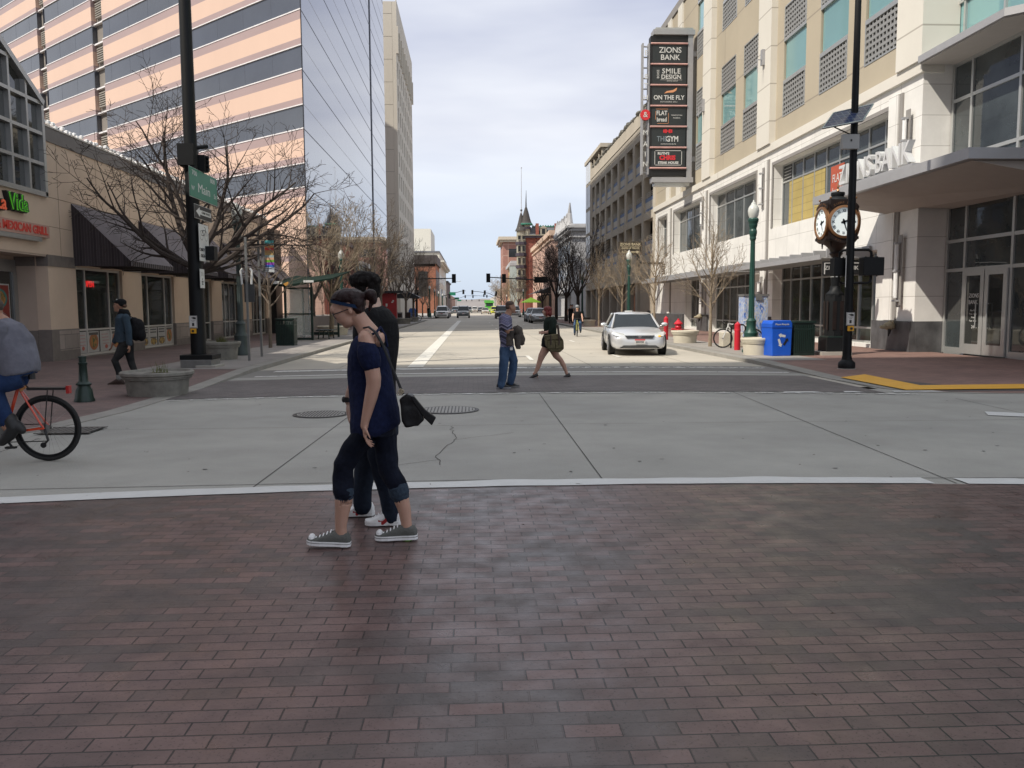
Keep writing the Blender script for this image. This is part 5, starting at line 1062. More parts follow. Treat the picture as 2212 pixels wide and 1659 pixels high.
# --- hanging bank plate
t = thing('bank_sign', 'small black ZIONS BANK plate hung under the slatted canopy behind the clock', 'sign', (12.3, 27.2, 2.6))
xa, za = PY(*c8(413, 1092), 27.2); xb, zb_ = PY(*c8(735, 1215), 27.2); b = MB(); b.box(xa, xb, 27.15, 27.25, zb_, za, M_black); b.build('panel', t)
b = MB(); b.text('ZIONS BANK', (za-zb_)*.42, ((xa+xb)/2, 27.14, (za+zb_)/2), X3, Z3, M_wlet, ext=.003, sx=(xb-xa)/((za-zb_)*.42)/6.3)
for (a, c, d, e) in ((xa+.03, xa+.06, zb_+.02, za-.05), (xa+.06, xb-.03, za-.07, za-.045)): b.box(a, c, 27.14, 27.15, d, e, M_wlet)
b.build('lettering', t); b = MB(); b.tube([(xa+.3, 27.2, za), (xa+.3, 27.2, 3.2)], .012, M_greysteel, 5); b.tube([(xb-.3, 27.2, za), (xb-.3, 27.2, 3.2)], .012, M_greysteel, 5); b.build('hanger', t)
# --- street clock
kx, ky = 10.85, 24.5; zg = .1
M_bronze = mat('clock_bronze', (.022, .013, .010, 1), .4, .4, var=.3, vs=7); M_gilt = mat('gilt_ring', (.26, .13, .06, 1), .35, .6, var=.15, vs=6); M_face = mat('clock_face', (.78, .84, .84, 1), .3, var=.02, emit=(.7, .85, .9, 1), es=.16); M_num = mat('clock_numeral', (.01, .012, .02, 1), .4, var=0)
t = thing('street_clock', 'black and bronze four faced street clock on a tall pedestal beside the bank', 'street clock', (kx, ky, zg))
b = MB(); b.box(kx-.55, kx+.35, ky-.5, ky+.5, .08, .2, M_side2); b.build('concrete_base', t)
b = MB(); b.box(kx-.33, kx+.33, ky-.33, ky+.33, .2, .62, M_pole); b.box(kx-.31, kx+.31, ky-.31, ky+.31, .62, .66, M_greend); b.prism([(kx+.25*cos(pi/8+k*pi/4)/cos(pi/8), ky+.25*sin(pi/8+k*pi/4)/cos(pi/8), .66) for k in range(8)], (0, 0, 1.22), M_pole)
b.lathe([(.27, 1.86), (.27, 1.92), (.17, 2.02), (.15, 2.15)], (kx, ky, 0), M_pole, 8); b.lathe([(.11, 2.1), (.13, 2.35), (.14, 2.42), (.1, 2.46), (.1, 3.0), (.12, 3.06)], (kx, ky, 0), M_pole, 16); b.lathe([(.145, 2.41), (.145, 2.45)], (kx, ky, 0), M_frameR, 16)
b.build('pedestal', t, smooth='auto')
b = MB(); 
for sx, sy in ((0, -1), (-1, 0)):
    for d in (-.1, .12): 
        if sx == 0: b.box(kx+d-.055, kx+d+.055, ky-.262, ky-.245, .85, 1.7, M_bronze)
        else: b.box(kx-.262, kx-.245, ky+d-.055, ky+d+.055, .85, 1.7, M_bronze)
b.build('pedestal_panel', t)
b = MB(); b.lathe([(.12, 3.0), (.2, 3.1), (.17, 3.16), (.2, 3.24), (.3, 3.34), (.42, 3.42), (.5, 3.5)], (kx, ky, 0), M_bronze, 16)
b.box(kx-.43, kx+.43, ky-.43, ky+.43, 3.48, 4.5, M_bronze); b.box(kx-.38, kx+.38, ky-.38, ky+.38, 4.5, 4.66, M_bronze); b.box(kx-.46, kx+.46, ky-.46, ky+.46, 3.5, 3.58, M_bronze)
b.lathe([(.3, 4.64), (.26, 4.72), (.17, 4.78), (.2, 4.84), (.19, 4.9), (.05, 4.92)], (kx, ky, 0), M_pole, 12)
for s1 in (-1, 1):
    for s2 in (-1, 1): b.ball((kx+s1*.38, ky+s2*.38, 4.7), .035, M_gilt, 8); b.tube([(kx+s1*.3, ky+s2*.3, 3.42), (kx+s1*.3, ky+s2*.3, 3.26)], [.03, .015], M_bronze, 6)
b.build('clock_case', t, smooth='auto'); b = MB(); b.lathe([(.03, 4.9), (.045, 4.95), (.02, 5.0), (.03, 5.06), (.006, 5.2)], (kx, ky, 0), M_gilt, 10); b.build('finial', t)
for (nx, ny) in ((0, -1), (-1, 0), (1, 0), (0, 1)):
    N = Vector((nx, ny, 0)); R_ = Z3.cross(N)*1.0; c = Vector((kx, ky, 3.98))
    fb = MB(); o = c+N*.43; zc = 4.0
    def circ(r, off, n=40): return [tuple(Vector((kx, ky, zc))+N*off+R_*r*cos(2*pi*k/n)+Z3*r*sin(2*pi*k/n)) for k in range(n)]
    n = 40; V = circ(.48, .40)+circ(.48, .50)+circ(.41, .52)+circ(.41, .46); fb.add(V, [(a*n+k, a*n+(k+1) % n, (a+1)*n+(k+1) % n, (a+1)*n+k) for a in range(3) for k in range(n)], M_gilt); rg = fb.build('clock_ring', t, smooth='auto')
    fb = MB(); fb.poly(circ(.415, .465), M_face); fc = fb.build('clock_face', t); fb = MB()
    for i, rn_ in enumerate(('XII', 'I', 'II', 'III', 'IIII', 'V', 'VI', 'VII', 'VIII', 'IX', 'X', 'XI')):
        a = pi/2-i*pi/6; u = Z3*sin(a)+R_*cos(a); rr = Z3*sin(a-pi/2)+R_*cos(a-pi/2); fb.text(rn_, .115, Vector((kx, ky, zc))+N*.468+u*.315, rr, u, M_num, ext=.001, sx=.72, weight=.003)
    for i in range(60):
        a = i*pi/30; u = Z3*sin(a)+R_*cos(a); w_ = (R_*sin(a)-Z3*cos(a))*.004; p = Vector((kx, ky, zc))+N*.469; fb.add([p+u*.385-w_, p+u*.402-w_, p+u*.402+w_, p+u*.385+w_], [(0, 1, 2, 3)], M_num)
    fb.build('numerals', fc); fb = MB()
    for a, l, w_ in ((pi/2-2*pi*27/60, .31, .016), (pi/2-2*pi*2.45/12, .21, .026)):
        u = Z3*sin(a)+R_*cos(a); s_ = (R_*sin(a)-Z3*cos(a))*w_; p = Vector((kx, ky, zc))+N*.475; fb.add([p-u*.09-s_, p+u*l*.6-s_*1.1, p+u*l, p+u*l*.6+s_*1.1, p-u*.09+s_], [(0, 1, 2, 3, 4)], M_num); fb.add([p-u*.03-s_*2.6, p+u*.03-s_*2.6, p+u*.03+s_*2.6, p-u*.03+s_*2.6], [(0, 1, 2, 3)], M_num)
    fb.build('hands', fc)
    fb = MB(); m_ = 14
    for zc2, sg in ((zc, 1), (zc, -1)):
        P_ = []
        for k in range(m_+1):
            a = (pi/2-.75+1.5*k/m_)*sg; P_.append(Vector((kx, ky, zc))+N*.47+(R_*cos(a)+Z3*sin(a))*.50)
        for k in range(m_):
            u0 = (P_[k]-Vector((kx, ky, zc))-N*.47).normalized(); u1 = (P_[k+1]-Vector((kx, ky, zc))-N*.47).normalized(); fb.add([P_[k], P_[k+1], P_[k+1]+u1*.11, P_[k]+u0*.11], [(0, 1, 2, 3)], M_bronze)
    br = fb.build('clock_banner', t); fb = MB()
    for i, ch in enumerate('ZIONS BANK'):
        a = pi/2+.55-i*.122; u = Z3*sin(a)+R_*cos(a); rr = Z3*sin(a-pi/2)+R_*cos(a-pi/2)
        if ch != ' ': fb.text(ch, .085, Vector((kx, ky, zc))+N*.475+u*.555, rr, u, M_gilt, ext=.002)
    for i, ch in enumerate('EST 1873'):
        a = -pi/2-.42+i*.12; u = -(Z3*sin(a)+R_*cos(a)); rr = Z3*sin(a+pi/2)+R_*cos(a+pi/2)
        if ch in 'EST': fb.text(ch, .06, Vector((kx, ky, zc))+N*.475-u*.555, rr, u, M_gilt, ext=.002)
    fb.build('lettering', br)
# --- ornate street lamps
def lamp(x, y, lab, gm=None, h=4.85, z0=.1, dark=False):
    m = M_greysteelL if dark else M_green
    t = thing('street_lamp', lab, 'street lamp', (x, y, z0), group='acorn globe street lamps')
    b = MB(); b.lathe([(.27, 0), (.27, .08), (.23, .14), (.21, .55), (.22, .62), (.15, .72), (.145, .95), (.16, 1.0), (.1, 1.08)], (x, y, z0), m, 16); b.build('lamp_base', t, smooth='auto')
    b = MB(); n = 20; b.lathe([(.098, 1.06), (.085, 2.2), (.072, 3.55)], (x, y, z0), m, n, flute=.12); b.lathe([(.075, 3.5), (.1, 3.56), (.095, 3.62), (.12, 3.72), (.12, 3.8), (.1, 3.86), (.13, 3.98), (.13, 4.02), (.16, 4.1), (.165, 4.16), (.14, 4.2)], (x, y, z0), m, 16); b.build('post', t)
    k = (h-z0)/4.75
    b = MB(); b.lathe([(.12, 4.2), (.16, 4.3), (.175, 4.42), (.155, 4.52), (.1, 4.6), (.08, 4.62), (.075, 4.66), (.03, 4.7), (.015, 4.76)], (x, y, z0), M_globe, 16); b.build('globe', t, smooth='auto')
    return t
M_greysteelL = mat('grey_green_steel', (.045, .062, .06, 1), .5, .1, var=.15)  # greyer green finish for the rear left lamp
lamp(8.8, 25.9, 'nearest green street lamp, between the blue bin and the tree'); lamp(9.15, 48.4, 'green street lamp in front of the drive up teller sign')
lamp(-7.3, 26.6, 'grey green street lamp standing behind the rear left planter', dark=True); lamp(-7.3, 47.2, 'green street lamp with white globe to the right of the bus shelter')
lamp(10.2, 77, 'street lamp among the dark trees beside the garage'); lamp(9.2, 150, 'far street lamp by the green parasol')
far_l = [(-6.3, 124, 'first of the far left street lamps, nearest the white parked car'), (-6.5, 145, 'second of the far left street lamps, in front of the orange brick'), (-6.7, 168, 'third of the far left street lamps'), (-6.9, 195, 'fourth of the far left street lamps'), (-7.0, 225, 'farthest of the left street lamps'), (8.9, 215, 'lamp in front of the ochre building')]
for x, y, lab in far_l: lamp(x, y, lab)
# --- planters
def planter(x, y, r, h, lab, z0=.02, grass=0, seed=1, m=None):
    m = m or M_conc
    t = thing('planter', lab, 'planter', (x, y, z0), group='round concrete planters')
    b = MB(); b.lathe([(r*.80, 0), (r*.84, h*.4), (r*.86, h*.66), (r*.92, h*.68), (r*.92, h*.73), (r*.95, h*.75), (r*.95, h*.80), (r, h*.86), (r, h*.96), (r*.97, h), (r*.9, h), (r*.86, h*.9)], (x, y, z0), m, 36); b.build('bowl', t, smooth='auto')
    b = MB(); b.lathe([(r*.87, h*.84), (r*.4, h*.9), (.01, h*.92)], (x, y, z0), M_soil, 24); b.build('soil', t)
    if grass:
        rn = random.Random(seed); b = MB()
        for i in range(grass):
            a = rn.uniform(0, 6.28); rr = rn.uniform(0, .16); bx, by = x+rr*cos(a)+.05, y+rr*sin(a); l = rn.uniform(.1, .26); tx = bx+rn.uniform(-.1, .1); ty = by+rn.uniform(-.1, .1); b.add([(bx-.006, by, z0+h*.85), (bx+.006, by, z0+h*.85), (tx, ty, z0+h*.9+l)], [(0, 1, 2)], mat('dry_grass', (.12, .13, .04, 1), .8, var=.3, vs=20))
        b.build('grass_tuft', t)
planter(-5.78, 15.45, .64, .43, 'near concrete planter in front of the thick black pole', .012, 30); planter(-7.35, 24.5, .60, .52, 'rear left planter with a grass tuft, behind the black pole', .1, 130, 3)
M_concl = mat('cream_planter', (.50, .46, .37, 1), .8, var=.1, vs=4, bump=.3)
planter(8.55, 24.65, .47, .52, 'cream planter in front of the tall green lamp', .1, 0, 1, M_concl); planter(8.55, 33.1, .56, .50, 'cream planter beside the red hydrant', .1, 0, 1, M_concl)
planter(8.75, 62, .5, .5, 'small cream planter by the far pale tree', .1, 0, 1, M_concl); planter(9.6, 74, 1.0, .55, 'dark planter under the big dark trees', .1)
planter(-7.6, 46.0, .9, .5, 'cream planter between the shelter and the white globe lamp', .1, 0, 1, M_concl)
planter(-6.2, 76, .7, .5, 'grey planter beside the red kiosk', .1); planter(-6.3, 88, .7, .5, 'grey planter by the parked left bicycle', .1)
# --- bollards
x, y = -6.6, 14.35
t = thing('bollard', 'dark green cast iron bollard on the left corner', 'bollard', (x, y, .012)); b = MB(); b.lathe([(.165, 0), (.165, .03), (.15, .06), (.13, .2), (.1, .25), (.1, .27), (.125, .285), (.125, .305), (.09, .33), (.075, .36), (.062, .62), (.075, .64), (.075, .66), (.06, .67), (.06, .74), (.068, .75), (.066, .77), (.02, .78)], (x, y, .012), M_greend, 24); b.build('post', t, smooth='auto')
for (x, y, h, lab) in ((8.82, 27.3, .93, 'red pipe bollard in front of the parked white bicycle'), (8.5, 36.2, 1.02, 'red pipe bollard between the silver car and the hydrant')):
    t = thing('bollard', lab, 'bollard', (x, y, .1), group='red pipe bollards'); b = MB(); b.lathe([(.1, 0), (.1, h*.68), (.108, h*.69), (.108, h*.74), (.1, h*.75), (.1, h*.93), (.07, h*.96), (.05, h*.97), (.04, h), (.01, h+.02)], (x, y, .1), M_redp, 18); b.build('post', t, smooth='auto')
x, y = 9.15, 36.6
t = thing('fire_hydrant', 'bright red fire hydrant behind the cream planter', 'fire hydrant', (x, y, .1)); b = MB(); b.lathe([(.17, 0), (.17, .05), (.12, .06), (.12, .5), (.16, .52), (.16, .56), (.14, .58), (.13, .66), (.2, .68), (.2, .71), (.15, .76), (.08, .84), (.05, .87), (.05, .92), (.01, .93)], (x, y, .1), M_redp, 20); b.build('barrel', t, smooth='auto')
b = MB(); b.tube([(x-.28, y, .52), (x+.24, y, .52)], [.075, .06], M_redp, 12); b.tube([(x, y-.26, .48), (x, y, .48)], .09, M_redp, 12); b.tube([(x-.3, y, .52), (x-.25, y, .52)], .09, M_redp, 8); b.tube([(x, y-.3, .48), (x, y-.24, .48)], .11, M_redp, 8); b.build('nozzle', t)
# --- bins
def slat_bin(x, y, w, d, h, lab, z0=.1, rz=0):
    t = thing('litter_bin', lab, 'litter bin', (x, y, z0), rz); m = M_greend
    b = MB(); n = 11
    for i in range(n):
        for s_ in (-1, 1): xx = -w/2+w*(i+.5)/n; b.box(xx-w/n*.36, xx+w/n*.36, s_*d/2-.01, s_*d/2+.01, .1, h*.9, m)
        for s_ in (-1, 1): yy = -d/2+d*(i+.5)/n; b.box(s_*w/2-.01, s_*w/2+.01, yy-d/n*.36, yy+d/n*.36, .1, h*.9, m)
    b.box(-w/2, w/2, -d/2, d/2, 0, .12, m); b.box(-w/2-.02, w/2+.02, -d/2-.02, d/2+.02, h*.93, h, m); b.box(-w/2-.012, w/2+.012, -d/2-.012, d/2+.012, h*.74, h*.78, m)
    o = b.build('slatted_body', t, world=False, bevel=.006); b = MB(); b.box(-w/2+.03, w/2-.03, -d/2+.03, d/2-.03, .05, h*.74, M_black); b.box(-w/2+.03, w/2-.03, -d/2+.03, d/2-.03, h*.9, h*.93, M_black); b.build('liner', t, world=False); return t
slat_bin(-7.38, 33.4, .70, .6, 1.08, 'dark green slatted bin beside the bus shelter'); slat_bin(9.72, 24.3, .66, .6, 1.02, 'dark green slatted bin standing against the blue recycling bin', .1, .12)
M_blue = mat('recycling_blue', (.006, .085, .50, 1), .4, var=.12, vs=3)
x, y = 8.98, 24.15
t = thing('recycling_bin', 'bright blue recycling bin with a white arrows symbol', 'recycling bin', (x, y, .1), .16)
b = MB(); b.prism([(-.30, -.3, 0), (.30, -.3, 0), (.33, -.3, .95), (.28, -.3, 1.04), (-.28, -.3, 1.04), (-.33, -.3, .95)], (0, .62, 0), M_blue); b.build('body', t, world=False, bevel=.02)
b = MB(); b.box(-.335, .335, -.31, .33, .83, .845, mat('recycling_blue_dark', (.004, .05, .3, 1), .5)); b.build('lid_seam', t, world=False)
b = MB()
for k in range(3):
    a = k*2*pi/3+pi/2
    for (da, db) in ((-.35, .35),):
        p0 = Vector((.02+.13*cos(a-.75), -.305, .47+.15*sin(a-.75))); p1 = Vector((.02+.13*cos(a+.45), -.305, .47+.15*sin(a+.45))); dr = (p1-p0); nn = Vector((-dr.z, 0, dr.x)).normalized(); b.add([p0-nn*.035, p1-nn*.035, p1-nn*.07, p1+dr.normalized()*.08, p1+nn*.07, p1+nn*.035, p0+nn*.035], [(0, 1, 2, 3, 4, 5, 6)], M_black if k == 2 else M_signw)
b.text('Please Recycle', .075, (0, -.305, .93), X3, Z3, M_signw, ext=.002); b.build('recycling_symbol', t, world=False)
# --- painted utility cabinet
def paintart(name):
    m = mat(name, (.4, .4, .5, 1), .5, var=0); n = m.node_tree; bb = n.nodes['Principled BSDF']; tc = n.nodes.new('ShaderNodeTexCoord'); mp = n.nodes.new('ShaderNodeMapping'); mp.inputs['Scale'].default_value = (5, 5, 1.6); v = n.nodes.new('ShaderNodeTexNoise'); v.inputs['Scale'].default_value = 1.6; v.inputs['Detail'].default_value = 7; v.inputs['Distortion'].default_value = 1.6
    r = n.nodes.new('ShaderNodeValToRGB'); e = r.color_ramp.elements; e[0].position = .3; e[0].color = (.03, .05, .2, 1); e[1].position = .75; e[1].color = (.55, .55, .6, 1)
    for p, c in ((.4, (.1, .22, .6, 1)), (.46, (.5, .48, .4, 1)), (.52, (.45, .5, .62, 1)), (.58, (.12, .28, .62, 1)), (.64, (.42, .38, .2, 1))): x = e.new(p); x.color = c
    n.links.new(tc.outputs['Object'], mp.inputs[0]); n.links.new(mp.outputs[0], v.inputs['Vector']); n.links.new(v.outputs['Fac'], r.inputs['Fac']); n.links.new(r.outputs[0], bb.inputs['Base Color']); return m
t = thing('utility_cabinet', 'tall utility cabinet painted with blue and white abstract streaks', 'utility cabinet', (11.3, 32.5, .1)); b = MB(); b.box(10.65, 11.6, 32.2, 32.9, .1, 1.95, paintart('painted_cabinet')); b.build('cabinet', t, bevel=.01)
b = MB(); b.box(10.62, 11.63, 32.17, 32.93, 1.95, 2.03, M_greysteel); b.box(11.1, 11.35, 32.15, 32.2, 1.8, 1.95, M_greysteel); b.build('lid', t)
t = thing('concrete_block', 'low cream concrete block behind the parked white bicycle', 'concrete block', (9.3, 29.6, .1)); b = MB(); b.box(9.0, 9.75, 29.5, 30.0, .1, .62, M_concl); b.build('block', t, bevel=.02)
t = thing('bike_rack', 'dark steel hoop rack holding the parked white bicycle', 'bike rack', (9.3, 28.5, .1)); b = MB(); b.tube([(9.0, 28.55, .1), (9.0, 28.55, .85), (9.08, 28.55, .92), (9.42, 28.55, .92), (9.5, 28.55, .85), (9.5, 28.55, .1)], .028, M_pole, 8); b.build('hoop', t)
# --- left sign posts
t = thing('sign_post', 'grey post carrying the back of a dark square sign, right of the near planter', 'sign post', (-6.3, 23.7, .1)); b = MB(); b.box(-6.33, -6.27, 23.68, 23.74, .1, 3.55, M_greysteel); b.build('post', t)
xa, za = PY(*c4(872, 600), 23.7); xb, zb_ = PY(*c4(990, 800), 23.7); b = MB(); b.box(xa, xb, 23.74, 23.76, zb_, za, mat('sign_back', (.06, .062, .062, 1), .5, .3)); b.build('sign_back', t); b = MB()
for xx in (-.13, .13): b.tube([(-6.3+xx, 23.7, za-.02), (-6.3+xx*1.2, 23.7, za+.35), (-6.3+xx*.8, 23.7, za+.42)], .03, M_signw, 8)
b.build('bracket', t)
t = thing('banner_post', 'grey post with a tall rainbow striped banner sign', 'banner sign', (-6.45, 25.7, .1)); b = MB(); b.box(-6.48, -6.42, 25.68, 25.74, .1, 3.9, M_greysteel); b.build('post', t)
xa, za = PY(*c4(1100, 135), 25.7); xb, zb_ = PY(*c4(1203, 478), 25.7); b = MB(); cols_ = [(.12, .5, .5), (.2, .5, .45), (.62, .25, .08), (.6, .05, .04), (.42, .24, .1), (.45, .3, .12), (.35, .42, .4), (.62, .36, .22), (.15, .4, .03), (.3, .06, .45), (.05, .15, .5), (.5, .55, .58), (.55, .57, .58)]
n = len(cols_)
for i, c in enumerate(cols_): b.box(xa, xb, 25.74, 25.76, za-(za-zb_)*(i+1)/n, za-(za-zb_)*i/n, mat('banner_%s' % 'abcdefghijklm'[i], c+(1,), .5, var=.15, vs=12))
b.build('banner', t); b = MB(); b.box(xa-.1, xa-.02, 25.7, 25.8, zb_, za, M_greysteel); b.build('side_rail', t)
# --- bus shelter
bx0, bx1, by0, by1 = -8.75, -7.3, 37.5, 43.5
t = thing('bus_shelter', 'dark green bus shelter with upswept roof and glass panels on the left pavement', 'bus shelter', (-8, 40.5, .1))
b = MB()
for (x, y) in ((-8.55, 38.6), (-7.35, 38.6), (-8.55, 42.6), (-6.8, 42.6)): b.box(x-.05, x+.05, y-.05, y+.05, .1, 2.55, M_greend)
for (x0, x1) in ((-8.55, -7.35),): b.box(x0, x1, 38.57, 38.63, .12, .22, M_greend); b.box(x0-.15, x1+.15, 38.56, 38.64, 1.28, 1.34, M_greend); b.box(x0, x1, 38.57, 38.63, 2.45, 2.52, M_greend)
b.box(-8.55, -6.8, 42.57, 42.63, .22, .36, M_greend); b.box(-8.58, -8.52, 38.6, 42.6, 2.45, 2.5, M_greend); b.box(-8.58, -8.52, 38.6, 42.6, .15, .22, M_greend); b.build('post', t)
b = MB(); G_ = mat('shelter_glass', (.75, .78, .72, 1), .05, alpha=.22, var=.1, vs=2); b.box(-8.5, -7.4, 38.595, 38.605, .24, 2.44, G_); b.build('glass_panel', t); b = MB(); b.box(-8.555, -8.545, 38.7, 42.5, .24, 2.44, G_); b.build('glass_panel', t)
b = MB(); b.prism([(-9.0, 37.9, 2.62), (-8.3, 37.9, 2.5), (-6.3, 37.9, 2.85), (-6.25, 37.9, 2.92), (-8.3, 37.9, 2.62), (-9.0, 37.9, 2.7)], (0, 5.6, .55), mat('shelter_roof', (.010, .022, .017, 1), .85, spec=.1)); b.build('roof', t)
b = MB(); b.box(-8.9, -8.5, 37.82, 37.9, 2.66, 2.78, M_signw); b.prism([(-8.35, 37.86, 2.56), (-8.15, 37.86, 2.66), (-8.25, 37.86, 2.76), (-8.45, 37.86, 2.66)], (0, -.02, 0), mat('amber_plate', (.5, .25, .05, 1), .5)); b.box(-7.55, -7.1, 37.84, 37.87, 2.72, 2.82, M_signw); b.build('notice_plate', t)
t = thing('bench', 'small dark backless bench beside the bus shelter', 'bench', (-7.05, 40.5, .1)); b = MB()
for i in range(4): b.box(-7.4+i*.2, -7.25+i*.2, 39.6, 41.2, .5, .55, M_greend)
b.build('seat', t); 
for (x, y) in ((-7.25, 39.75), (-6.85, 39.75), (-7.25, 41.05), (-6.85, 41.05)): b = MB(); b.tube([(x, y, .5), (x+(.06 if x > -7 else -.06), y, .1)], .03, M_greend, 6); b.build('leg', t)
# far left kiosks and stop shelters
M_redk = mat('kiosk_red', (.30, .012, .015, 1), .5, var=.2, vs=2)
t = thing('kiosk', 'dark red advertising kiosk with white figures beyond the first shelter', 'kiosk', (-7.2, 78, .1)); b = MB(); b.box(-8.4, -7.0, 77.5, 78.2, .1, 2.9, M_redk); b.build('panel', t); b = MB(); b.box(-9.2, -6.3, 76.8, 80.5, 2.95, 3.12, M_black); b.build('roof', t)
b = MB(); rn = random.Random(4)
for i in range(9): x = rn.uniform(-8.3, -7.3); z = rn.uniform(.5, 2.4); b.box(x, x+rn.uniform(.05, .2), 77.47, 77.5, z, z+rn.uniform(.05, .3), M_signw)
b.build('printed_figures', t)
t = thing('bus_shelter', 'small dark far shelter beyond the red kiosk', 'bus shelter', (-8, 100, .1)); b = MB(); b.prism([(-9.5, 98, 2.7), (-6.2, 98, 2.7), (-6.2, 98, 2.8), (-7.6, 98, 3.5), (-9.5, 98, 2.9)], (0, 6, 0), M_black); b.build('roof', t); b = MB()
for x in (-9.2, -6.5): b.box(x, x+.1, 98.3, 98.4, .1, 2.7, M_black)
b.build('post', t)
for (x, y, lab) in ((-7.9, 84, 'row of dark newspaper boxes by the red kiosk'), ): 
    for i in range(3):
        t = thing('newspaper_box', ['white newspaper box nearest the red kiosk', 'grey newspaper box next to the white one', 'dark newspaper box behind the pale ones'][i], 'newspaper box', (x-.2+i*.75, y+i, .1), group='newspaper boxes by the kiosk'); b = MB(); b.box(x-.45+i*.75, x+i*.75+.05, y+i-.2, y+i+.25, .1, 1.1, [M_signw, M_greysteel, M_black][i]); b.build('box', t); b = MB(); b.box(x-.4+i*.75, x+i*.75, y+i-.22, y+i-.2, .6, 1.0, M_glassD); b.build('window', t)
t = thing('mailbox', 'blue street mailbox among the far left tree trunks', 'mailbox', (-7.6, 108, .1)); b = MB(); b.prism([(-8.2, 107.6, .25), (-7.2, 107.6, .25), (-7.2, 107.6, 1.2), (-7.4, 107.6, 1.5), (-8.0, 107.6, 1.5), (-8.2, 107.6, 1.2)], (0, .8, 0), mat('mail_blue', (.03, .09, .3, 1), .5)); b.build('body', t)
# parasol, board and cafe bits on the right
t = thing('parasol', 'lime green cafe parasol on the far right pavement', 'parasol', (10.3, 146, .1)); b = MB(); b.lathe([(1.75, 2.35), (1.7, 2.45), (.05, 3.25), (.02, 3.25)], (10.3, 146, 0), mat('lime_canvas', (.42, .75, .05, 1), .7, var=.05), 12); b.build('canopy', t); b = MB(); b.tube([(10.3, 146, .1), (10.3, 146, 3.2)], .04, M_black); b.build('pole', t)
t = thing('sandwich_board', 'blank white sandwich board under the lime parasol', 'sandwich board', (10.8, 143, .1)); b = MB(); b.prism([(10.1, 142.7, .1), (11.2, 142.7, .1), (11.2, 143.0, 1.4), (10.1, 143.0, 1.4)], (0, .05, 0), mat('board_white', (.85, .85, .85, 1), .6)); b.build('front_board', t); b = MB(); b.prism([(10.1, 143.4, .1), (11.2, 143.4, .1), (11.2, 143.05, 1.4), (10.1, 143.05, 1.4)], (0, .04, 0), M_greysteel); b.build('rear_board', t)
# --- traffic signals
def sighead(b, x, y, z, h=1.1, w=.5): b.box(x-w/2, x+w/2, y-.12, y+.12, z-h/2, z+h/2, M_pole); [b.lathe([(.14, 0), (.14, .02)], (x, y, 0), M_pole, 4) for _ in ()]; [b.tube([(x, y+.12, z+d*h/3), (x, y+.32, z+d*h/3)], .15, M_pole, 10) for d in (-1, 0, 1)]
def mast(px, y, hp, pts, heads, lab, sign=None, r=.1):
    t = thing('traffic_signal', lab, 'traffic signal', (px, y, 0)); b = MB(); b.tube([(px, y, 0), (px, y, hp)], [r*1.3, r], M_pole, 10); b.build('pole', t); b = MB(); b.tube([(x, y, z) for x, z in pts], [r*.9]+[r*.6]*(len(pts)-1), M_pole, 8); b.build('arm', t)
    for x, z in heads: b = MB(); sighead(b, x, y, z); b.build('signal_head', t)
    if sign: b = MB(); x, z, w, h = sign[:4]; b.box(x-w/2, x+w/2, y-.1, y-.05, z-h/2, z+h/2, sign[4]); b.build('street_sign', t)
mast(-6.9, 104, 5.4, [(-6.9, 5.1), (-2.3, 5.17)], [(-2.25, 5.15), (-6.9, 3.2)], 'nearest traffic signal on a left mast arm over the street')
mast(10.6, 104, 5.2, [(10.6, 4.75), (6, 5.05), (1.9, 5.3)], [(2.02, 5.2), (3.97, 5.13)], 'nearest traffic signals on a right mast arm over the street', (8.6, 4.95, 1.7, .75, M_pole))
mast(7.1, 205, 9.4, [(7.1, 3.7), (6.4, 4.0), (4, 5.0), (1.5, 5.4), (-.2, 5.5)], [(.05, 5.25), (3.1, 5.15), (5.9, 4.9)], 'second traffic signals far down the street, on the tall right pole')
mast(-7.4, 205, 6, [(-7.4, 4.3), (-5, 4.9), (-2.4, 5.6), (-1.6, 5.6)], [(-2.15, 5.35), (-5.6, 4.3)], 'second traffic signal far down the street, on the left mast with green sign', (-4.8, 4.9, 1.5, .8, M_signg))
mast(9, 330, 7, [(9, 4.8), (7, 5.9), (0, 6.2)], [(.3, 5.8), (5.8, 5.9), (4.6, 6.2)], 'third traffic signals, small and far, on the right'); mast(-8.4, 330, 6, [(-8.4, 4.5), (-4.5, 5.4), (-2.6, 6.1), (3, 6.1)], [(-2.75, 5.8)], 'third traffic signal, small and far, on the left', (-6.1, 5.1, 1.8, .8, M_signg))
mast(11, 520, 6.5, [(11, 5.6), (2, 6.2), (-1, 6.2)], [(-.2, 6), (4.3, 5.9)], 'fourth traffic signals near the horizon on the right'); mast(-10, 520, 6.5, [(-10, 5.6), (-5.4, 6.1)], [(-3.7, 5.9)], 'fourth traffic signal near the horizon on the left', (-8, 5.9, 2.5, .9, M_signg))
for x, y, s_, lab in ((-6.4, 232, 1, 'curved arm street light on the far left'), (9, 290, -1, 'thin tall street light on the far right')):
    t = thing('street_light', lab, 'street light', (x, y, 0)); b = MB(); b.tube([(x, y, 0), (x, y, 7.6), (x+s_*.8, y, 8.4), (x+s_*2.6, y, 8.8)], [.09, .07, .05, .04], M_greysteel, 6); b.build('pole', t); b = MB(); b.ball((x+s_*2.9, y, 8.8), (.45, .15, .1), M_signw, 8); b.build('lamp_head', t)
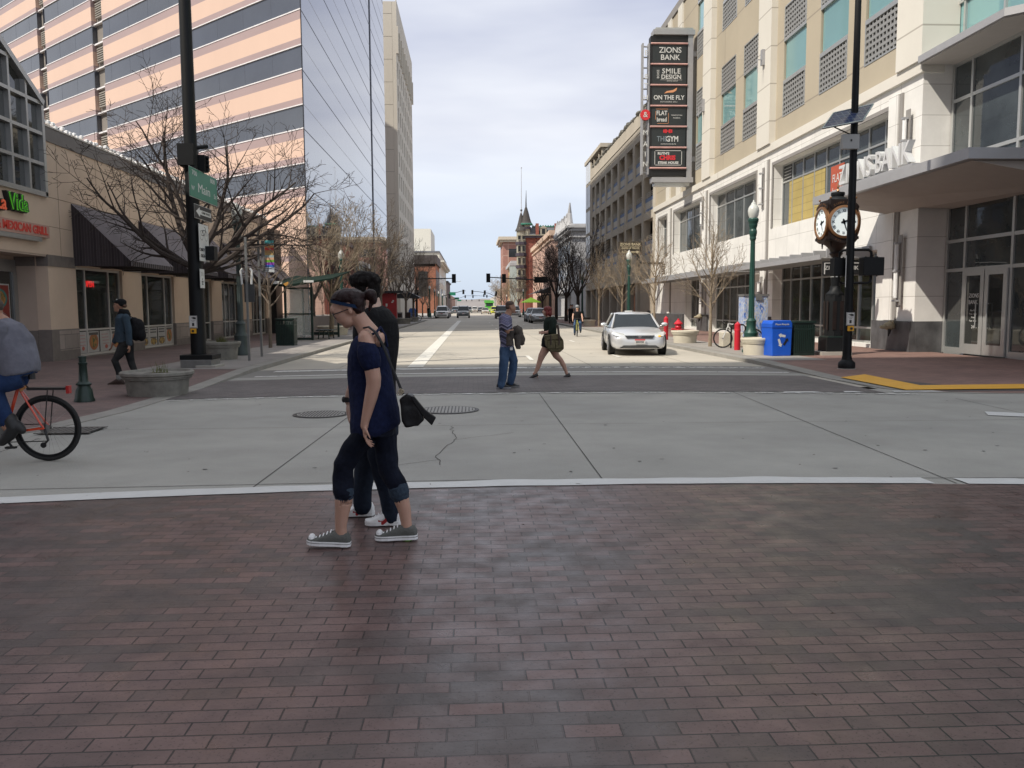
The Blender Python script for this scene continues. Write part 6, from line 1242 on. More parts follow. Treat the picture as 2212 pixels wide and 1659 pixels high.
# ================================================================ TREES
M_bark = mat('bark_dark', (.042, .031, .026, 1), .95, var=.35, vs=9); M_barkp = mat('bark_pale', (.24, .19, .135, 1), .95, var=.3, vs=9); M_barkm = mat('bark_mid', (.14, .11, .085, 1), .95, var=.35, vs=9)
def grow(b, p, d, l, r, lev, rn, m, P):
    n = max(3, int(l/P['seg'])); pts = [p.copy()]; rs = [r]; dd = d.copy(); kids = []
    for i in range(n):
        t = (i+1)/n
        dd = (dd+Vector((rn.gauss(0, P['wob']), rn.gauss(0, P['wob']), rn.gauss(0, P['wob'])+P['up'][min(lev, len(P['up'])-1)]))).normalized()
        pts.append(pts[-1]+dd*l/n); rs.append(max(r*(1-t*P['tap']), P['rmin'])); kids.append((pts[-1].copy(), dd.copy(), rs[-1], t))
    b.tube(pts, rs, m, 7 if lev == 0 else (5 if lev < 3 else 3), cap=False)
    if lev >= P['lev']: return
    k = P['n'][min(lev, len(P['n'])-1)]
    for j in range(k):
        t = P['t0']+(1-P['t0'])*(j+rn.random()*.8)/k; i = min(n-1, int(t*n)); kp, kd, kr, kt = kids[i]
        a = rn.uniform(0, 2*pi) if lev == 0 else (j % 2)*pi+rn.gauss(0, .7); ax = kd.orthogonal().normalized(); ax = Matrix.Rotation(a, 3, kd)@ax
        nd = (kd*cos(P['ang'][min(lev, len(P['ang'])-1)])+ax*sin(P['ang'][min(lev, len(P['ang'])-1)])).normalized()
        grow(b, kp, nd, l*P['len'][min(lev, len(P['len'])-1)]*rn.uniform(.7, 1.15)*(1.15-.4*kt), kr*P['rr'], lev+1, rn, m, P)
def tree(x, y, lab, kind, seed, m, z0=.1, group=None, h=1.0, limbs=None):
    rn = random.Random(seed); t = thing('bare_tree', lab, 'tree', (x, y, z0), group=group)
    b = MB()
    if kind == 'big':
        th, r0 = 2.7, .17; b.tube([(0, 0, 0), (.04, 0, .12), (.02, .03, 1.3), (.06, 0, th), (.10, .02, th+.5)], [r0*1.5, r0*1.05, r0*.95, r0*.9, r0*.8], m, 10); b.build('trunk', t, smooth='auto', world=False)
        b = MB(); P = dict(seg=.28, wob=.085, up=(.028, .035, .03, .02), tap=.8, rmin=.006, lev=3, n=(8, 6, 4), t0=.18, ang=(.72, .75, .8), len=(.48, .5, .5), rr=.62)
        for (dx, dy, dz, l, rr) in limbs: grow(b, Vector((.06, 0, th-.35+rn.random()*.6)), Vector((dx*.86, dy, dz*1.12)).normalized(), l*.92, rr*1.25, 0, rn, m, P)
    elif kind == 'column':
        b.tube([(0, 0, 0), (.02, 0, 1.1), (0, 0, 2.0)], [.085, .065, .055], m, 8); b.build('trunk', t, smooth='auto', world=False); b = MB()
        P = dict(seg=.3, wob=.06, up=(.05, .05, .04), tap=.85, rmin=.0055, lev=2, n=(8, 5), t0=.15, ang=(.5, .6), len=(.38, .5), rr=.6)
        grow(b, Vector((0, 0, 1.9)), Vector((0, 0, 1)), 3.6, .05, 0, rn, m, P)
        for i in range(17): a = i*2.4+rn.random(); z = 1.45+i*.14; s_ = .95-.03*i; grow(b, Vector((0, 0, z)), Vector((cos(a)*s_, sin(a)*s_, .9)).normalized(), 2.3-.075*i, .026, 0, rn, m, P)
    elif kind == 'vase':
        b.tube([(0, 0, 0), (.03, .02, 1.4), (0, 0, 2.6)], [.17, .13, .12], m, 8); b.build('trunk', t, smooth='auto', world=False); b = MB()
        P = dict(seg=.4, wob=.07, up=(.05, .035, .03), tap=.85, rmin=.010, lev=3, n=(7, 5, 4), t0=.2, ang=(.5, .6, .7), len=(.5, .52, .5), rr=.6)
        for i in range(7): a = i*.9+rn.random()*.5; s_ = rn.uniform(.35, .95); grow(b, Vector((0, 0, rn.uniform(1.9, 2.6))), Vector((cos(a)*s_, sin(a)*s_, 1)).normalized(), rn.uniform(3.6, 4.8), .07, 0, rn, m, P)
    elif kind == 'sapling':
        b.tube([(0, 0, 0), (.02, 0, 1.5), (0, 0, 2.6)], [.07, .055, .05], m, 8); b.build('trunk', t, smooth='auto', world=False); b = MB()
        P = dict(seg=.3, wob=.08, up=(.03, .03, .02), tap=.85, rmin=.006, lev=2, n=(8, 5), t0=.15, ang=(.65, .7), len=(.45, .5), rr=.6)
        for i in range(9): a = i*2.4; s_ = rn.uniform(.5, 1.1); grow(b, Vector((0, 0, 1.5+i*.13)), Vector((cos(a)*s_, sin(a)*s_, .8)).normalized(), rn.uniform(1.5, 2.6), .03, 0, rn, m, P)
    b.build('branches', t, world=False); t.scale = (h, h, h); return t
limbs = [(-1, -.1, .52, 4.3, .075), (-1, .3, .42, 4.4, .06), (-.5, .1, 1, 4.8, .085), (-.72, .3, .75, 4.7, .075), (-.2, -.2, 1, 4.7, .07), (.45, .2, .9, 4.4, .08), (.9, -.1, .5, 4.4, .09), (1, .2, .36, 4.6, .08), (.95, -.3, .62, 4.0, .06), (.1, .8, .8, 4, .06), (.15, -.8, .7, 3.6, .055), (.8, .4, .1, 3.0, .05)]
tree(-8.15, 25.2, 'large spreading bare tree behind the thick black pole', 'big', 11, M_bark, limbs=limbs)
tree(-7.55, 31.4, 'young bare tree beside the dark green bin', 'sapling', 5, M_barkm)
GT = 'bare trees along the left pavement'
T1 = tree(-7.3, 43.5, 'pale bare tree directly behind the bus shelter', 'vase', 21, M_barkp, group=GT, h=.86)
T2 = tree(-7.2, 54, 'pale bare tree behind the heads of the walking couple', 'vase', 22, M_barkp, group=GT, h=1.0)
T3 = tree(-7.2, 66, 'bare tree just right of the walking couple', 'vase', 23, M_barkm, group=GT, h=.95)
for (x, y, s_, rz, src, lab) in ((-7.2, 78, .92, 1.0, T3, 'bare tree above the dark red kiosk'), (-7.1, 90, .95, 2.2, T3, 'dark bare tree behind the left bicycle'), (-7.1, 101, .95, 4.0, T3, 'last dark bare tree before the far crossing'), (-7.6, 128, .8, 3.0, T3, 'small brown tree in front of the orange brick office'), (-8, 150, .8, 1.2, T1, 'far bare tree beyond the brown one on the left')):
    copy_tree(src, (x, y, .1), rz, lab, GT, s_)
GR = 'bare trees along the right pavement'
GD = tree(9.4, 74, 'big dark bare tree nearest, beside the parking garage', 'vase', 31, M_bark, group=GR, h=1.12)
for (x, y, s_, rz, lab) in ((9.5, 84, 1.15, 1.3, 'second big dark bare tree behind the redhead'), (9.6, 95, 1.15, 2.6, 'third dark bare tree in front of the salmon wall'), (9.3, 110, 1.0, 4.2, 'fourth dark bare tree across the far crossing')): copy_tree(GD, (x, y, .1), rz, lab, GR, s_)
for (x, y, s_, rz, lab) in ((8.9, 160, .95, .3, 'small pale tree by the far right lamp'), (8.7, 230, 1.25, 2, 'distant tree in front of the pink brick building'), (8.9, 182, .95, 3, 'pale tree below the old hotel'), (8.6, 262, 1.2, 5, 'distant bare tree behind the striped shirt man')): copy_tree(T1, (x, y, .1), rz, lab, GR, s_)
GC = 'slender pale trees in front of the bank and garage'
CT = tree(8.65, 29.9, 'slender pale tree nearest, left of the green lamp', 'column', 41, M_barkp, group=GC, h=.86)
for (x, y, s_, rz, lab) in ((9.1, 41.3, .98, 1.2, 'slender pale tree behind the silver car roof'), (9.6, 53, 1.02, 2.5, 'slender pale tree left of the teller sign lamp'), (9.4, 61.5, 1.05, 4, 'slender pale tree farthest, in front of the garage shade line')): copy_tree(CT, (x, y, .1), rz, lab, GC, s_)
# ================================================================ VEHICLES
M_tyre = mat('tyre_rubber', (.015, .015, .015, 1), .85, var=.2, vs=20); M_rim = mat('alloy_rim', (.42, .42, .43, 1), .3, .8); M_cglass = mat('car_glass', (.012, .017, .019, 1), .04, 0, var=.2, spec=.35)
M_hl = mat('headlamp', (.62, .64, .64, 1), .08, .2, var=.1, vs=9, coat=1); M_amber = mat('amber_lamp', (.75, .3, .03, 1), .2, emit=(1, .4, .05, 1), es=.8, var=0); M_plast = mat('car_black_plastic', (.02, .02, .02, 1), .6); M_chrome = mat('chrome', (.6, .6, .6, 1), .12, 1, var=0)
M_plate = mat('licence_plate', (.55, .54, .52, 1), .5, var=0); M_tail = mat('plate_red', (.5, .05, .06, 1), .5, var=0)
def paint(name, c, met=.5): return mat(name, c, .28, met, var=.02, coat=.6)
def loft(b, secs, m, close_ends=True):
    n = len(secs[0]); V = [p for s in secs for p in s]
    Fc = [(i*n+k, (i+1)*n+k, (i+1)*n+(k+1) % n, i*n+(k+1) % n) for i in range(len(secs)-1) for k in range(n)]
    if close_ends: Fc += [tuple(range(n)), tuple(range(len(secs)*n-1, (len(secs)-1)*n-1, -1))]
    b.add(V, Fc, m)
KINDS = {
 'sedan': dict(L=4.8, H=1.47, st=[(-2.40,.60,.30,.50,.56),(-2.34,.76,.22,.66,.72),(-2.1,.85,.20,.74,.80),(-1.6,.89,.20,.84,.90),(-1.0,.90,.20,.92,.985),(-.4,.90,.2,.95,.96),(.9,.90,.2,.97,.97),(1.7,.89,.2,.99,1.03),(2.15,.86,.24,.98,1.04),(2.36,.78,.3,.92,.98),(2.4,.66,.4,.7,.76)],
    cab=[(-1.02,.74,.96),(-.18,.60,1.42),(.25,.59,1.47),(.95,.60,1.44),(1.85,.70,1.02)], wh=.33, wy=(-1.45, 1.35), grille=(.50,.56,.66), hl=(.62,.66)),
 'suv': dict(L=4.7, H=1.8, st=[(-2.35,.72,.36,.72,.80),(-2.28,.86,.28,.92,.98),(-2.0,.92,.26,1.0,1.06),(-1.2,.94,.26,1.06,1.12),(-.6,.94,.26,1.08,1.1),(1.2,.94,.26,1.12,1.12),(2.2,.92,.28,1.12,1.14),(2.33,.86,.36,1.05,1.1)],
    cab=[(-1.15,.80,1.10),(-.45,.70,1.72),(.2,.70,1.80),(1.8,.70,1.78),(2.28,.76,1.14)], wh=.38, wy=(-1.45, 1.4), grille=(.70,.72,.92), hl=(.78,.9)),
}
def car(name, lab, kind, m, x, y, rz, cat, group=None, detail=0, lamp_on=True):
    K = KINDS[kind]; t = thing(name, lab, cat, (x, y, .0), rz, group)
    b = MB(); secs = []
    for (yy, w, zb, zs, zc) in K['st']:
        h = zs-zb; half = [(0, zb), (w*.84, zb), (w*.97, zb+h*.14), (w, zb+h*.42), (w*.985, zb+h*.66), (w*.95, zb+h*.9), (w*.86, zs+(zc-zs)*.35), (w*.5, zc-.006), (0, zc)]
        secs.append([(px, yy, pz) for px, pz in half]+[(-px, yy, pz) for px, pz in half[-2:0:-1]])
    loft(b, secs, m); o = b.build('body', t, smooth='auto', world=False)
    if detail: md = o.modifiers.new('s', 'SUBSURF'); md.levels = 1; md.render_levels = 1
    c = K['cab']; b = MB(); zb = c[0][2]
    # glass cabin: base ring to roof ring
    B = [(-c[0][1], c[0][0], c[0][2]), (c[0][1], c[0][0], c[0][2]), (c[-1][1]+.04, c[-1][0], c[-1][2]), (-c[-1][1]-.04, c[-1][0], c[-1][2])]
    yr = [c[1], c[2], c[3]]
    Vb = [(s_*(w), yy, zb-.03) for (yy, w, z) in ((c[0][0], c[0][1]+.02, 0), (c[1][0], .83*(1 if kind == 'sedan' else 1.04), 0), (c[3][0], .83*(1 if kind == 'sedan' else 1.04), 0), (c[-1][0], c[-1][1]+.04, 0)) for s_ in (-1, 1)]
    Vt = [(s_*(w), yy, z) for (yy, w, z) in (c[1], c[1], c[3], c[3]) for s_ in (-1, 1)]
    V = Vb+Vt; Fg = [(0, 1, 9, 8), (1, 3, 9), (0, 8, 2), (3, 5, 13, 9), (2, 8, 12, 4), (5, 7, 13), (4, 12, 6), (6, 12, 13, 7)]
    b.add(V, Fg, M_cglass); b.build('cabin_glass', t, world=False)
    b = MB(); rf = []
    for (yy, w, z) in (c[1][0]-.04, c[1][1]+.01, c[1][2]-.02), (c[1][0]+.1, c[1][1]+.02, c[1][2]+.025), (c[2][0], c[2][1]+.02, c[2][2]+.012), (c[3][0]-.1, c[3][1]+.02, c[3][2]+.012), (c[3][0]+.04, c[3][1]+.01, c[3][2]-.02): rf.append([(-w, yy, z-.07), (-w, yy, z-.03), (-w*.8, yy, z), (0, yy, z+.02), (w*.8, yy, z), (w, yy, z-.03), (w, yy, z-.07)])
    loft(b, rf, m)
    for s_ in (-1, 1):
        b.tube([(s_*(c[0][1]+.03), c[0][0]-.02, zb-.02), (s_*(c[1][1]+.005), c[1][0], c[1][2]-.03)], .035, m, 6); b.tube([(s_*(c[-1][1]+.05), c[-1][0]+.02, zb-.02), (s_*(c[3][1]+.005), c[3][0], c[3][2]-.03)], .05, m, 6)
        wm_ = .83*(1 if kind == 'sedan' else 1.04); b.tube([(s_*(wm_+.005), .35, zb-.02), (s_*(c[2][1]+.02), .3, c[2][2]-.04)], .03, M_plast, 6)
    if kind == 'suv':
        for s_ in (-1, 1): b.tube([(s_*.62, -.3, 1.84), (s_*.62, 1.7, 1.84)], .025, M_plast, 6)
    b.build('roof', t, smooth='auto', world=False)
    for s_ in (-1, 1):
        for wy_ in K['wy']:
            R = K['wh']; wx = s_*(.80 if kind == 'sedan' else .84); b = MB(); b.tube([(wx-s_*.10, wy_, R), (wx-s_*.09, wy_, R), (wx+s_*.10, wy_, R), (wx+s_*.12, wy_, R)], [R*.9, R, R, R*.93], M_tyre, 24); wo = b.build('wheel', t, smooth='auto', world=False)
            if detail or y < 135:
                b = MB(); b.tube([(wx+s_*.105, wy_, R), (wx+s_*.125, wy_, R)], R*.64, M_rim if kind == 'sedan' else mat('dark_rim', (.15, .15, .15, 1), .4, .5), 20)
                for k in range(7): a = k*2*pi/7; b.tube([(wx+s_*.128, wy_+.05*cos(a), R+.05*sin(a)), (wx+s_*.128, wy_+R*.58*cos(a), R+R*.58*sin(a))], .02, M_rim, 4)
                b.build('rim', wo, world=False)
            b = MB(); b.tube([(s_*(.885 if kind == 'sedan' else .915), wy_, R+.02), (s_*(.91 if kind == 'sedan' else .945), wy_, R+.02)], R+.05, M_plast, 24, cap=True)
            b.build('wheel_arch', t, world=False)
    f0 = K['st'][0][0]; z0, z1 = K['hl']
    for s_ in (-1, 1):
        b = MB(); y2 = f0+.075
        if kind == 'sedan': b.add([(s_*.40, -2.355, .63), (s_*.74, -2.29, .68), (s_*.865, -2.02, .765), (s_*.80, -2.03, .83), (s_*.50, -2.27, .765)], [(0, 1, 2, 3, 4)] if s_ > 0 else [(4, 3, 2, 1, 0)], M_hl)
        else: b.box(s_*.56, s_*.86, f0-.02, f0+.22, .78, .94, M_hl)
        o = b.build('headlight', t, world=False)
        if detail and s_ > 0: b = MB(); b.ball((.62, -2.32, .68), (.05, .03, .03), M_amber, 8); b.build('indicator', o, world=False)
        b = MB(); b.ball((s_*(1.0 if kind == 'sedan' else 1.05), c[0][0]+.38, zb+.08), (.11, .07, .075), m, 10); b.tube([(s_*.86, c[0][0]+.4, zb+.02), (s_*.97, c[0][0]+.38, zb+.05)], .025, m, 6); b.build('wing_mirror', t, smooth='auto', world=False)
    b = MB()
    if kind == 'sedan':
        b.prism([(-.40, -2.40, .60), (.40, -2.40, .60), (.46, -2.36, .70), (-.46, -2.36, .70)], (0, .1, 0), M_plast)
        for k in range(4): b.box(-.41-.012*k, .41+.012*k, -2.415+.01*k, -2.39+.01*k, .615+k*.024, .623+k*.024, M_chrome)
        b.tube([(-.055, -2.42, .655), (0, -2.425, .675), (.055, -2.42, .655), (0, -2.425, .64), (-.055, -2.42, .655)], .008, M_chrome, 6)
    else:
        b.box(-.5, .5, f0-.02, f0+.05, .74, .95, M_plast)
        for k in range(3): b.box(-.5, .5, f0-.03, f0-.02, .78+k*.06, .80+k*.06, M_chrome)
    b.build('grille', t, world=False)
    b = MB()
    if kind == 'sedan':
        b.prism([(-.62, -2.40, .27), (.62, -2.40, .27), (.5, -2.42, .36), (-.5, -2.42, .36)], (0, .12, 0), M_plast)
        for k in range(3): b.box(-.52, .52, -2.43, -2.42, .285+k*.022, .292+k*.022, M_greysteel)
    else: b.box(-.7, .7, f0-.03, f0+.05, .42, .56, M_plast)
    b.build('bumper_intake', t, world=False)
    b = MB(); zp = .42 if kind == 'sedan' else .58; b.box(-.16, .16, f0-.055, f0-.03, zp, zp+.16, M_plate); b.box(-.16, .16, f0-.058, f0-.055, zp+.115, zp+.16, M_tail); 
    if detail:
        for k in range(7): b.box(-.125+k*.036, -.105+k*.036, f0-.058, f0-.055, zp+.025, zp+.095, M_black)
    b.build('licence_plate', t, world=False)
    if detail:
        b = MB()
        for s_ in (-1, 1): b.box(s_*.905-.004, s_*.905+.004, -.05, -.035, .35, .95, M_plast); b.box(s_*.905-.004, s_*.905+.004, .82, .835, .35, .95, M_plast); b.tube([(s_*.915, .55, .84), (s_*.915, .72, .84)], .012, m, 6); b.tube([(s_*.915, 1.3, .84), (s_*.915, 1.42, .84)], .012, m, 6)
        b.prism([(-.15, 1.0, 1.46), (.1, 1.0, 1.46), (.1, 1.0, 1.53), (-.15, 1.0, 1.53)], (0, .15, 0), M_signw); b.box(.28, .60, -2.33, -2.3, .33, .38, M_hl); b.box(-.60, -.28, -2.33, -2.3, .33, .38, M_hl); b.build('trim', t, world=False)
    return t
P_sil = paint('silver_paint', (.58, .59, .60, 1), .4)
car('parked_car', 'silver sedan turning at the right kerb, nearest car', 'sedan', P_sil, 5.52, 28.55, radians(-5), 'car', detail=1).scale = (1.02, 1.0, .93)
GCAR = 'cars far down the street'
P_w = paint('white_paint', (.72, .72, .71, 1), 0); P_gr = paint('grey_paint', (.22, .23, .24, 1), .5); P_dk = paint('dark_paint', (.03, .035, .045, 1), .4); P_gold = paint('gold_paint', (.5, .45, .36, 1), .4); P_yel = paint('yellow_paint', (.65, .68, .05, 1), 0); P_bl = paint('blue_grey_paint', (.2, .24, .28, 1), .5); P_redc = paint('red_paint', (.4, .05, .04, 1), .2)
ws = car('parked_car', 'white SUV parked at the left kerb, nearest of the far cars', 'suv', P_w, -4.35, 121.0, 0, 'car', GCAR)
se = car('parked_car', 'white sedan parked directly behind the white SUV', 'sedan', P_w, -4.5, 129.5, 0, 'car', GCAR)
def far(src, x, y, lab, sw, rz=0): return copy_tree(src, (x, y, 0), rz, lab, GCAR, None, {P_w: sw})
far(ws, -1.35, 125.3, 'silver grey SUV driving towards the camera in the middle of the street', P_gr); far(ws, 4.1, 115.2, 'dark SUV with headlights just left of the striped shirt man', P_dk); far(ws, 6.6, 131, 'white SUV just right of the striped shirt man', P_w)
far(se, -4.6, 136, 'dark sedan parked behind the white sedan on the left', P_dk); far(se, -4.6, 143, 'blue grey sedan farther along the left kerb', P_bl); far(ws, -4.3, 210, 'grey SUV left of the driving silver SUV, much farther', P_bl)
far(se, 3.0, 194, 'gold sedan in front of the green bus', P_gold); far(ws, 4.95, 186, 'bright yellow SUV beside the green bus', P_yel); far(ws, .75, 262, 'white SUV far in the middle lane', P_w); far(se, 6.55, 82, 'dark sedan parked in the shade behind the redhead', P_gr); far(se, 6.6, 90, 'blue grey sedan parked under the dark trees', P_bl)
for x, y, p_, s_, lab in ((-1.0, 235, P_w, ws, 'white van sized car behind the silver SUV'), (2.6, 300, P_dk, se, 'small dark car left of the gold sedan'), (-1.6, 330, P_redc, ws, 'small red car near the horizon'), (.9, 380, P_w, se, 'tiny white car near the horizon'), (3.4, 350, P_w, ws, 'tiny white SUV above the gold sedan'), (-1.2, 430, P_gr, se, 'tiny grey car near the horizon'), (5.6, 420, P_gold, ws, 'tiny pale SUV right of the green bus'), (1.8, 520, P_redc, se, 'tiny red car at the horizon'), (-4.4, 260, P_dk, ws, 'dark SUV parked far on the left')): far(s_, x, y, lab, p_)
# green bus
M_lime = mat('bus_green', (.10, .42, .07, 1), .4, var=.05)
t = thing('bus', 'bright green shuttle bus far down the right lane', 'bus', (4.6, 224, 0)); b = MB(); b.box(3.5, 5.7, 223, 231, .4, 1.9, M_lime); b.prism([(3.5, 223, 1.9), (5.7, 223, 1.9), (5.6, 223.6, 2.7), (3.6, 223.6, 2.7)], (0, 7, 0), M_lime); b.prism([(3.3, 223.2, 2.7), (5.9, 223.2, 2.7), (5.7, 223.2, 3.4), (3.3, 223.2, 3.5)], (0, 7.6, 0), M_lime); b.box(3.9, 5.4, 221.9, 223, .5, 1.5, M_lime); b.build('body', t); b = MB(); b.add([(3.65, 222.96, 1.85), (5.55, 222.96, 1.85), (5.45, 223.45, 2.65), (3.75, 223.45, 2.65)], [(0, 1, 2, 3)], M_cglass); b.build('windscreen', t)
for xx in (3.9, 5.3): b = MB(); b.tube([(xx-.15, 223.2, .45), (xx+.15, 223.2, .45)], .45, M_tyre, 14); b.build('wheel', t)
# ================================================================ BICYCLES (local: rides along -x, z up)
def bicycle(lab, x, y, z, rz, mf, R=.34, rack=False, drop=False, saddle=.0, group=None, tyre=None, crank=.6):
    t = thing('bicycle', lab, 'bicycle', (x, y, z), rz, group); tyre = tyre or M_tyre; wb = 1.05; ax = ((0, R), (-wb, R)); tr = .022 if not drop else .014
    for (wx, wz) in ax:
        b = MB(); n = 40; ns = 8; V = []
        for i in range(n):
            a = 2*pi*i/n
            for k in range(ns): c_ = 2*pi*k/ns; rr = R-tr+tr*cos(c_); V.append((wx+rr*cos(a), tr*sin(c_), wz+rr*sin(a)))
        b.add(V, [(i*ns+k, i*ns+(k+1) % ns, ((i+1) % n)*ns+(k+1) % ns, ((i+1) % n)*ns+k) for i in range(n) for k in range(ns)], tyre); wo = b.build('wheel', t, smooth=True, world=False)
        b = MB(); V = []
        for i in range(n):
            a = 2*pi*i/n
            for (rr, yy) in ((R-tr*2.0, -.011), (R-tr*2.0, .011), (R-tr*2-.022, .009), (R-tr*2-.022, -.009)): V.append((wx+rr*cos(a), yy, wz+rr*sin(a)))
        b.add(V, [(i*4+k, i*4+(k+1) % 4, ((i+1) % n)*4+(k+1) % 4, ((i+1) % n)*4+k) for i in range(n) for k in range(4)], M_black if not rack else M_pole)
        for i in range(28): a = 2*pi*i/28; b.tube([(wx+.02*cos(a+1.3), .02*(1 if i % 2 else -1), wz+.02*sin(a+1.3)), (wx+(R-.05)*cos(a), 0, wz+(R-.05)*sin(a))], .0012, M_chrome, 3, cap=False)
        b.tube([(wx, -.045, wz), (wx, .045, wz)], .022, M_black, 10); b.build('rim', wo, world=False)
    bb = Vector((-.43, 0, R-.05)); st = Vector((-.27, 0, .80)); hd = Vector((-.86, 0, .88)); hb = Vector((-.885, 0, .76)); ra = Vector((0, 0, R)); fa = Vector((-wb, 0, R))
    b = MB(); b.tube([st, hd+Vector((.01, 0, -.04))], .017, mf, 8); b.tube([bb, hb], .021, mf, 8); b.tube([bb, st+Vector((.02, 0, .04))], .017, mf, 8); b.tube([hb, hd], .022, mf, 8)
    for s_ in (-1, 1): b.tube([bb+Vector((.03, s_*.03, 0)), ra+Vector((-.06, s_*.06, 0)), ra+Vector((0, s_*.06, 0))], .011, mf, 6); b.tube([st+Vector((.01, s_*.012, -.04)), ra+Vector((-.04, s_*.055, .05)), ra+Vector((0, s_*.06, 0))], .010, mf, 6)
    b.build('frame', t, world=False); b = MB()
    for s_ in (-1, 1): b.tube([hb+Vector((-.01, s_*.02, -.01)), hb+Vector((-.03, s_*.05, -.06)), fa+Vector((0, s_*.055, 0))], .013, M_black if rack else mf, 6)
    b.build('fork', t, world=False)
    b = MB(); b.tube([st, st+Vector((.04, 0, .14+saddle))], .014, M_black, 8); sp = st+Vector((.04, 0, .15+saddle)); b.tube([sp+Vector((.14, 0, .02)), sp+Vector((.06, 0, .035)), sp+Vector((-.05, 0, .02)), sp+Vector((-.14, 0, .01))], [(.075, .02), (.07, .03), (.03, .02), (.015, .012)], M_black if not drop else M_signw, 8); b.build('saddle', t, smooth='auto', world=False)
    b = MB(); b.tube([hd, hd+Vector((-.06, 0, .06))], .015, M_black, 8); hh_ = hd+Vector((-.06, 0, .07))
    if drop:
        for s_ in (-1, 1): b.tube([hh_, hh_+Vector((0, s_*.2, 0)), hh_+Vector((-.1, s_*.21, 0)), hh_+Vector((-.13, s_*.21, -.08)), hh_+Vector((-.05, s_*.21, -.14))], .014, M_black, 6)
    else: b.tube([hh_+Vector((.06, -.3, .02)), hh_, hh_+Vector((.06, .3, .02))], .014, M_black, 6)
    b.build('handlebar', t, world=False); b = MB(); b.tube([bb+Vector((0, -.035, 0)), bb+Vector((0, -.04, 0))], .09, M_greysteel, 20); ca = crank
    for s_, a in ((-1, ca), (1, ca+pi)): p_ = bb+Vector((.17*cos(a), s_*.08, .17*sin(a))); b.tube([bb+Vector((0, s_*.06, 0)), p_], .012, M_black, 6); b.box(p_.x-.05, p_.x+.05, p_.y-.05 if s_ < 0 else p_.y-.0, p_.y if s_ < 0 else p_.y+.05, p_.z-.01, p_.z+.01, M_black)
    b.tube([(0, -.05, R), (0, -.056, R)], .05, M_greysteel, 16); b.tube([bb+Vector((0, -.04, .088)), (0, -.05, R+.05)], .005, M_black, 4); b.tube([bb+Vector((0, -.04, -.088)), (.02, -.05, R-.13)], .005, M_black, 4); b.tube([(0, -.06, R), (.03, -.06, R-.12), (-.02, -.06, R-.17)], .012, M_black, 6); b.tube([(-.02, -.065, R-.17), (-.02, -.055, R-.17)], .03, M_black, 10); b.build('drivetrain', t, world=False)
    if rack:
        b = MB(); b.box(-.16, .22, -.06, .06, R+.40, R+.425, M_black); b.box(.22, .25, -.03, .03, R+.36, R+.44, mat('rear_reflector', (.35, .02, .02, 1), .3))
        for s_ in (-1, 1): b.tube([(0, s_*.06, R), (.05, s_*.06, R+.4)], .006, M_black, 5)
        b.tube([(-.16, 0, R+.41), (-.26, 0, R+.5)], .01, M_black, 5); b.build('rear_rack', t, world=False)
        b = MB(); b.tube([(-.13, .0, R+.51), (-.13, 0, R+.58)], .035, M_black, 10); b.tube([(-.19, -.02, R+.44), (-.24, -.03, R+.40)], .02, mat('rag_orange', (.5, .22, .08, 1), .7), 8); b.build('lock', t, world=False)
    return t
M_org_b = mat('orange_frame', (.62, .055, .015, 1), .3, var=.05, coat=.6)
BK = bicycle('orange bicycle with a black rear rack at the left edge', -4.42, 8.76, 0, 0, M_org_b, .345, rack=True, saddle=.06, crank=-.9)
bicycle('white road bicycle with drop handlebars locked to the hoop rack', 9.82, 28.6, .1, radians(-12), mat('white_frame', (.65, .65, .63, 1), .3), .34, drop=True)
bicycle('small parked bicycle by the grey planter far along the left pavement', -5.8, 90, .1, radians(8), M_greysteel, .34)
cb = bicycle('yellow green bicycle ridden towards the camera in the right lane', 5.62, 44.6, 0, radians(84), mat('lime_frame', (.42, .42, .1, 1), .4), .34, drop=True)
# ================================================================ PEOPLE
def skinmat(name, c, r=.5):
    m = mat(name, c, r, var=.06, vs=9, spec=.35); m.node_tree.nodes['Principled BSDF'].inputs['Subsurface Weight'].default_value = .12; m.node_tree.nodes['Principled BSDF'].inputs['Subsurface Radius'].default_value = (.02, .008, .004); return m
M_skin = skinmat('skin_fair', (.48, .29, .215, 1)); M_skin2 = skinmat('skin_tan', (.33, .18, .12, 1)); M_skinp = skinmat('skin_pale', (.52, .35, .28, 1))
def fabric(name, c, c2=None, bump=.5, bs=25, var=.16, vs=14): return mat(name, c, .9, var=var, vs=vs, bump=bump, bs=bs, spec=.2, c2=c2, c2s=3)
def organic(b, name, parent, m, vox=.008, sm=4, thick=0, disp=0, dsc=6):
    me = b.mesh('tmp'); o = bpy.data.objects.new('tmp', me); COL.objects.link(o)
    r = o.modifiers.new('r', 'REMESH'); r.mode = 'VOXEL'; r.voxel_size = vox
    s_ = o.modifiers.new('s', 'SMOOTH'); s_.factor = .5; s_.iterations = sm
    dg = bpy.context.evaluated_depsgraph_get(); dg.update(); n = bpy.data.meshes.new_from_object(o.evaluated_get(dg)); bpy.data.objects.remove(o); bpy.data.meshes.remove(me)
    if disp:
        n.update(); N = [v.normal.copy() for v in n.vertices]
        for v, nn in zip(n.vertices, N):
            k = noise.noise(v.co*dsc)+.5*noise.noise(Vector((v.co.x*dsc*2.6+9, v.co.y*dsc*2.6, v.co.z*dsc*1.2))); v.co = v.co+nn*disp*k
    n.materials.clear(); n.materials.append(m); n.polygons.foreach_set('material_index', [0]*len(n.polygons)); n.polygons.foreach_set('use_smooth', [True]*len(n.polygons)); n.name = name
    ob = bpy.data.objects.new(name, n); COL.objects.link(ob); ob.parent = parent; ob.matrix_parent_inverse = wm(parent).inverted(); return ob
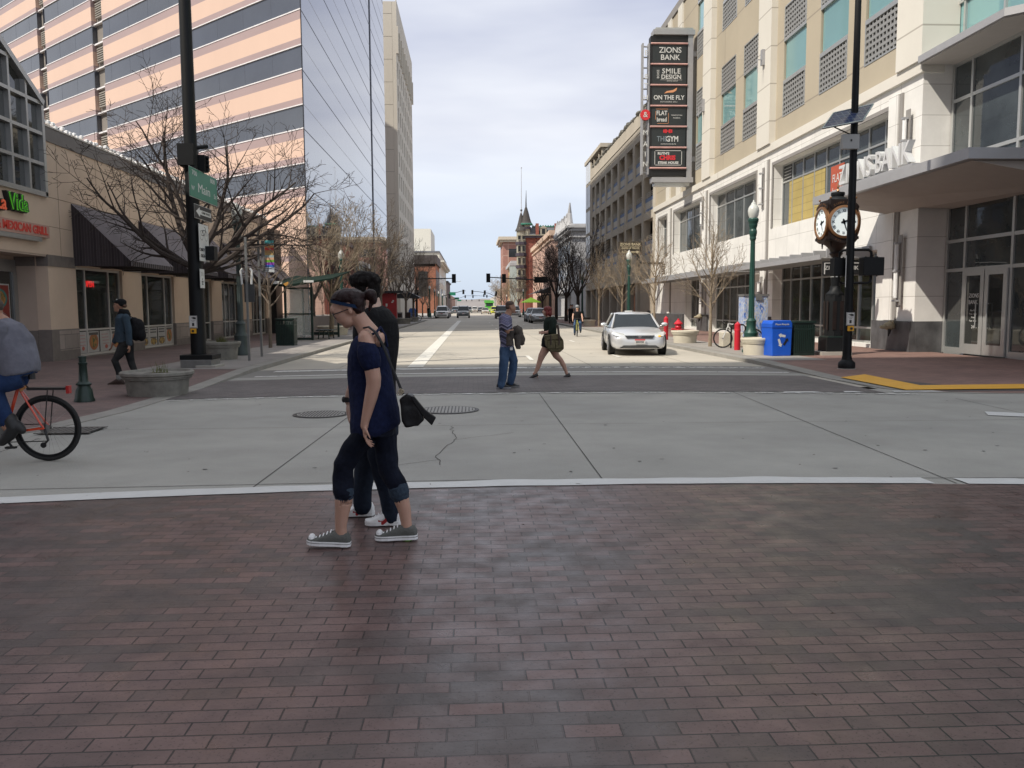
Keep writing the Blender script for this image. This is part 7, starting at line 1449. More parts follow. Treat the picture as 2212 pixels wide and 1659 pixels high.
class Fig:
    def __init__(s, crop, sc, Y0): s.c = crop; s.Y = Y0; s.m = .8848/sc/F*Y0
    def p(s, x, y, dy=0): a, z = PY(*s.c(x, y), s.Y+dy); return Vector((a, s.Y+dy, z))
    def tube(s, b, rows, n=14, cap=True):  # (x,y,r_px or (lat_m, r_px), dy)
        pts = [s.p(r[0], r[1], r[3] if len(r) > 3 else 0) for r in rows]; rs = []
        for r in rows:
            q_ = r[2]; rs.append((q_[0], q_[1]*s.m) if isinstance(q_, tuple) else q_*s.m)
        b.tube(pts, rs, M_skin, n, cap)
        for i in (0, -1):
            rr = rs[i]; ra, rb = rr if isinstance(rr, tuple) else (rr, rr)
            if not isinstance(rr, tuple): b.ball(pts[i], rr*.98, M_skin, 10)
        return b
    def ball(s, b, x, y, r, dy=0, rot=0):  # r=(x px, lat m, z px)
        rx, ry, rz = (r[0]*s.m, r[1], r[2]*s.m) if isinstance(r, tuple) else (r*s.m,)*3
        b.ball(s.p(x, y, dy), (rx, ry, rz), M_skin, 14, rot=Matrix.Rotation(rot, 3, 'Y') if rot else None); return b
def hand(b, w, d, nrm, L=.18, curl=.7, thumb=1, spread=.1):
    """w wrist point, d direction of the palm, nrm palm-side normal (fingers curl towards it)"""
    d = Vector(d).normalized(); nrm = (Vector(nrm)-d*Vector(nrm).dot(d)).normalized(); s_ = d.cross(nrm)
    pc = w+d*L*.28; R = Matrix((s_, nrm, d)).transposed(); b.ball(pc, (L*.22, L*.085, L*.29), M_skin, 12, rot=R)
    for i, (o, l) in enumerate(((.17, .40), (.06, .45), (-.055, .42), (-.165, .34))):
        p = w+d*L*.50+s_*L*o; dd = (d+s_*o*spread*3).normalized(); P_ = [p-d*L*.08, p]; a = curl*(.35+.12*i)
        for k in range(3): dd = (dd*cos(a)+nrm*sin(a)).normalized(); p = p+dd*l*L*(.45, .32, .25)[k]; P_.append(p); nrm2 = nrm
        b.tube(P_, [L*.050, L*.050, L*.046, L*.042, L*.034], M_skin, 7); b.ball(P_[-1], L*.034, M_skin, 6)
    p = w+d*L*.14+s_*L*.16*thumb; P_ = [p, p+(s_*thumb*.6+d*.8+nrm*.3)*L*.2, p+(s_*thumb*.7+d*1.6+nrm*.7)*L*.22]; b.tube(P_, [L*.06, L*.052, L*.038], M_skin, 7); b.ball(P_[-1], L*.038, M_skin, 6)
def shoe(par, toe, heel, w, h, mu, ms, ang=0, name='shoe', sole=.028, lab=None, mtoe=None, lace=None, stripe=None, swoosh=None):
    """low shoe between toe and heel ground points"""
    toe, heel = Vector(toe), Vector(heel); d = (toe-heel); L_ = d.length; d.normalize(); s_ = Vector((-d.y, d.x, 0)).normalized(); up = d.cross(s_)*-1
    if up.z < 0: up = -up
    rows = [(0, .36, .62), (.06, .80, .9), (.2, .92, 1.0), (.36, .86, 1.02), (.52, .92, .84), (.68, 1.06, .60), (.84, 1.0, .42), (.94, .78, .34), (1, .35, .26)]
    def sec(t_, wf, z0, z1, inset=1):
        P_ = []
        for k in range(12):
            a = 2*pi*k/12; P_.append(heel+d*L_*t_+s_*w/2*wf*inset*(abs(cos(a))**.7)*(1 if cos(a) > 0 else -1)+up*(z0+(z1-z0)*(.5+.5*(abs(sin(a))**.8)*(1 if sin(a) > 0 else -1))))
        return P_
    b = MB(); loft(b, [sec(t_, wf, sole*.5, max(h*zf, sole+.015), .93) for t_, wf, zf in rows], mu); o = b.build(name, par, smooth='auto')
    if lab: o['label'] = lab
    b = MB(); V = []; n = len(rows)
    out_ = [heel+d*L_*(t_*1.02-.01)+s_*w/2*wf*1.02 for t_, wf, zf in rows]+[heel+d*L_*(t_*1.02-.01)-s_*w/2*wf*1.02 for t_, wf, zf in rows[::-1]]
    b.prism([p+up*.001 for p in out_], up*sole, ms); b.build('sole', o)
    if stripe: b = MB(); b.prism([p-(p-(toe+heel)/2)*-.012+up*sole*.62 for p in out_], up*.003, stripe); b.build('sole_stripe', o)
    if mtoe: b = MB(); b.ball(heel+d*L_*.90+up*(sole+.012), (L_*.085, w*.36, .03), mtoe, 12, rot=Matrix.Rotation(atan2(d.y, d.x), 3, 'Z')); b.build('toe_cap', o)
    if lace:
        b = MB()
        for i in range(5): t_ = .46+i*.085; zt_ = h*(.98-.13*i)+.004; c_ = heel+d*L_*t_; b.tube([c_+s_*w*.28+up*(zt_-.014), c_+up*zt_, c_-s_*w*.28+up*(zt_-.014)], .0045, lace, 5)
        b.tube([heel+d*L_*.42+up*h*1.02, heel+d*L_*.47-s_*w*.35+up*(h*.8), heel+d*L_*.5-s_*w*.4+up*(h*.62)], .004, lace, 5); b.build('laces', o)
    if swoosh:
        b = MB(); C_ = []
        for i in range(9):
            u_ = i/8; t_ = .62-.5*u_; zz = h*(.36+.04*u_+.42*u_**2.2)-(.02*sin(pi*min(1, u_*2.2)) if u_ < .45 else 0); th_ = .016*sin(pi*min(1, .12+u_*.88))+.001
            sd = -1 if s_.y > 0 else 1; pt = heel+d*L_*t_+s_*sd*w*.478+up*zz; C_.append((pt, th_))
        V = [c+up*t_ for c, t_ in C_]+[c-up*t_ for c, t_ in C_]; b.add(V, [(i, i+1, i+10, i+9) for i in range(8)], swoosh); b.build('side_mark', o)
    return o
# ---------------------------------------------------------------- woman in blue
A = q(700, 630, 4.485); Bc = q(700, 950, 3.95); YW = 5.45
w = thing('person', 'woman in a navy tee and rolled jeans walking left, looking down through glasses', 'person', (-.72, YW, 0))
fa, fb = Fig(A, 4.485, YW), Fig(Bc, 3.95, YW); KB = 3.95/4.485
b = MB()
# head: skull, face, jaw, nose, chin, neck
fa.ball(b, 690, 480, (165, .074, 160)); fa.ball(b, 622, 590, (98, .062, 130), 0, -.25); fa.ball(b, 680, 660, (80, .05, 82)); fa.ball(b, 662, 718, (42, .026, 34)); fa.ball(b, 612, 694, (24, .02, 20)); fa.ball(b, 604, 676, (20, .018, 12))
fa.tube(b, [(548, 585, 12), (555, 630, 17), (566, 662, 21)], 8); fa.ball(b, 575, 668, 15, .009); fa.ball(b, 575, 668, 15, -.009); fa.ball(b, 520, 545, (35, .045, 60))
fa.tube(b, [(775, 610, (.052, 92)), (840, 700, (.052, 92)), (905, 800, (.075, 112)), (930, 870, (.14, 118))]); fa.tube(b, [(880, 815, (.15, 66)), (920, 880, (.165, 100)), (930, 950, (.13, 130))])
for s_ in (-1, 1): fa.ball(b, 702, 560, (26, .010, 42), s_*.074, -.15)
# near arm
fa.tube(b, [(868, 852, 84, -.165), (905, 980, 78, -.20), (930, 1150, 82, -.215), (952, 1300, 80, -.215), (950, 1380, 76, -.21), (918, 1520, 68, -.205), (882, 1660, 56, -.20), (852, 1780, 44, -.20), (846, 1830, 42, -.2)])
fa.tube(b, [(870, 860, 80, .17), (890, 1050, 72, .19), (860, 1300, 64, .19), (800, 1500, 54, .17), (760, 1660, 44, .15)])
hand(b, fb.p(752, 318, -.2), (-.02, 0, -1), (.75, .15, .3), .175, 1.0, 1)
hand(b, fa.p(755, 1680, .15), (-.25, 0, -1), (.6, 0, .3), .165, .8, -1)
# legs
fl = [(760, 420, (.09, 115), -.06), (640, 560, 90, -.07), (540, 720, 80, -.07), (530, 820, 74, -.07), (540, 980, 78, -.07), (538, 1060, 86, -.07), (520, 1190, 68, -.07), (508, 1310, 56, -.07), (512, 1400, 55, -.07)]
rl = [(930, 400, (.09, 120), .06), (960, 600, 88, .07), (975, 760, 78, .07), (1040, 880, 74, .07), (1085, 1020, 80, .07), (1120, 1140, 66, .07), (1138, 1270, 55, .07), (1148, 1380, 54, .07)]
fb.tube(b, fl); fb.tube(b, rl); fb.tube(b, [(850, 150, (.15, 200)), (850, 300, (.16, 190)), (850, 410, (.16, 175))])
organic(b, 'body', w, M_skin, .0062, 3)
M_navy = fabric('navy_heather', (.006, .010, .036, 1), (.010, .016, .052, 1), .8, 16, .3, 45)
b = MB(); fa.tube(b, [(945, 868, (.15, 120)), (928, 900, (.195, 175)), (912, 950, (.185, 205)), (902, 1060, (.165, 232)), (905, 1200, (.155, 240)), (930, 1450, (.165, 250)), (960, 1660, (.178, 266)), (965, 1780, (.185, 276)), (962, 1850, (.18, 268)), (985, 1905, (.165, 235))], 24)
fa.tube(b, [(872, 925, 92, -.165), (882, 985, 112, -.19), (905, 1060, 117, -.21), (925, 1135, 108, -.218)]); fa.tube(b, [(875, 915, 90, .15), (890, 1120, 92, .195)])
o = organic(b, 'tee_shirt', w, M_navy, .0064, 3, disp=.0045, dsc=7)
b = MB(); b.poly([], M_skin) if 0 else None   # open back: skin shows between the straps
bk_ = [fa.p(955, 815, -.13), fa.p(1020, 790, -.09), fa.p(1062, 880, -.10), fa.p(1088, 1010, -.08), fa.p(1040, 960, -.14), fa.p(985, 880, -.17)]
b = MB(); fa.ball(b, 1012, 885, (66, .10, 92), -.085, .45); organic(b, 'back_skin', w, M_skin, .008, 4)
b = MB()
for P_ in ([(1035, 740, -.05), (985, 800, -.14), (940, 820, -.165)], [(1035, 745, -.04), (1085, 840, -.09), (1108, 960, -.10)], [(985, 800, -.16), (1030, 880, -.165), (1050, 960, -.15)]): b.tube([fa.p(*p_) for p_ in P_], .008, M_navy, 8)
b.build('shirt_strap', w)
M_denim = fabric('dark_denim', (.004, .006, .013, 1), (.008, .011, .022, 1), .8, 16, .25, 30); M_denl = fabric('denim_cuff', (.035, .052, .075, 1), None, .4, 60, .25, 50)
b = MB(); f2_ = [(r_[0], r_[1], (r_[2]+24 if not isinstance(r_[2], tuple) else (r_[2][0]+.012, r_[2][1]+6)), r_[3]) for r_ in fl[:5]]; f3_ = [(r_[0], r_[1], (r_[2]+24 if not isinstance(r_[2], tuple) else (r_[2][0]+.012, r_[2][1]+6)), r_[3]) for r_ in rl[:4]]+[(1072, 960, 92, .07)]
fb.tube(b, f2_); fb.tube(b, f3_); fb.tube(b, [(850, 180, (.16, 205)), (850, 320, (.175, 205)), (850, 420, (.175, 190))]); organic(b, 'jeans', w, M_denim, .0068, 3, disp=.009, dsc=9)
b = MB(); fb.tube(b, [(538, 935, 100, -.07), (540, 1000, 98, -.07)], cap=True); b.v = [v for v in b.v]; o = organic(b, 'jeans_cuff', w, M_denl, .0055, 1); b = MB(); fb.tube(b, [(1058, 925, 103, .07), (1078, 1000, 101, .07)]); organic(b, 'jeans_cuff', w, M_denl, .0055, 1)
M_grc = fabric('grey_canvas', (.125, .128, .118, 1), None, .3, 90); M_rub = mat('white_rubber', (.82, .82, .81, 1), .5, var=.04)
def gp(fig, x, y, dy=0): return fig.p(x, y, dy)
z_ = .006
def foot(fig, xt, yt, xh, yh, dy, lift=0):
    a = fig.p(xt, yt, dy); c = fig.p(xh, yh, dy); return a, c
tz, hz = foot(fb, 182, 1500, 598, 1528, -.07); shoe(w, (tz.x, tz.y+.01, max(.03, tz.z)), (hz.x, hz.y, .012), .10, .098, M_grc, M_rub, mtoe=M_rub, lace=M_rub, stripe=M_black, name='sneaker')
tz, hz = foot(fb, 842, 1512, 1245, 1515, .07); shoe(w, (tz.x, tz.y, .012), (hz.x, hz.y, .016), .10, .098, M_grc, M_rub, mtoe=M_rub, lace=M_rub, stripe=M_black, name='sneaker')
b = MB(); fb.tube(b, [(525, 1405, 50, -.07), (525, 1440, 52, -.07)]); fb.tube(b, [(1150, 1392, 50, .07), (1150, 1425, 52, .07)]); b.mats = [mat('lime_sock', (.16, .42, .04, 1), .9)]; b.build('sock', w)
M_hair = mat('hair_auburn', (.016, .006, .006, 1), .5, var=.5, vs=26, bump=.5, bs=45, spec=.28); M_hairb = mat('hair_black', (.007, .005, .0045, 1), .7, var=.5, vs=30, bump=.6, bs=60, spec=.15)
b = MB(); fa.ball(b, 690, 420, (186, .086, 112)); fa.ball(b, 770, 470, (108, .082, 112)); fa.ball(b, 795, 540, (72, .07, 70)); fa.ball(b, 562, 425, (60, .066, 40)); fa.ball(b, 925, 385, (72, .045, 62)); fa.ball(b, 965, 430, (36, .03, 62)); fa.tube(b, [(850, 400, 42), (890, 385, 40)]); fa.tube(b, [(955, 420, 30), (930, 500, 22), (915, 560, 12)])
organic(b, 'hair', w, M_hair, .006, 2, disp=.0045, dsc=22)
b = MB(); n = 40; V = []; cc = fa.p(676, 490)
for i in range(n):
    a = 2*pi*i/n; base = cc+Vector((184*fa.m*cos(a), .090*sin(a), -.023*cos(a)))
    V += [base+Vector((0, 0, .011)), base-Vector((0, 0, .011))]
b.add(V, [(2*i, 2*((i+1) % n), 2*((i+1) % n)+1, 2*i+1) for i in range(n)], mat('headband_blue', (.012, .026, .06, 1), .9, spec=.1)); b.build('headband', w)
b = MB(); fd = Vector((-.88, 0, -.47)); ud = Vector((-.47, 0, .88))
for s_ in (-1, 1):
    c_ = fa.p(548, 602, s_*.033)+fd*.012; P_ = [c_+Vector((0, 1, 0))*.026*cos(2*pi*k/18)+ud*.021*sin(2*pi*k/18) for k in range(19)]; b.tube(P_, .0032, M_black, 5); b.tube([c_+Vector((0, s_*.027, 0))+ud*.008, fa.p(700, 535, s_*.078)], .0032, M_black, 5)
b.tube([fa.p(548, 602, -.008)+fd*.012, fa.p(548, 602, .008)+fd*.012], .003, M_black, 5); b.build('glasses', w)
b = MB(); [b.ball(fa.p(562, 600, s_*.032), (.006, .011, .005), M_black, 8) for s_ in (-1, 1)]; b.ball(fa.p(594, 690), (.006, .017, .003), mat('lips', (.28, .08, .07, 1), .5), 8); b.build('eyes', w)
# ---------------------------------------------------------------- handbag
t = thing('handbag', 'black leather handbag hanging at the back of the woman in navy', 'handbag', fb.p(1180, 300, -.17)); M_lea = mat('black_leather', (.006, .006, .007, 1), .45, var=.3, vs=8, bump=.5, bs=9, spec=.3)
b = MB(); C_ = [(1085, 90), (1160, 40), (1215, 60), (1322, 290), (1262, 345), (1140, 362), (1102, 300)]; b.prism([fb.p(x, y, -.24) for x, y in C_], (0, .13, 0), M_lea); organic(b, 'bag_body', t, M_lea, .006, 6, disp=.004, dsc=14)
b = MB(); b.prism([fb.p(x, y, -.245) for x, y in ((1185, 55), (1225, 60), (1330, 190), (1437, 268), (1395, 345), (1318, 268), (1235, 150))], (0, .035, 0), M_lea); b.build('bag_flap', t, bevel=.006)
b = MB(); b.tube([fa.p(850, 748, -.15), fa.p(905, 738, -.17), fa.p(965, 785, -.19), fa.p(1050, 920, -.19), fa.p(1130, 1120, -.19), fa.p(1215, 1330, -.19), fb.p(1120, 40, -.18)], [(.012, .006)]*7, M_lea, 8); b.build('strap', t)
b = MB(); M_brass = mat('brass_ring', (.5, .42, .3, 1), .3, .9)
for (x, y) in ((1095, 5), (1100, 25), (1082, 30), (1112, 12)): c_ = fb.p(x, y, -.22); b.tube([c_+Vector((.012*cos(k), 0, .012*sin(k))) for k in (0, 1, 2, 3, 4, 5, 6.28)], .003, M_brass, 5)
b.build('clasp', t)
# ---------------------------------------------------------------- tall man behind her
YM_ = 6.02; ma, mb_ = Fig(A, 4.485, YM_), Fig(Bc, 3.95, YM_)
t = thing('person', 'tall dark haired man in a black tee and white sneakers beside the woman', 'person', (-.65, YM_, 0))
b = MB(); ma.ball(b, 880, 280, (140, .076, 130)); ma.ball(b, 810, 350, (100, .066, 120)); ma.ball(b, 830, 430, (70, .05, 55)); ma.tube(b, [(728, 320, 12), (712, 372, 18)]); ma.tube(b, [(930, 400, (.06, 85)), (950, 500, (.07, 95)), (960, 570, (.12, 90))])
for s_ in (-1, 1): ma.ball(b, 905, 350, (26, .012, 40), s_*.08)
ma.tube(b, [(930, 630, 66, -.17), (860, 900, 62, -.22), (800, 1180, 62, -.22), (700, 1440, 50, -.18), (668, 1545, 42, -.17)]); ma.tube(b, [(960, 620, 80, .2), (1050, 900, 72, .24), (1080, 1180, 60, .24), (1040, 1420, 48, .22)])
hand(b, mb_.p(588, 120, -.17), (.05, 0, -1), (.35, 0, .2), .19, .55, -1); hand(b, ma.p(1035, 1460, .22), (0, 0, -1), (-.6, 0, .2), .19, .7, 1)
ml = [(840, 420, (.1, 130), .05), (780, 620, 98, .10), (735, 800, 88, .12), (722, 960, 78, .13), (720, 1130, 62, .14)]; mr = [(900, 420, (.1, 130), -.05), (880, 620, 98, -.09), (930, 820, 86, -.1), (975, 1020, 76, -.11), (1000, 1240, 60, -.11)]
mb_.tube(b, ml); mb_.tube(b, mr); mb_.tube(b, [(880, 150, (.16, 180)), (880, 430, (.17, 170))]); organic(b, 'body', t, M_skinp, .008, 3)
M_blk = fabric('black_cotton', (.009, .009, .010, 1), None, .5, 30)
b = MB(); ma.tube(b, [(965, 520, (.14, 100)), (975, 570, (.20, 165)), (985, 680, (.21, 238)), (985, 850, (.195, 250)), (985, 1050, (.18, 236)), (985, 1250, (.17, 212)), (985, 1420, (.172, 216)), (990, 1600, (.18, 222)), (995, 1700, (.178, 218))], 24); ma.tube(b, [(930, 610, 96, -.17), (880, 850, 96, -.23), (862, 930, 92, -.24)]); ma.tube(b, [(960, 610, 96, .18), (1040, 860, 96, .24), (1060, 960, 90, .24)]); ma.tube(b, [(1110, 640, (.12, 90)), (1150, 820, (.14, 86)), (1140, 1000, (.13, 80))]); organic(b, 'tee_shirt', t, M_blk, .009, 3, disp=.008, dsc=6)
b = MB(); g2 = lambda R_: [(r_[0], r_[1], (max(r_[2]+16, 92) if not isinstance(r_[2], tuple) else (r_[2][0]+.01, r_[2][1]+6)), r_[3]) for r_ in R_]
L1 = g2(ml)+[(718, 1100, 98, .14)]; L1 = L1[:4]+[(718, 1110, 96, .14)]; R1 = g2(mr)[:4]+[(996, 1230, 70, -.11)]
mb_.tube(b, L1); mb_.tube(b, R1); mb_.tube(b, [(885, 200, (.17, 190)), (880, 430, (.178, 190))]); organic(b, 'jeans', t, fabric('mid_dark_denim', (.010, .015, .028, 1), (.018, .026, .042, 1), .8, 14), .009, 3, disp=.008, dsc=8)
b = MB(); ma.ball(b, 868, 238, (174, .094, 112)); ma.ball(b, 862, 325, (118, .086, 66)); ma.ball(b, 945, 300, (92, .085, 150)); ma.ball(b, 975, 400, (50, .06, 62)); ma.ball(b, 745, 212, (58, .06, 44))
rn = random.Random(9)
for i in range(46): a = rn.uniform(0, 6.28); e = rn.uniform(.1, 1.3); ma.ball(b, 880+150*cos(a)*cos(e), 262-118*sin(e), (rn.uniform(18, 34), .018, rn.uniform(18, 30)), .088*sin(a)*cos(e))
organic(b, 'hair', t, M_hairb, .007, 1, disp=.008, dsc=26)
a_, c_ = mb_.p(745, 1362, -.11), mb_.p(1090, 1362, -.11); M_wl = mat('white_leather', (.85, .85, .84, 1), .45, var=.03); M_rsw = mat('red_mark', (.35, .015, .02, 1), .4, var=0)
shoe(t, (a_.x, 5.92, .012), (c_.x, 5.92, .012), .105, .105, M_wl, M_rub, lace=M_wl, swoosh=M_rsw, name='sneaker'); a_, c_ = mb_.p(505, 1240, .14), mb_.p(826, 1240, .14); shoe(t, (a_.x, 6.2, .012), (c_.x, 6.2, .012), .105, .105, M_wl, M_rub, lace=M_wl, swoosh=M_rsw, name='sneaker')
b = MB(); c_ = mb_.p(588, 82, -.17); b.tube([c_+Vector((0, 0, -.018)), c_+Vector((0, 0, .018))], .035, M_black, 14); b.ball(c_+Vector((-.028, -.01, 0)), (.014, .02, .022), M_black, 10); b.build('wrist_watch', t)
# ---------------------------------------------------------------- man in striped shirt
E_ = q(1150, 700, 5.927); YS_ = 15.95; e = Fig(E_, 5.927, YS_)
t = thing('person', 'shaven headed man in a zigzag striped shirt with a jacket over his arm', 'person', (.72, YS_, 0))
b = MB(); e.ball(b, 580, 265, (66, .078, 62)); e.ball(b, 606, 315, (52, .068, 64)); e.ball(b, 622, 352, (34, .045, 32)); e.tube(b, [(652, 300, 5), (660, 322, 8)]); e.tube(b, [(575, 330, (.062, 44)), (550, 390, (.07, 50)), (520, 435, (.12, 48))]); [e.ball(b, 588, 308, (11, .012, 20), s_*.078) for s_ in (-1, 1)]
e.tube(b, [(508, 474, 38, -.18), (505, 590, 40, -.22), (545, 648, 36, -.20), (600, 650, 32, -.12), (650, 625, 26, -.03)]); e.tube(b, [(540, 470, 44, .2), (560, 600, 40, .2), (640, 640, 30, .08)]); hand(b, e.p(650, 622, -.03), (1, .3, .1), (0, .5, -.8), .18, .5, 1); hand(b, e.p(655, 640, .06), (1, -.3, -.1), (0, -.5, -.8), .18, .5, -1)
l1 = [(500, 880, (.11, 72), -.05), (480, 1080, 56, -.08), (462, 1260, 48, -.09), (440, 1420, 40, -.09)]; l2 = [(560, 880, (.11, 66), .05), (620, 1080, 54, .08), (600, 1240, 46, .09), (570, 1400, 40, .1)]
e.tube(b, l1); e.tube(b, l2); e.tube(b, [(520, 700, (.16, 90)), (528, 880, (.17, 92))]); organic(b, 'body', t, M_skin2, .011, 3)
mS = fabric('striped_knit', (.10, .105, .16, 1), None, .3, 40, .1); n = mS.node_tree; bb_ = n.nodes['Principled BSDF']; tcs = n.nodes.new('ShaderNodeTexCoord'); sxs = n.nodes.new('ShaderNodeSeparateXYZ'); wv = n.nodes.new('ShaderNodeTexNoise'); wv.noise_dimensions = '1D'; wv.inputs['Scale'].default_value = 15; wv.inputs['Detail'].default_value = 1
pp = n.nodes.new('ShaderNodeMath'); pp.operation = 'PINGPONG'; pp.inputs[1].default_value = .11; mm_ = n.nodes.new('ShaderNodeMath'); mm_.operation = 'MULTIPLY_ADD'; mm_.inputs[1].default_value = -.55; rc = n.nodes.new('ShaderNodeValToRGB'); rc.color_ramp.interpolation = 'CONSTANT'; ee = rc.color_ramp.elements; ee[0].position = 0; ee[0].color = (.045, .045, .07, 1); ee[1].position = .44; ee[1].color = (.14, .135, .22, 1); x_ = ee.new(.56); x_.color = (.34, .33, .42, 1); x_ = ee.new(.61); x_.color = (.09, .09, .15, 1)
n.links.new(tcs.outputs['Object'], sxs.inputs[0]); n.links.new(sxs.outputs[0], pp.inputs[0]); n.links.new(pp.outputs[0], mm_.inputs[0]); n.links.new(sxs.outputs[2], mm_.inputs[2]); n.links.new(mm_.outputs[0], wv.inputs['W']); n.links.new(wv.outputs['Fac'], rc.inputs['Fac']); n.links.new(rc.outputs[0], bb_.inputs['Base Color'])
b = MB(); e.tube(b, [(530, 400, (.13, 52)), (510, 450, (.22, 92)), (508, 560, (.21, 96)), (515, 700, (.19, 96)), (525, 800, (.19, 100)), (525, 868, (.195, 102))], 20); e.tube(b, [(500, 455, 58, -.17), (498, 540, 62, -.21), (520, 582, 56, -.22)]); e.tube(b, [(535, 455, 56, .17), (555, 580, 54, .2)]); organic(b, 'striped_shirt', t, mS, .012, 3, disp=.008, dsc=6)
M_jean = fabric('blue_denim', (.035, .065, .125, 1), (.055, .095, .17, 1), .5, 22)
b = MB(); gj = lambda R_, k: [(r_[0], r_[1], (r_[2]+k if not isinstance(r_[2], tuple) else (r_[2][0]+.012, r_[2][1]+k*.6)), r_[3]) for r_ in R_]
e.tube(b, gj(l1[:3], 14)+[(435, 1430, 58, -.09)]); e.tube(b, gj(l2[:3], 14)+[(575, 1380, 56, .1)]); e.tube(b, [(525, 840, (.175, 98)), (528, 900, (.18, 100))]); organic(b, 'jeans', t, M_jean, .012, 3, disp=.010, dsc=7)
a_, c_ = e.p(578, 1480, -.08), e.p(368, 1480, -.08); shoe(t, (a_.x, YS_-.08, .012), (c_.x, YS_-.08, .012), .11, .11, M_black, mat('grey_sole', (.25, .25, .26, 1), .6), name='sneaker', lace=M_greysteel); a_, c_ = e.p(702, 1450, .12), e.p(505, 1450, .12); shoe(t, (a_.x, YS_+.22, .012), (c_.x, YS_+.22, .012), .11, .11, M_black, M_greysteel, name='sneaker', lace=M_greysteel)
b = MB(); e.ball(b, 572, 250, (68, .081, 46)); e.ball(b, 548, 290, (42, .078, 40)); o = organic(b, 'stubble_hair', t, mat('shaved_hair', (.07, .042, .032, 1), .8), .010, 3)
b = MB(); b.box(*[v for v in (e.p(570, 900, -.2).x, e.p(610, 900, -.2).x)], YS_-.215, YS_-.21, e.p(0, 915, -.2).z, e.p(0, 875, -.2).z, M_signw); b.build('paper_tag', t)
t2 = thing('jacket', 'grey brown jacket folded over the arm of the striped shirt man', 'jacket', e.p(680, 720, -.1)); M_jack = fabric('jacket_taupe', (.085, .072, .062, 1), (.05, .043, .038, 1), .8, 18)
b = MB(); e.tube(b, [(640, 600, (.10, 60), -.12), (680, 640, (.10, 80), -.1), (720, 720, (.08, 60), -.1), (745, 800, (.07, 48), -.1), (765, 850, (.05, 22), -.1)]); e.tube(b, [(590, 640, (.05, 46), -.2), (570, 740, (.05, 50), -.2), (560, 850, (.04, 44), -.2)]); e.tube(b, [(660, 700, (.09, 50), -.14), (680, 800, (.07, 46), -.14), (690, 900, (.05, 36), -.14)]); organic(b, 'cloth', t2, M_jack, .010, 2, disp=.018, dsc=9)
# ---------------------------------------------------------------- redhead
YR_ = 18.35; r = Fig(E_, 5.927, YR_)
t = thing('person', 'woman with a short red bob, dark green top, short skirt and heels striding left', 'person', (1.7, YR_, 0))
b = MB(); r.ball(b, 1108, 345, (52, .07, 58)); r.ball(b, 1082, 375, (36, .06, 48)); r.ball(b, 1078, 408, (22, .035, 22)); r.tube(b, [(1052, 355, 5), (1045, 374, 7)]); r.tube(b, [(1110, 400, (.05, 32)), (1130, 450, (.06, 38))])
r.tube(b, [(1180, 520, 34, -.18), (1170, 620, 30, -.2), (1120, 665, 24, -.18), (1070, 668, 20, -.16)]); r.tube(b, [(1150, 520, 34, .17), (1120, 640, 28, .19), (1060, 660, 20, .12)]); hand(b, r.p(1072, 668, -.16), (-1, .2, 0), (0, .8, -.2), .16, .8, 1); hand(b, r.p(1062, 664, .12), (-1, -.2, 0), (0, -.8, -.2), .16, .8, 1)
k1 = [(1100, 880, (.1, 66), -.05), (1030, 1000, 52, -.07), (1000, 1080, 40, -.07), (975, 1160, 36, -.07), (935, 1245, 24, -.07), (915, 1262, 24, -.07)]; k2 = [(1190, 900, (.1, 66), .05), (1240, 1010, 50, .07), (1300, 1070, 38, .07), (1340, 1140, 36, .07), (1375, 1230, 24, .07), (1385, 1262, 24, .07)]
r.tube(b, k1); r.tube(b, k2); r.tube(b, [(1150, 700, (.14, 80)), (1130, 900, (.16, 92))]); organic(b, 'body', t, M_skin, .012, 3)
M_dgr = fabric('dark_green_knit', (.016, .024, .019, 1), None, .4, 40)
b = MB(); r.tube(b, [(1155, 440, (.12, 60)), (1160, 500, (.19, 98)), (1150, 600, (.17, 96)), (1160, 700, (.15, 88)), (1165, 740, (.155, 88))], 20); r.tube(b, [(1190, 500, 52, -.15), (1185, 610, 44, -.2), (1150, 660, 36, -.19)]); r.tube(b, [(1150, 500, 48, .15), (1120, 640, 38, .19)]); organic(b, 'knit_top', t, M_dgr, .012, 3, disp=.006)
b = MB(); r.tube(b, [(1150, 710, (.16, 90)), (1120, 800, (.18, 96)), (1090, 890, (.18, 78))], 20); r.tube(b, [(1170, 720, (.15, 80)), (1190, 890, (.17, 80))], 18); organic(b, 'skirt', t, M_blk, .012, 3, disp=.008)
M_rh = mat('hair_red', (.14, .012, .008, 1), .5, var=.5, vs=22, bump=.8, bs=50)
b = MB(); r.ball(b, 1120, 335, (66, .084, 54)); r.ball(b, 1145, 385, (44, .08, 62)); r.ball(b, 1105, 392, (20, .03, 44), -.07); organic(b, 'hair', t, M_rh, .011, 2, disp=.006, dsc=16)
M_heel = mat('heel_shoe_dark', (.03, .028, .026, 1), .4)
for (xt, xh, yb, ya, dy) in ((832, 968, 1332, 1258, -.07), (1300, 1435, 1342, 1258, .07)):
    b = MB(); r.tube(b, [(xt, yb-8, (.025, 7), dy), (xt+30, yb-14, (.042, 14), dy), (xt+70, yb-34, (.04, 24), dy), (xt+110, yb-52, (.036, 30), dy), (xh, yb-62, (.03, 26), dy)]); b.mats = [M_heel]; b.v = b.v; r.tube(b, [(xh-6, yb-50, 9, dy), (xh-2, yb-2, 5, dy)]); b.build('heeled_shoe', t, smooth='auto')
b = MB(); [b.ball(r.p(1068, 362, s_*.03), (.012, .012, .008), M_black, 8) for s_ in (-1, 1)]; b.ball(r.p(1062, 396), (.012, .02, .006), mat('lips', (.28, .08, .07, 1), .5), 8); b.build('eyes', t)
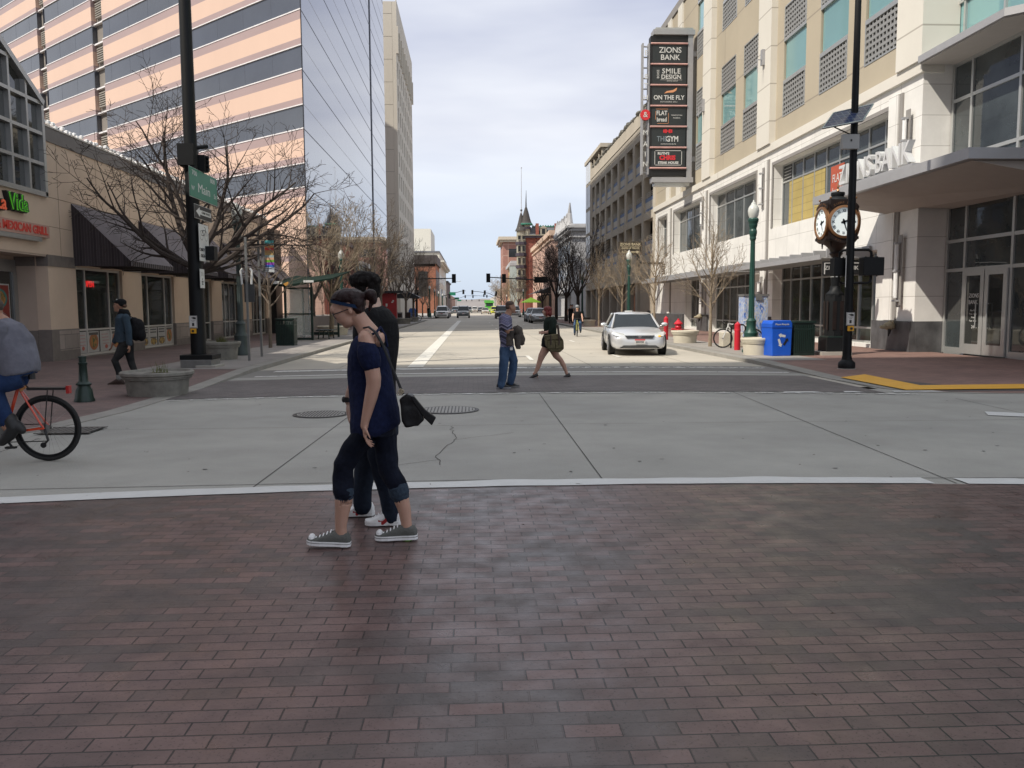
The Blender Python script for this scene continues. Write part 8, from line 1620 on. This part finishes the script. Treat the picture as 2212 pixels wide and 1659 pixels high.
t2 = thing('shoulder_bag', 'large olive canvas shoulder bag on the redhead', 'bag', r.p(1215, 830, -.2)); M_olv = fabric('olive_canvas', (.135, .115, .065, 1), (.09, .075, .045, 1), .6, 20)
b = MB(); C_ = [(1075, 715), (1150, 700), (1280, 690), (1350, 790), (1350, 905), (1290, 955), (1150, 948), (1085, 860)]; b.prism([r.p(x, y, -.34) for x, y in C_], (0, .2, 0), M_olv); organic(b, 'bag_body', t2, M_olv, .012, 5, disp=.01, dsc=9)
b = MB()
for C_ in ([(1115, 795), (1215, 785), (1220, 900), (1120, 905)], [(1225, 795), (1330, 790), (1335, 895), (1235, 905)], [(1085, 712), (1285, 695), (1330, 770), (1100, 775)]): b.prism([r.p(x, y, -.365) for x, y in C_], (0, .04, 0), M_olv)
b.build('pocket', t2, bevel=.012); b = MB()
for C_ in ([(1255, 560), (1270, 620), (1275, 690), (1285, 780)], [(1160, 700), (1162, 800), (1160, 850)], [(1278, 690), (1282, 800), (1278, 850)]): b.tube([r.p(x, y, -.30 if C_[0][1] < 600 else -.375) for x, y in C_], [(.012, .03)]*len(C_) if C_[0][1] < 600 else [(.006, .016)]*len(C_), mat('brown_strap', (.05, .03, .02, 1), .6), 6)
b.build('strap', t2)
# ---------------------------------------------------------------- man with backpack
c3_ = q(0, 600, 3.016); YB_ = 17.4; k = Fig(c3_, 3.016, YB_)
t = thing('person', 'man in a black cap, denim jacket and dark jeans walking left past the shop windows', 'person', (-7.3, YB_, 0))
b = MB(); k.ball(b, 888, 400, (34, .078, 36)); k.ball(b, 868, 415, (24, .062, 34)); k.ball(b, 862, 440, (16, .045, 16)); k.tube(b, [(845, 405, 3), (841, 417, 4)]); k.tube(b, [(890, 440, (.055, 20)), (905, 470, (.07, 24))])
k.tube(b, [(932, 512, 17, -.17), (950, 600, 15, -.22), (955, 700, 13, -.22)]); k.tube(b, [(905, 510, 20, .19), (880, 600, 18, .2), (835, 690, 13, .18)]); hand(b, k.p(955, 700, -.22), (0, 0, -1), (-.7, 0, .2), .19, .6, -1); hand(b, k.p(832, 688, .18), (-.3, 0, -1), (-.4, 0, .4), .19, .6, 1)
a1 = [(925, 690, (.09, 40), -.05), (880, 770, 27, -.08), (848, 815, 22, -.08), (872, 880, 19, -.08), (880, 945, 15, -.08)]; a2 = [(945, 690, (.09, 40), .05), (955, 770, 27, .08), (968, 830, 21, .08), (988, 880, 19, .08), (1000, 940, 15, .08)]
k.tube(b, a1); k.tube(b, a2); k.tube(b, [(925, 560, (.15, 48)), (932, 700, (.16, 48))]); organic(b, 'body', t, M_skin2, .013, 3)
M_dj = fabric('denim_jacket', (.035, .055, .075, 1), (.05, .07, .09, 1), .5, 25); M_char = fabric('charcoal_jeans', (.016, .017, .018, 1), (.03, .03, .03, 1), .4, 30)
b = MB(); k.tube(b, [(905, 470, (.11, 30)), (912, 500, (.21, 50)), (915, 580, (.19, 56)), (918, 660, (.175, 56)), (918, 682, (.175, 54))], 18); k.tube(b, [(930, 495, 27, -.17), (952, 600, 24, -.22), (957, 692, 21, -.22)]); k.tube(b, [(905, 495, 25, .17), (880, 600, 23, .2), (845, 675, 19, .18)]); organic(b, 'denim_jacket', t, M_dj, .013, 3, disp=.008)
b = MB(); k.tube(b, [(880, 490, (.05, 14), -.06), (900, 466, (.12, 32)), (935, 470, (.1, 34)), (958, 490, (.08, 16))]); organic(b, 'hood', t, M_blk, .013, 2)
b = MB(); k.tube(b, gj(a1[:4], 4)+[(880, 925, 22, -.08)]); k.tube(b, gj(a2[:4], 4)+[(998, 925, 22, .08)]); k.tube(b, [(930, 670, (.17, 50)), (935, 710, (.17, 46))]); organic(b, 'jeans', t, M_char, .013, 3, disp=.008)
for xx, dd in ((880, -.08), (998, .08)): b = MB(); k.tube(b, [(xx, 928, 24, dd), (xx, 942, 24, dd)]); b.mats = [mat('cuff_grey', (.2, .2, .19, 1), .9)]; b.build('cuff', t)
b = MB(); k.ball(b, 895, 385, (42, .09, 26)); k.ball(b, 905, 400, (30, .088, 22)); k.tube(b, [(862, 386, (.06, 5)), (835, 380, (.05, 3))]); organic(b, 'cap', t, M_blk, .009, 2); b = MB(); b.ball(k.p(868, 368, -.03), (.02, .02, .02), M_signw, 8); b.build('cap_badge', t)
b = MB(); k.ball(b, 925, 412, (14, .07, 16)); organic(b, 'hair', t, mat('hair_brown', (.10, .045, .025, 1), .6, var=.4, vs=20), .011, 2)
for (xt, xh, dy) in ((795, 912, -.08), (912, 1030, .08)): a_, c_ = k.p(xt, 998, dy), k.p(xh, 998, dy); shoe(t, (a_.x, YB_+dy, .014), (c_.x, YB_+dy, .014), .11, .15, mat('brown_boot', (.035, .02, .015, 1), .5), mat('boot_sole', (.10, .07, .055, 1), .7), name='boot')
b = MB(); [b.ball(k.p(850, 403, s_*.03), (.014, .026, .016), M_black, 8) for s_ in (-1, 1)]; b.tube([k.p(850, 400, -.05), k.p(885, 398, -.08)], .004, M_black, 4); b.build('sunglasses', t)
t2 = thing('backpack', 'black backpack on the back of the man in the denim jacket', 'backpack', k.p(1020, 590)); b = MB(); k.ball(b, 1015, 590, (52, .15, 82), 0, .18); k.ball(b, 1045, 625, (32, .13, 50)); k.ball(b, 995, 530, (28, .12, 34)); organic(b, 'bag_body', t2, M_blk, .014, 3, disp=.01); b = MB(); 
for s_ in (-.13, .13): b.tube([k.p(985, 500, s_), k.p(940, 478, s_), k.p(890, 500, s_*1.05), k.p(880, 570, s_*1.1), k.p(960, 650, s_*1.2)], [(.025, .008)]*5, M_blk, 6)
b.build('strap', t2)
# ---------------------------------------------------------------- cyclist at the left edge
YC = 8.76; g = Fig(c3_, 3.016, YC)
t = thing('person', 'broad cyclist in a grey shirt and jeans seen from behind, riding the orange bicycle', 'person', (-4.8, YC, 0))
b = MB(); g.ball(b, -40, 420, (60, .082, 75)); g.ball(b, -75, 440, (50, .07, 65)); g.tube(b, [(-25, 480, (.07, 45)), (10, 530, (.12, 70))]); g.ball(b, -30, 432, (14, .014, 24), -.082)
g.tube(b, [(0, 580, 46, -.19), (-80, 715, 44, -.25), (-210, 800, 38, -.27), (-320, 850, 32, -.28)]); g.tube(b, [(0, 570, 55, .22), (-90, 720, 48, .26), (-320, 850, 32, .28)]); hand(b, g.p(-320, 850, -.28), (-1, 0, -.3), (0, 0, -1), .19, .9, 1); hand(b, g.p(-320, 850, .28), (-1, 0, -.3), (0, 0, -1), .19, .9, -1)
c1_ = [(150, 920, (.12, 80), -.06), (30, 960, 75, -.12), (-60, 1010, 66, -.14), (-20, 1120, 58, -.14), (40, 1250, 46, -.13), (62, 1300, 42, -.13)]; c2_ = [(150, 920, (.12, 80), .06), (20, 930, 75, .12), (-110, 950, 66, .14), (-130, 1080, 52, .14), (-110, 1180, 44, .13)]
g.tube(b, c1_); g.tube(b, c2_); g.tube(b, [(60, 640, (.2, 130)), (110, 850, (.2, 110))]); organic(b, 'body', t, M_skin2, .012, 3)
b = MB(); g.tube(b, [(0, 525, (.13, 70)), (35, 580, (.23, 125)), (70, 680, (.24, 160)), (100, 780, (.235, 165)), (130, 860, (.225, 150)), (140, 905, (.22, 132))], 20); g.ball(b, 175, 850, (88, .20, 70)); g.tube(b, [(-10, 575, 72, -.2), (-70, 690, 64, -.25), (-100, 730, 58, -.26)]); g.tube(b, [(-10, 575, 72, .2), (-90, 700, 60, .25)]); organic(b, 'grey_shirt', t, fabric('lilac_grey_cotton', (.155, .155, .185, 1), (.125, .125, .15, 1), .5, 14), .012, 3, disp=.014, dsc=5)
b = MB(); g.tube(b, gj(c1_[:5], 10)); g.tube(b, gj(c2_, 10)); g.tube(b, [(150, 880, (.2, 105)), (165, 925, (.19, 92))]); organic(b, 'jeans', t, fabric('cyclist_denim', (.014, .03, .085, 1), (.02, .04, .10, 1), .5, 20), .012, 3, disp=.012, dsc=7)
b = MB(); g.ball(b, -38, 400, (64, .086, 62)); organic(b, 'hair', t, mat('hair_grey_brown', (.06, .045, .035, 1), .8), .012, 2)
M_bt = mat('black_boot', (.014, .014, .015, 1), .5, var=.2)
b = MB(); g.tube(b, [(70, 1240, 52, -.13), (100, 1300, 50, -.13), (60, 1360, 44, -.13), (10, 1410, 28, -.13)]); g.tube(b, [(130, 1290, 40, -.13), (160, 1320, 30, -.13)]); organic(b, 'boot', t, M_bt, .011, 2); b = MB(); g.tube(b, [(-110, 1170, 48, .13), (-120, 1220, 44, .13), (-200, 1240, 26, .13)]); organic(b, 'boot', t, M_bt, .012, 2)
# ---------------------------------------------------------------- far cyclist, facing the camera
YF = 44.3; h = Fig(E_, 5.927, YF)
t = thing('person', 'cyclist in a helmet, black tee and jeans riding towards the camera', 'person', (5.6, YF, 0))
b = MB(); h.ball(b, 1550, 325, (20, .1, 28)); h.tube(b, [(1550, 350, (.06, 14)), (1550, 375, (.08, 20))]); cx_ = lambda R_: h.tube(b, [(x, y, rr, dy) for x, y, rr, dy in R_])
cx_([(1495, 390, 14, 0), (1484, 440, 13, -.1), (1482, 495, 9, -.35)]); cx_([(1605, 390, 14, 0), (1618, 440, 13, -.1), (1624, 495, 9, -.35)]); hand(b, h.p(1482, 498, -.35), (0, -1, -.3), (0, -.3, -1), .17, .9, 1); hand(b, h.p(1624, 498, -.35), (0, -1, -.3), (0, -.3, -1), .17, .9, -1)
d1 = [(1530, 490, 20, .2), (1510, 560, 18, -.15), (1508, 680, 13, .1)]; d2 = [(1570, 490, 20, .2), (1590, 540, 18, -.2), (1592, 650, 13, -.1)]; cx_(d1); cx_(d2); organic(b, 'body', t, M_skin, .022, 2)
b = MB(); h.tube(b, [(1550, 365, (.1, 38)), (1550, 385, (.13, 62)), (1550, 430, (.14, 52)), (1550, 485, (.14, 44))]); h.tube(b, [(1505, 385, 20), (1490, 405, 18)]); h.tube(b, [(1597, 385, 20), (1612, 405, 18)]); organic(b, 'tee_shirt', t, M_blk, .022, 2)
b = MB(); h.tube(b, gj(d1, 4)); h.tube(b, gj(d2, 4)); h.ball(b, 1550, 485, (42, .15, 22), .2); organic(b, 'jeans', t, M_jean, .022, 2)
b = MB(); h.ball(b, 1549, 296, (30, .15, 26)); organic(b, 'helmet', t, mat('helmet_grey', (.2, .21, .22, 1), .4), .022, 2); b = MB(); b.mats = [M_black]; h.tube(b, [(1508, 690, 12, 0), (1508, 704, 12, -.2)]); h.tube(b, [(1592, 655, 12, -.2), (1592, 668, 12, -.4)]); b.mats = [M_black]; b.build('shoe', t)
# distant walkers
def walker(x, y, lab, mt, ml_, hgt=1.7):
    t = thing('person', lab, 'person', (x, y, .1)); s_ = hgt/1.75; z = .1
    b = MB(); b.ball((x, y, z+1.63*s_), (.085, .1, .12), M_skin, 10); b.tube([(x, y, z+1.5*s_), (x, y, z+1.35*s_)], .055, M_skin, 8); [b.tube([(x+a*.2, y, z+1.38*s_), (x+a*.26, y+.03, z+1.1*s_), (x+a*.25, y-.05, z+.82*s_)], [.05, .045, .035], M_skin, 8) for a in (-1, 1)]; [b.tube([(x+a*.09, y, z+.85*s_), (x+a*.1, y-.08*a, z+.48*s_), (x+a*.1, y+.12*a, z+.04)], [.09, .065, .045], M_skin, 8) for a in (-1, 1)]; b.tube([(x, y, z+1.35*s_), (x, y, z+.85*s_)], [(.11, .16), (.1, .14)], M_skin, 8); organic(b, 'body', t, M_skin, .025, 2)
    b = MB(); b.tube([(x, y, z+1.43*s_), (x, y, z+1.3*s_), (x, y, z+.85*s_)], [(.12, .17), (.15, .22), (.14, .18)], M_skin, 10); organic(b, 'coat', t, mt, .03, 2); b = MB(); [b.tube([(x+a*.09, y, z+.88*s_), (x+a*.1, y-.08*a, z+.48*s_), (x+a*.1, y+.12*a, z+.1)], [.11, .085, .07], M_skin, 8) for a in (-1, 1)]; organic(b, 'trousers', t, ml_, .03, 2); b = MB(); b.ball((x, y+.01, z+1.68*s_), (.095, .105, .1), M_skin, 10); organic(b, 'hair', t, M_hairb, .025, 1)
walker(9.9, 82, 'pedestrian in a pale top walking behind the far cyclist', fabric('pale_top', (.3, .3, .3, 1)), M_blk); walker(8.3, 70, 'dark clothed pedestrian between the redhead and the trees', M_blk, M_blk, 1.65)
walker(-6.7, 128, 'distant pedestrian by the first far left street lamp', M_blk, M_blk); walker(11.6, 145, 'distant diner in a red top by the lime parasol', fabric('red_top', (.3, .03, .03, 1)), M_blk, 1.6)

# tuck any skin that pokes through the clothing back under it
from mathutils.bvhtree import BVHTree
CL = ('tee_shirt', 'jeans', 'striped_shirt', 'knit_top', 'skirt', 'denim_jacket', 'grey_shirt', 'hair', 'coat', 'trousers', 'hood', 'boot', 'jeans_cuff', 'stubble_hair', 'cap')
for root in [o for o in bpy.data.objects if o.name.startswith('person') and not o.parent]:
    ch = [o for o in bpy.data.objects if o.parent == root]; body = [o for o in ch if o.name.startswith('body')]
    if not body: continue
    me = body[0].data; me.update(); far_ = root.location.y > 30
    if far_: continue
    import numpy as np
    CO = np.array([v.co[:] for v in me.vertices])
    for c in ch:
        if c.name.split('.')[0] in CL and c.type == 'MESH' and not (root == w and c.name.startswith('tee')):
            T = BVHTree.FromPolygons([v.co for v in c.data.vertices], [tuple(p.vertices) for p in c.data.polygons])
            lo = [min(v.co[i] for v in c.data.vertices)-.03 for i in range(3)]; hi = [max(v.co[i] for v in c.data.vertices)+.03 for i in range(3)]
            ix = np.nonzero(((CO > np.array(lo)) & (CO < np.array(hi))).all(1))[0]
            for vi in ix.tolist():
                v = me.vertices[vi]
                h_ = T.find_nearest(v.co, .02)
                if h_[0] is None: continue
                d_ = (v.co-h_[0]).dot(h_[1])
                if d_ > -.004 and d_ < .02 and h_[1].dot(v.normal) > .88: v.co = v.co-h_[1]*(d_+.006)
    me.update()
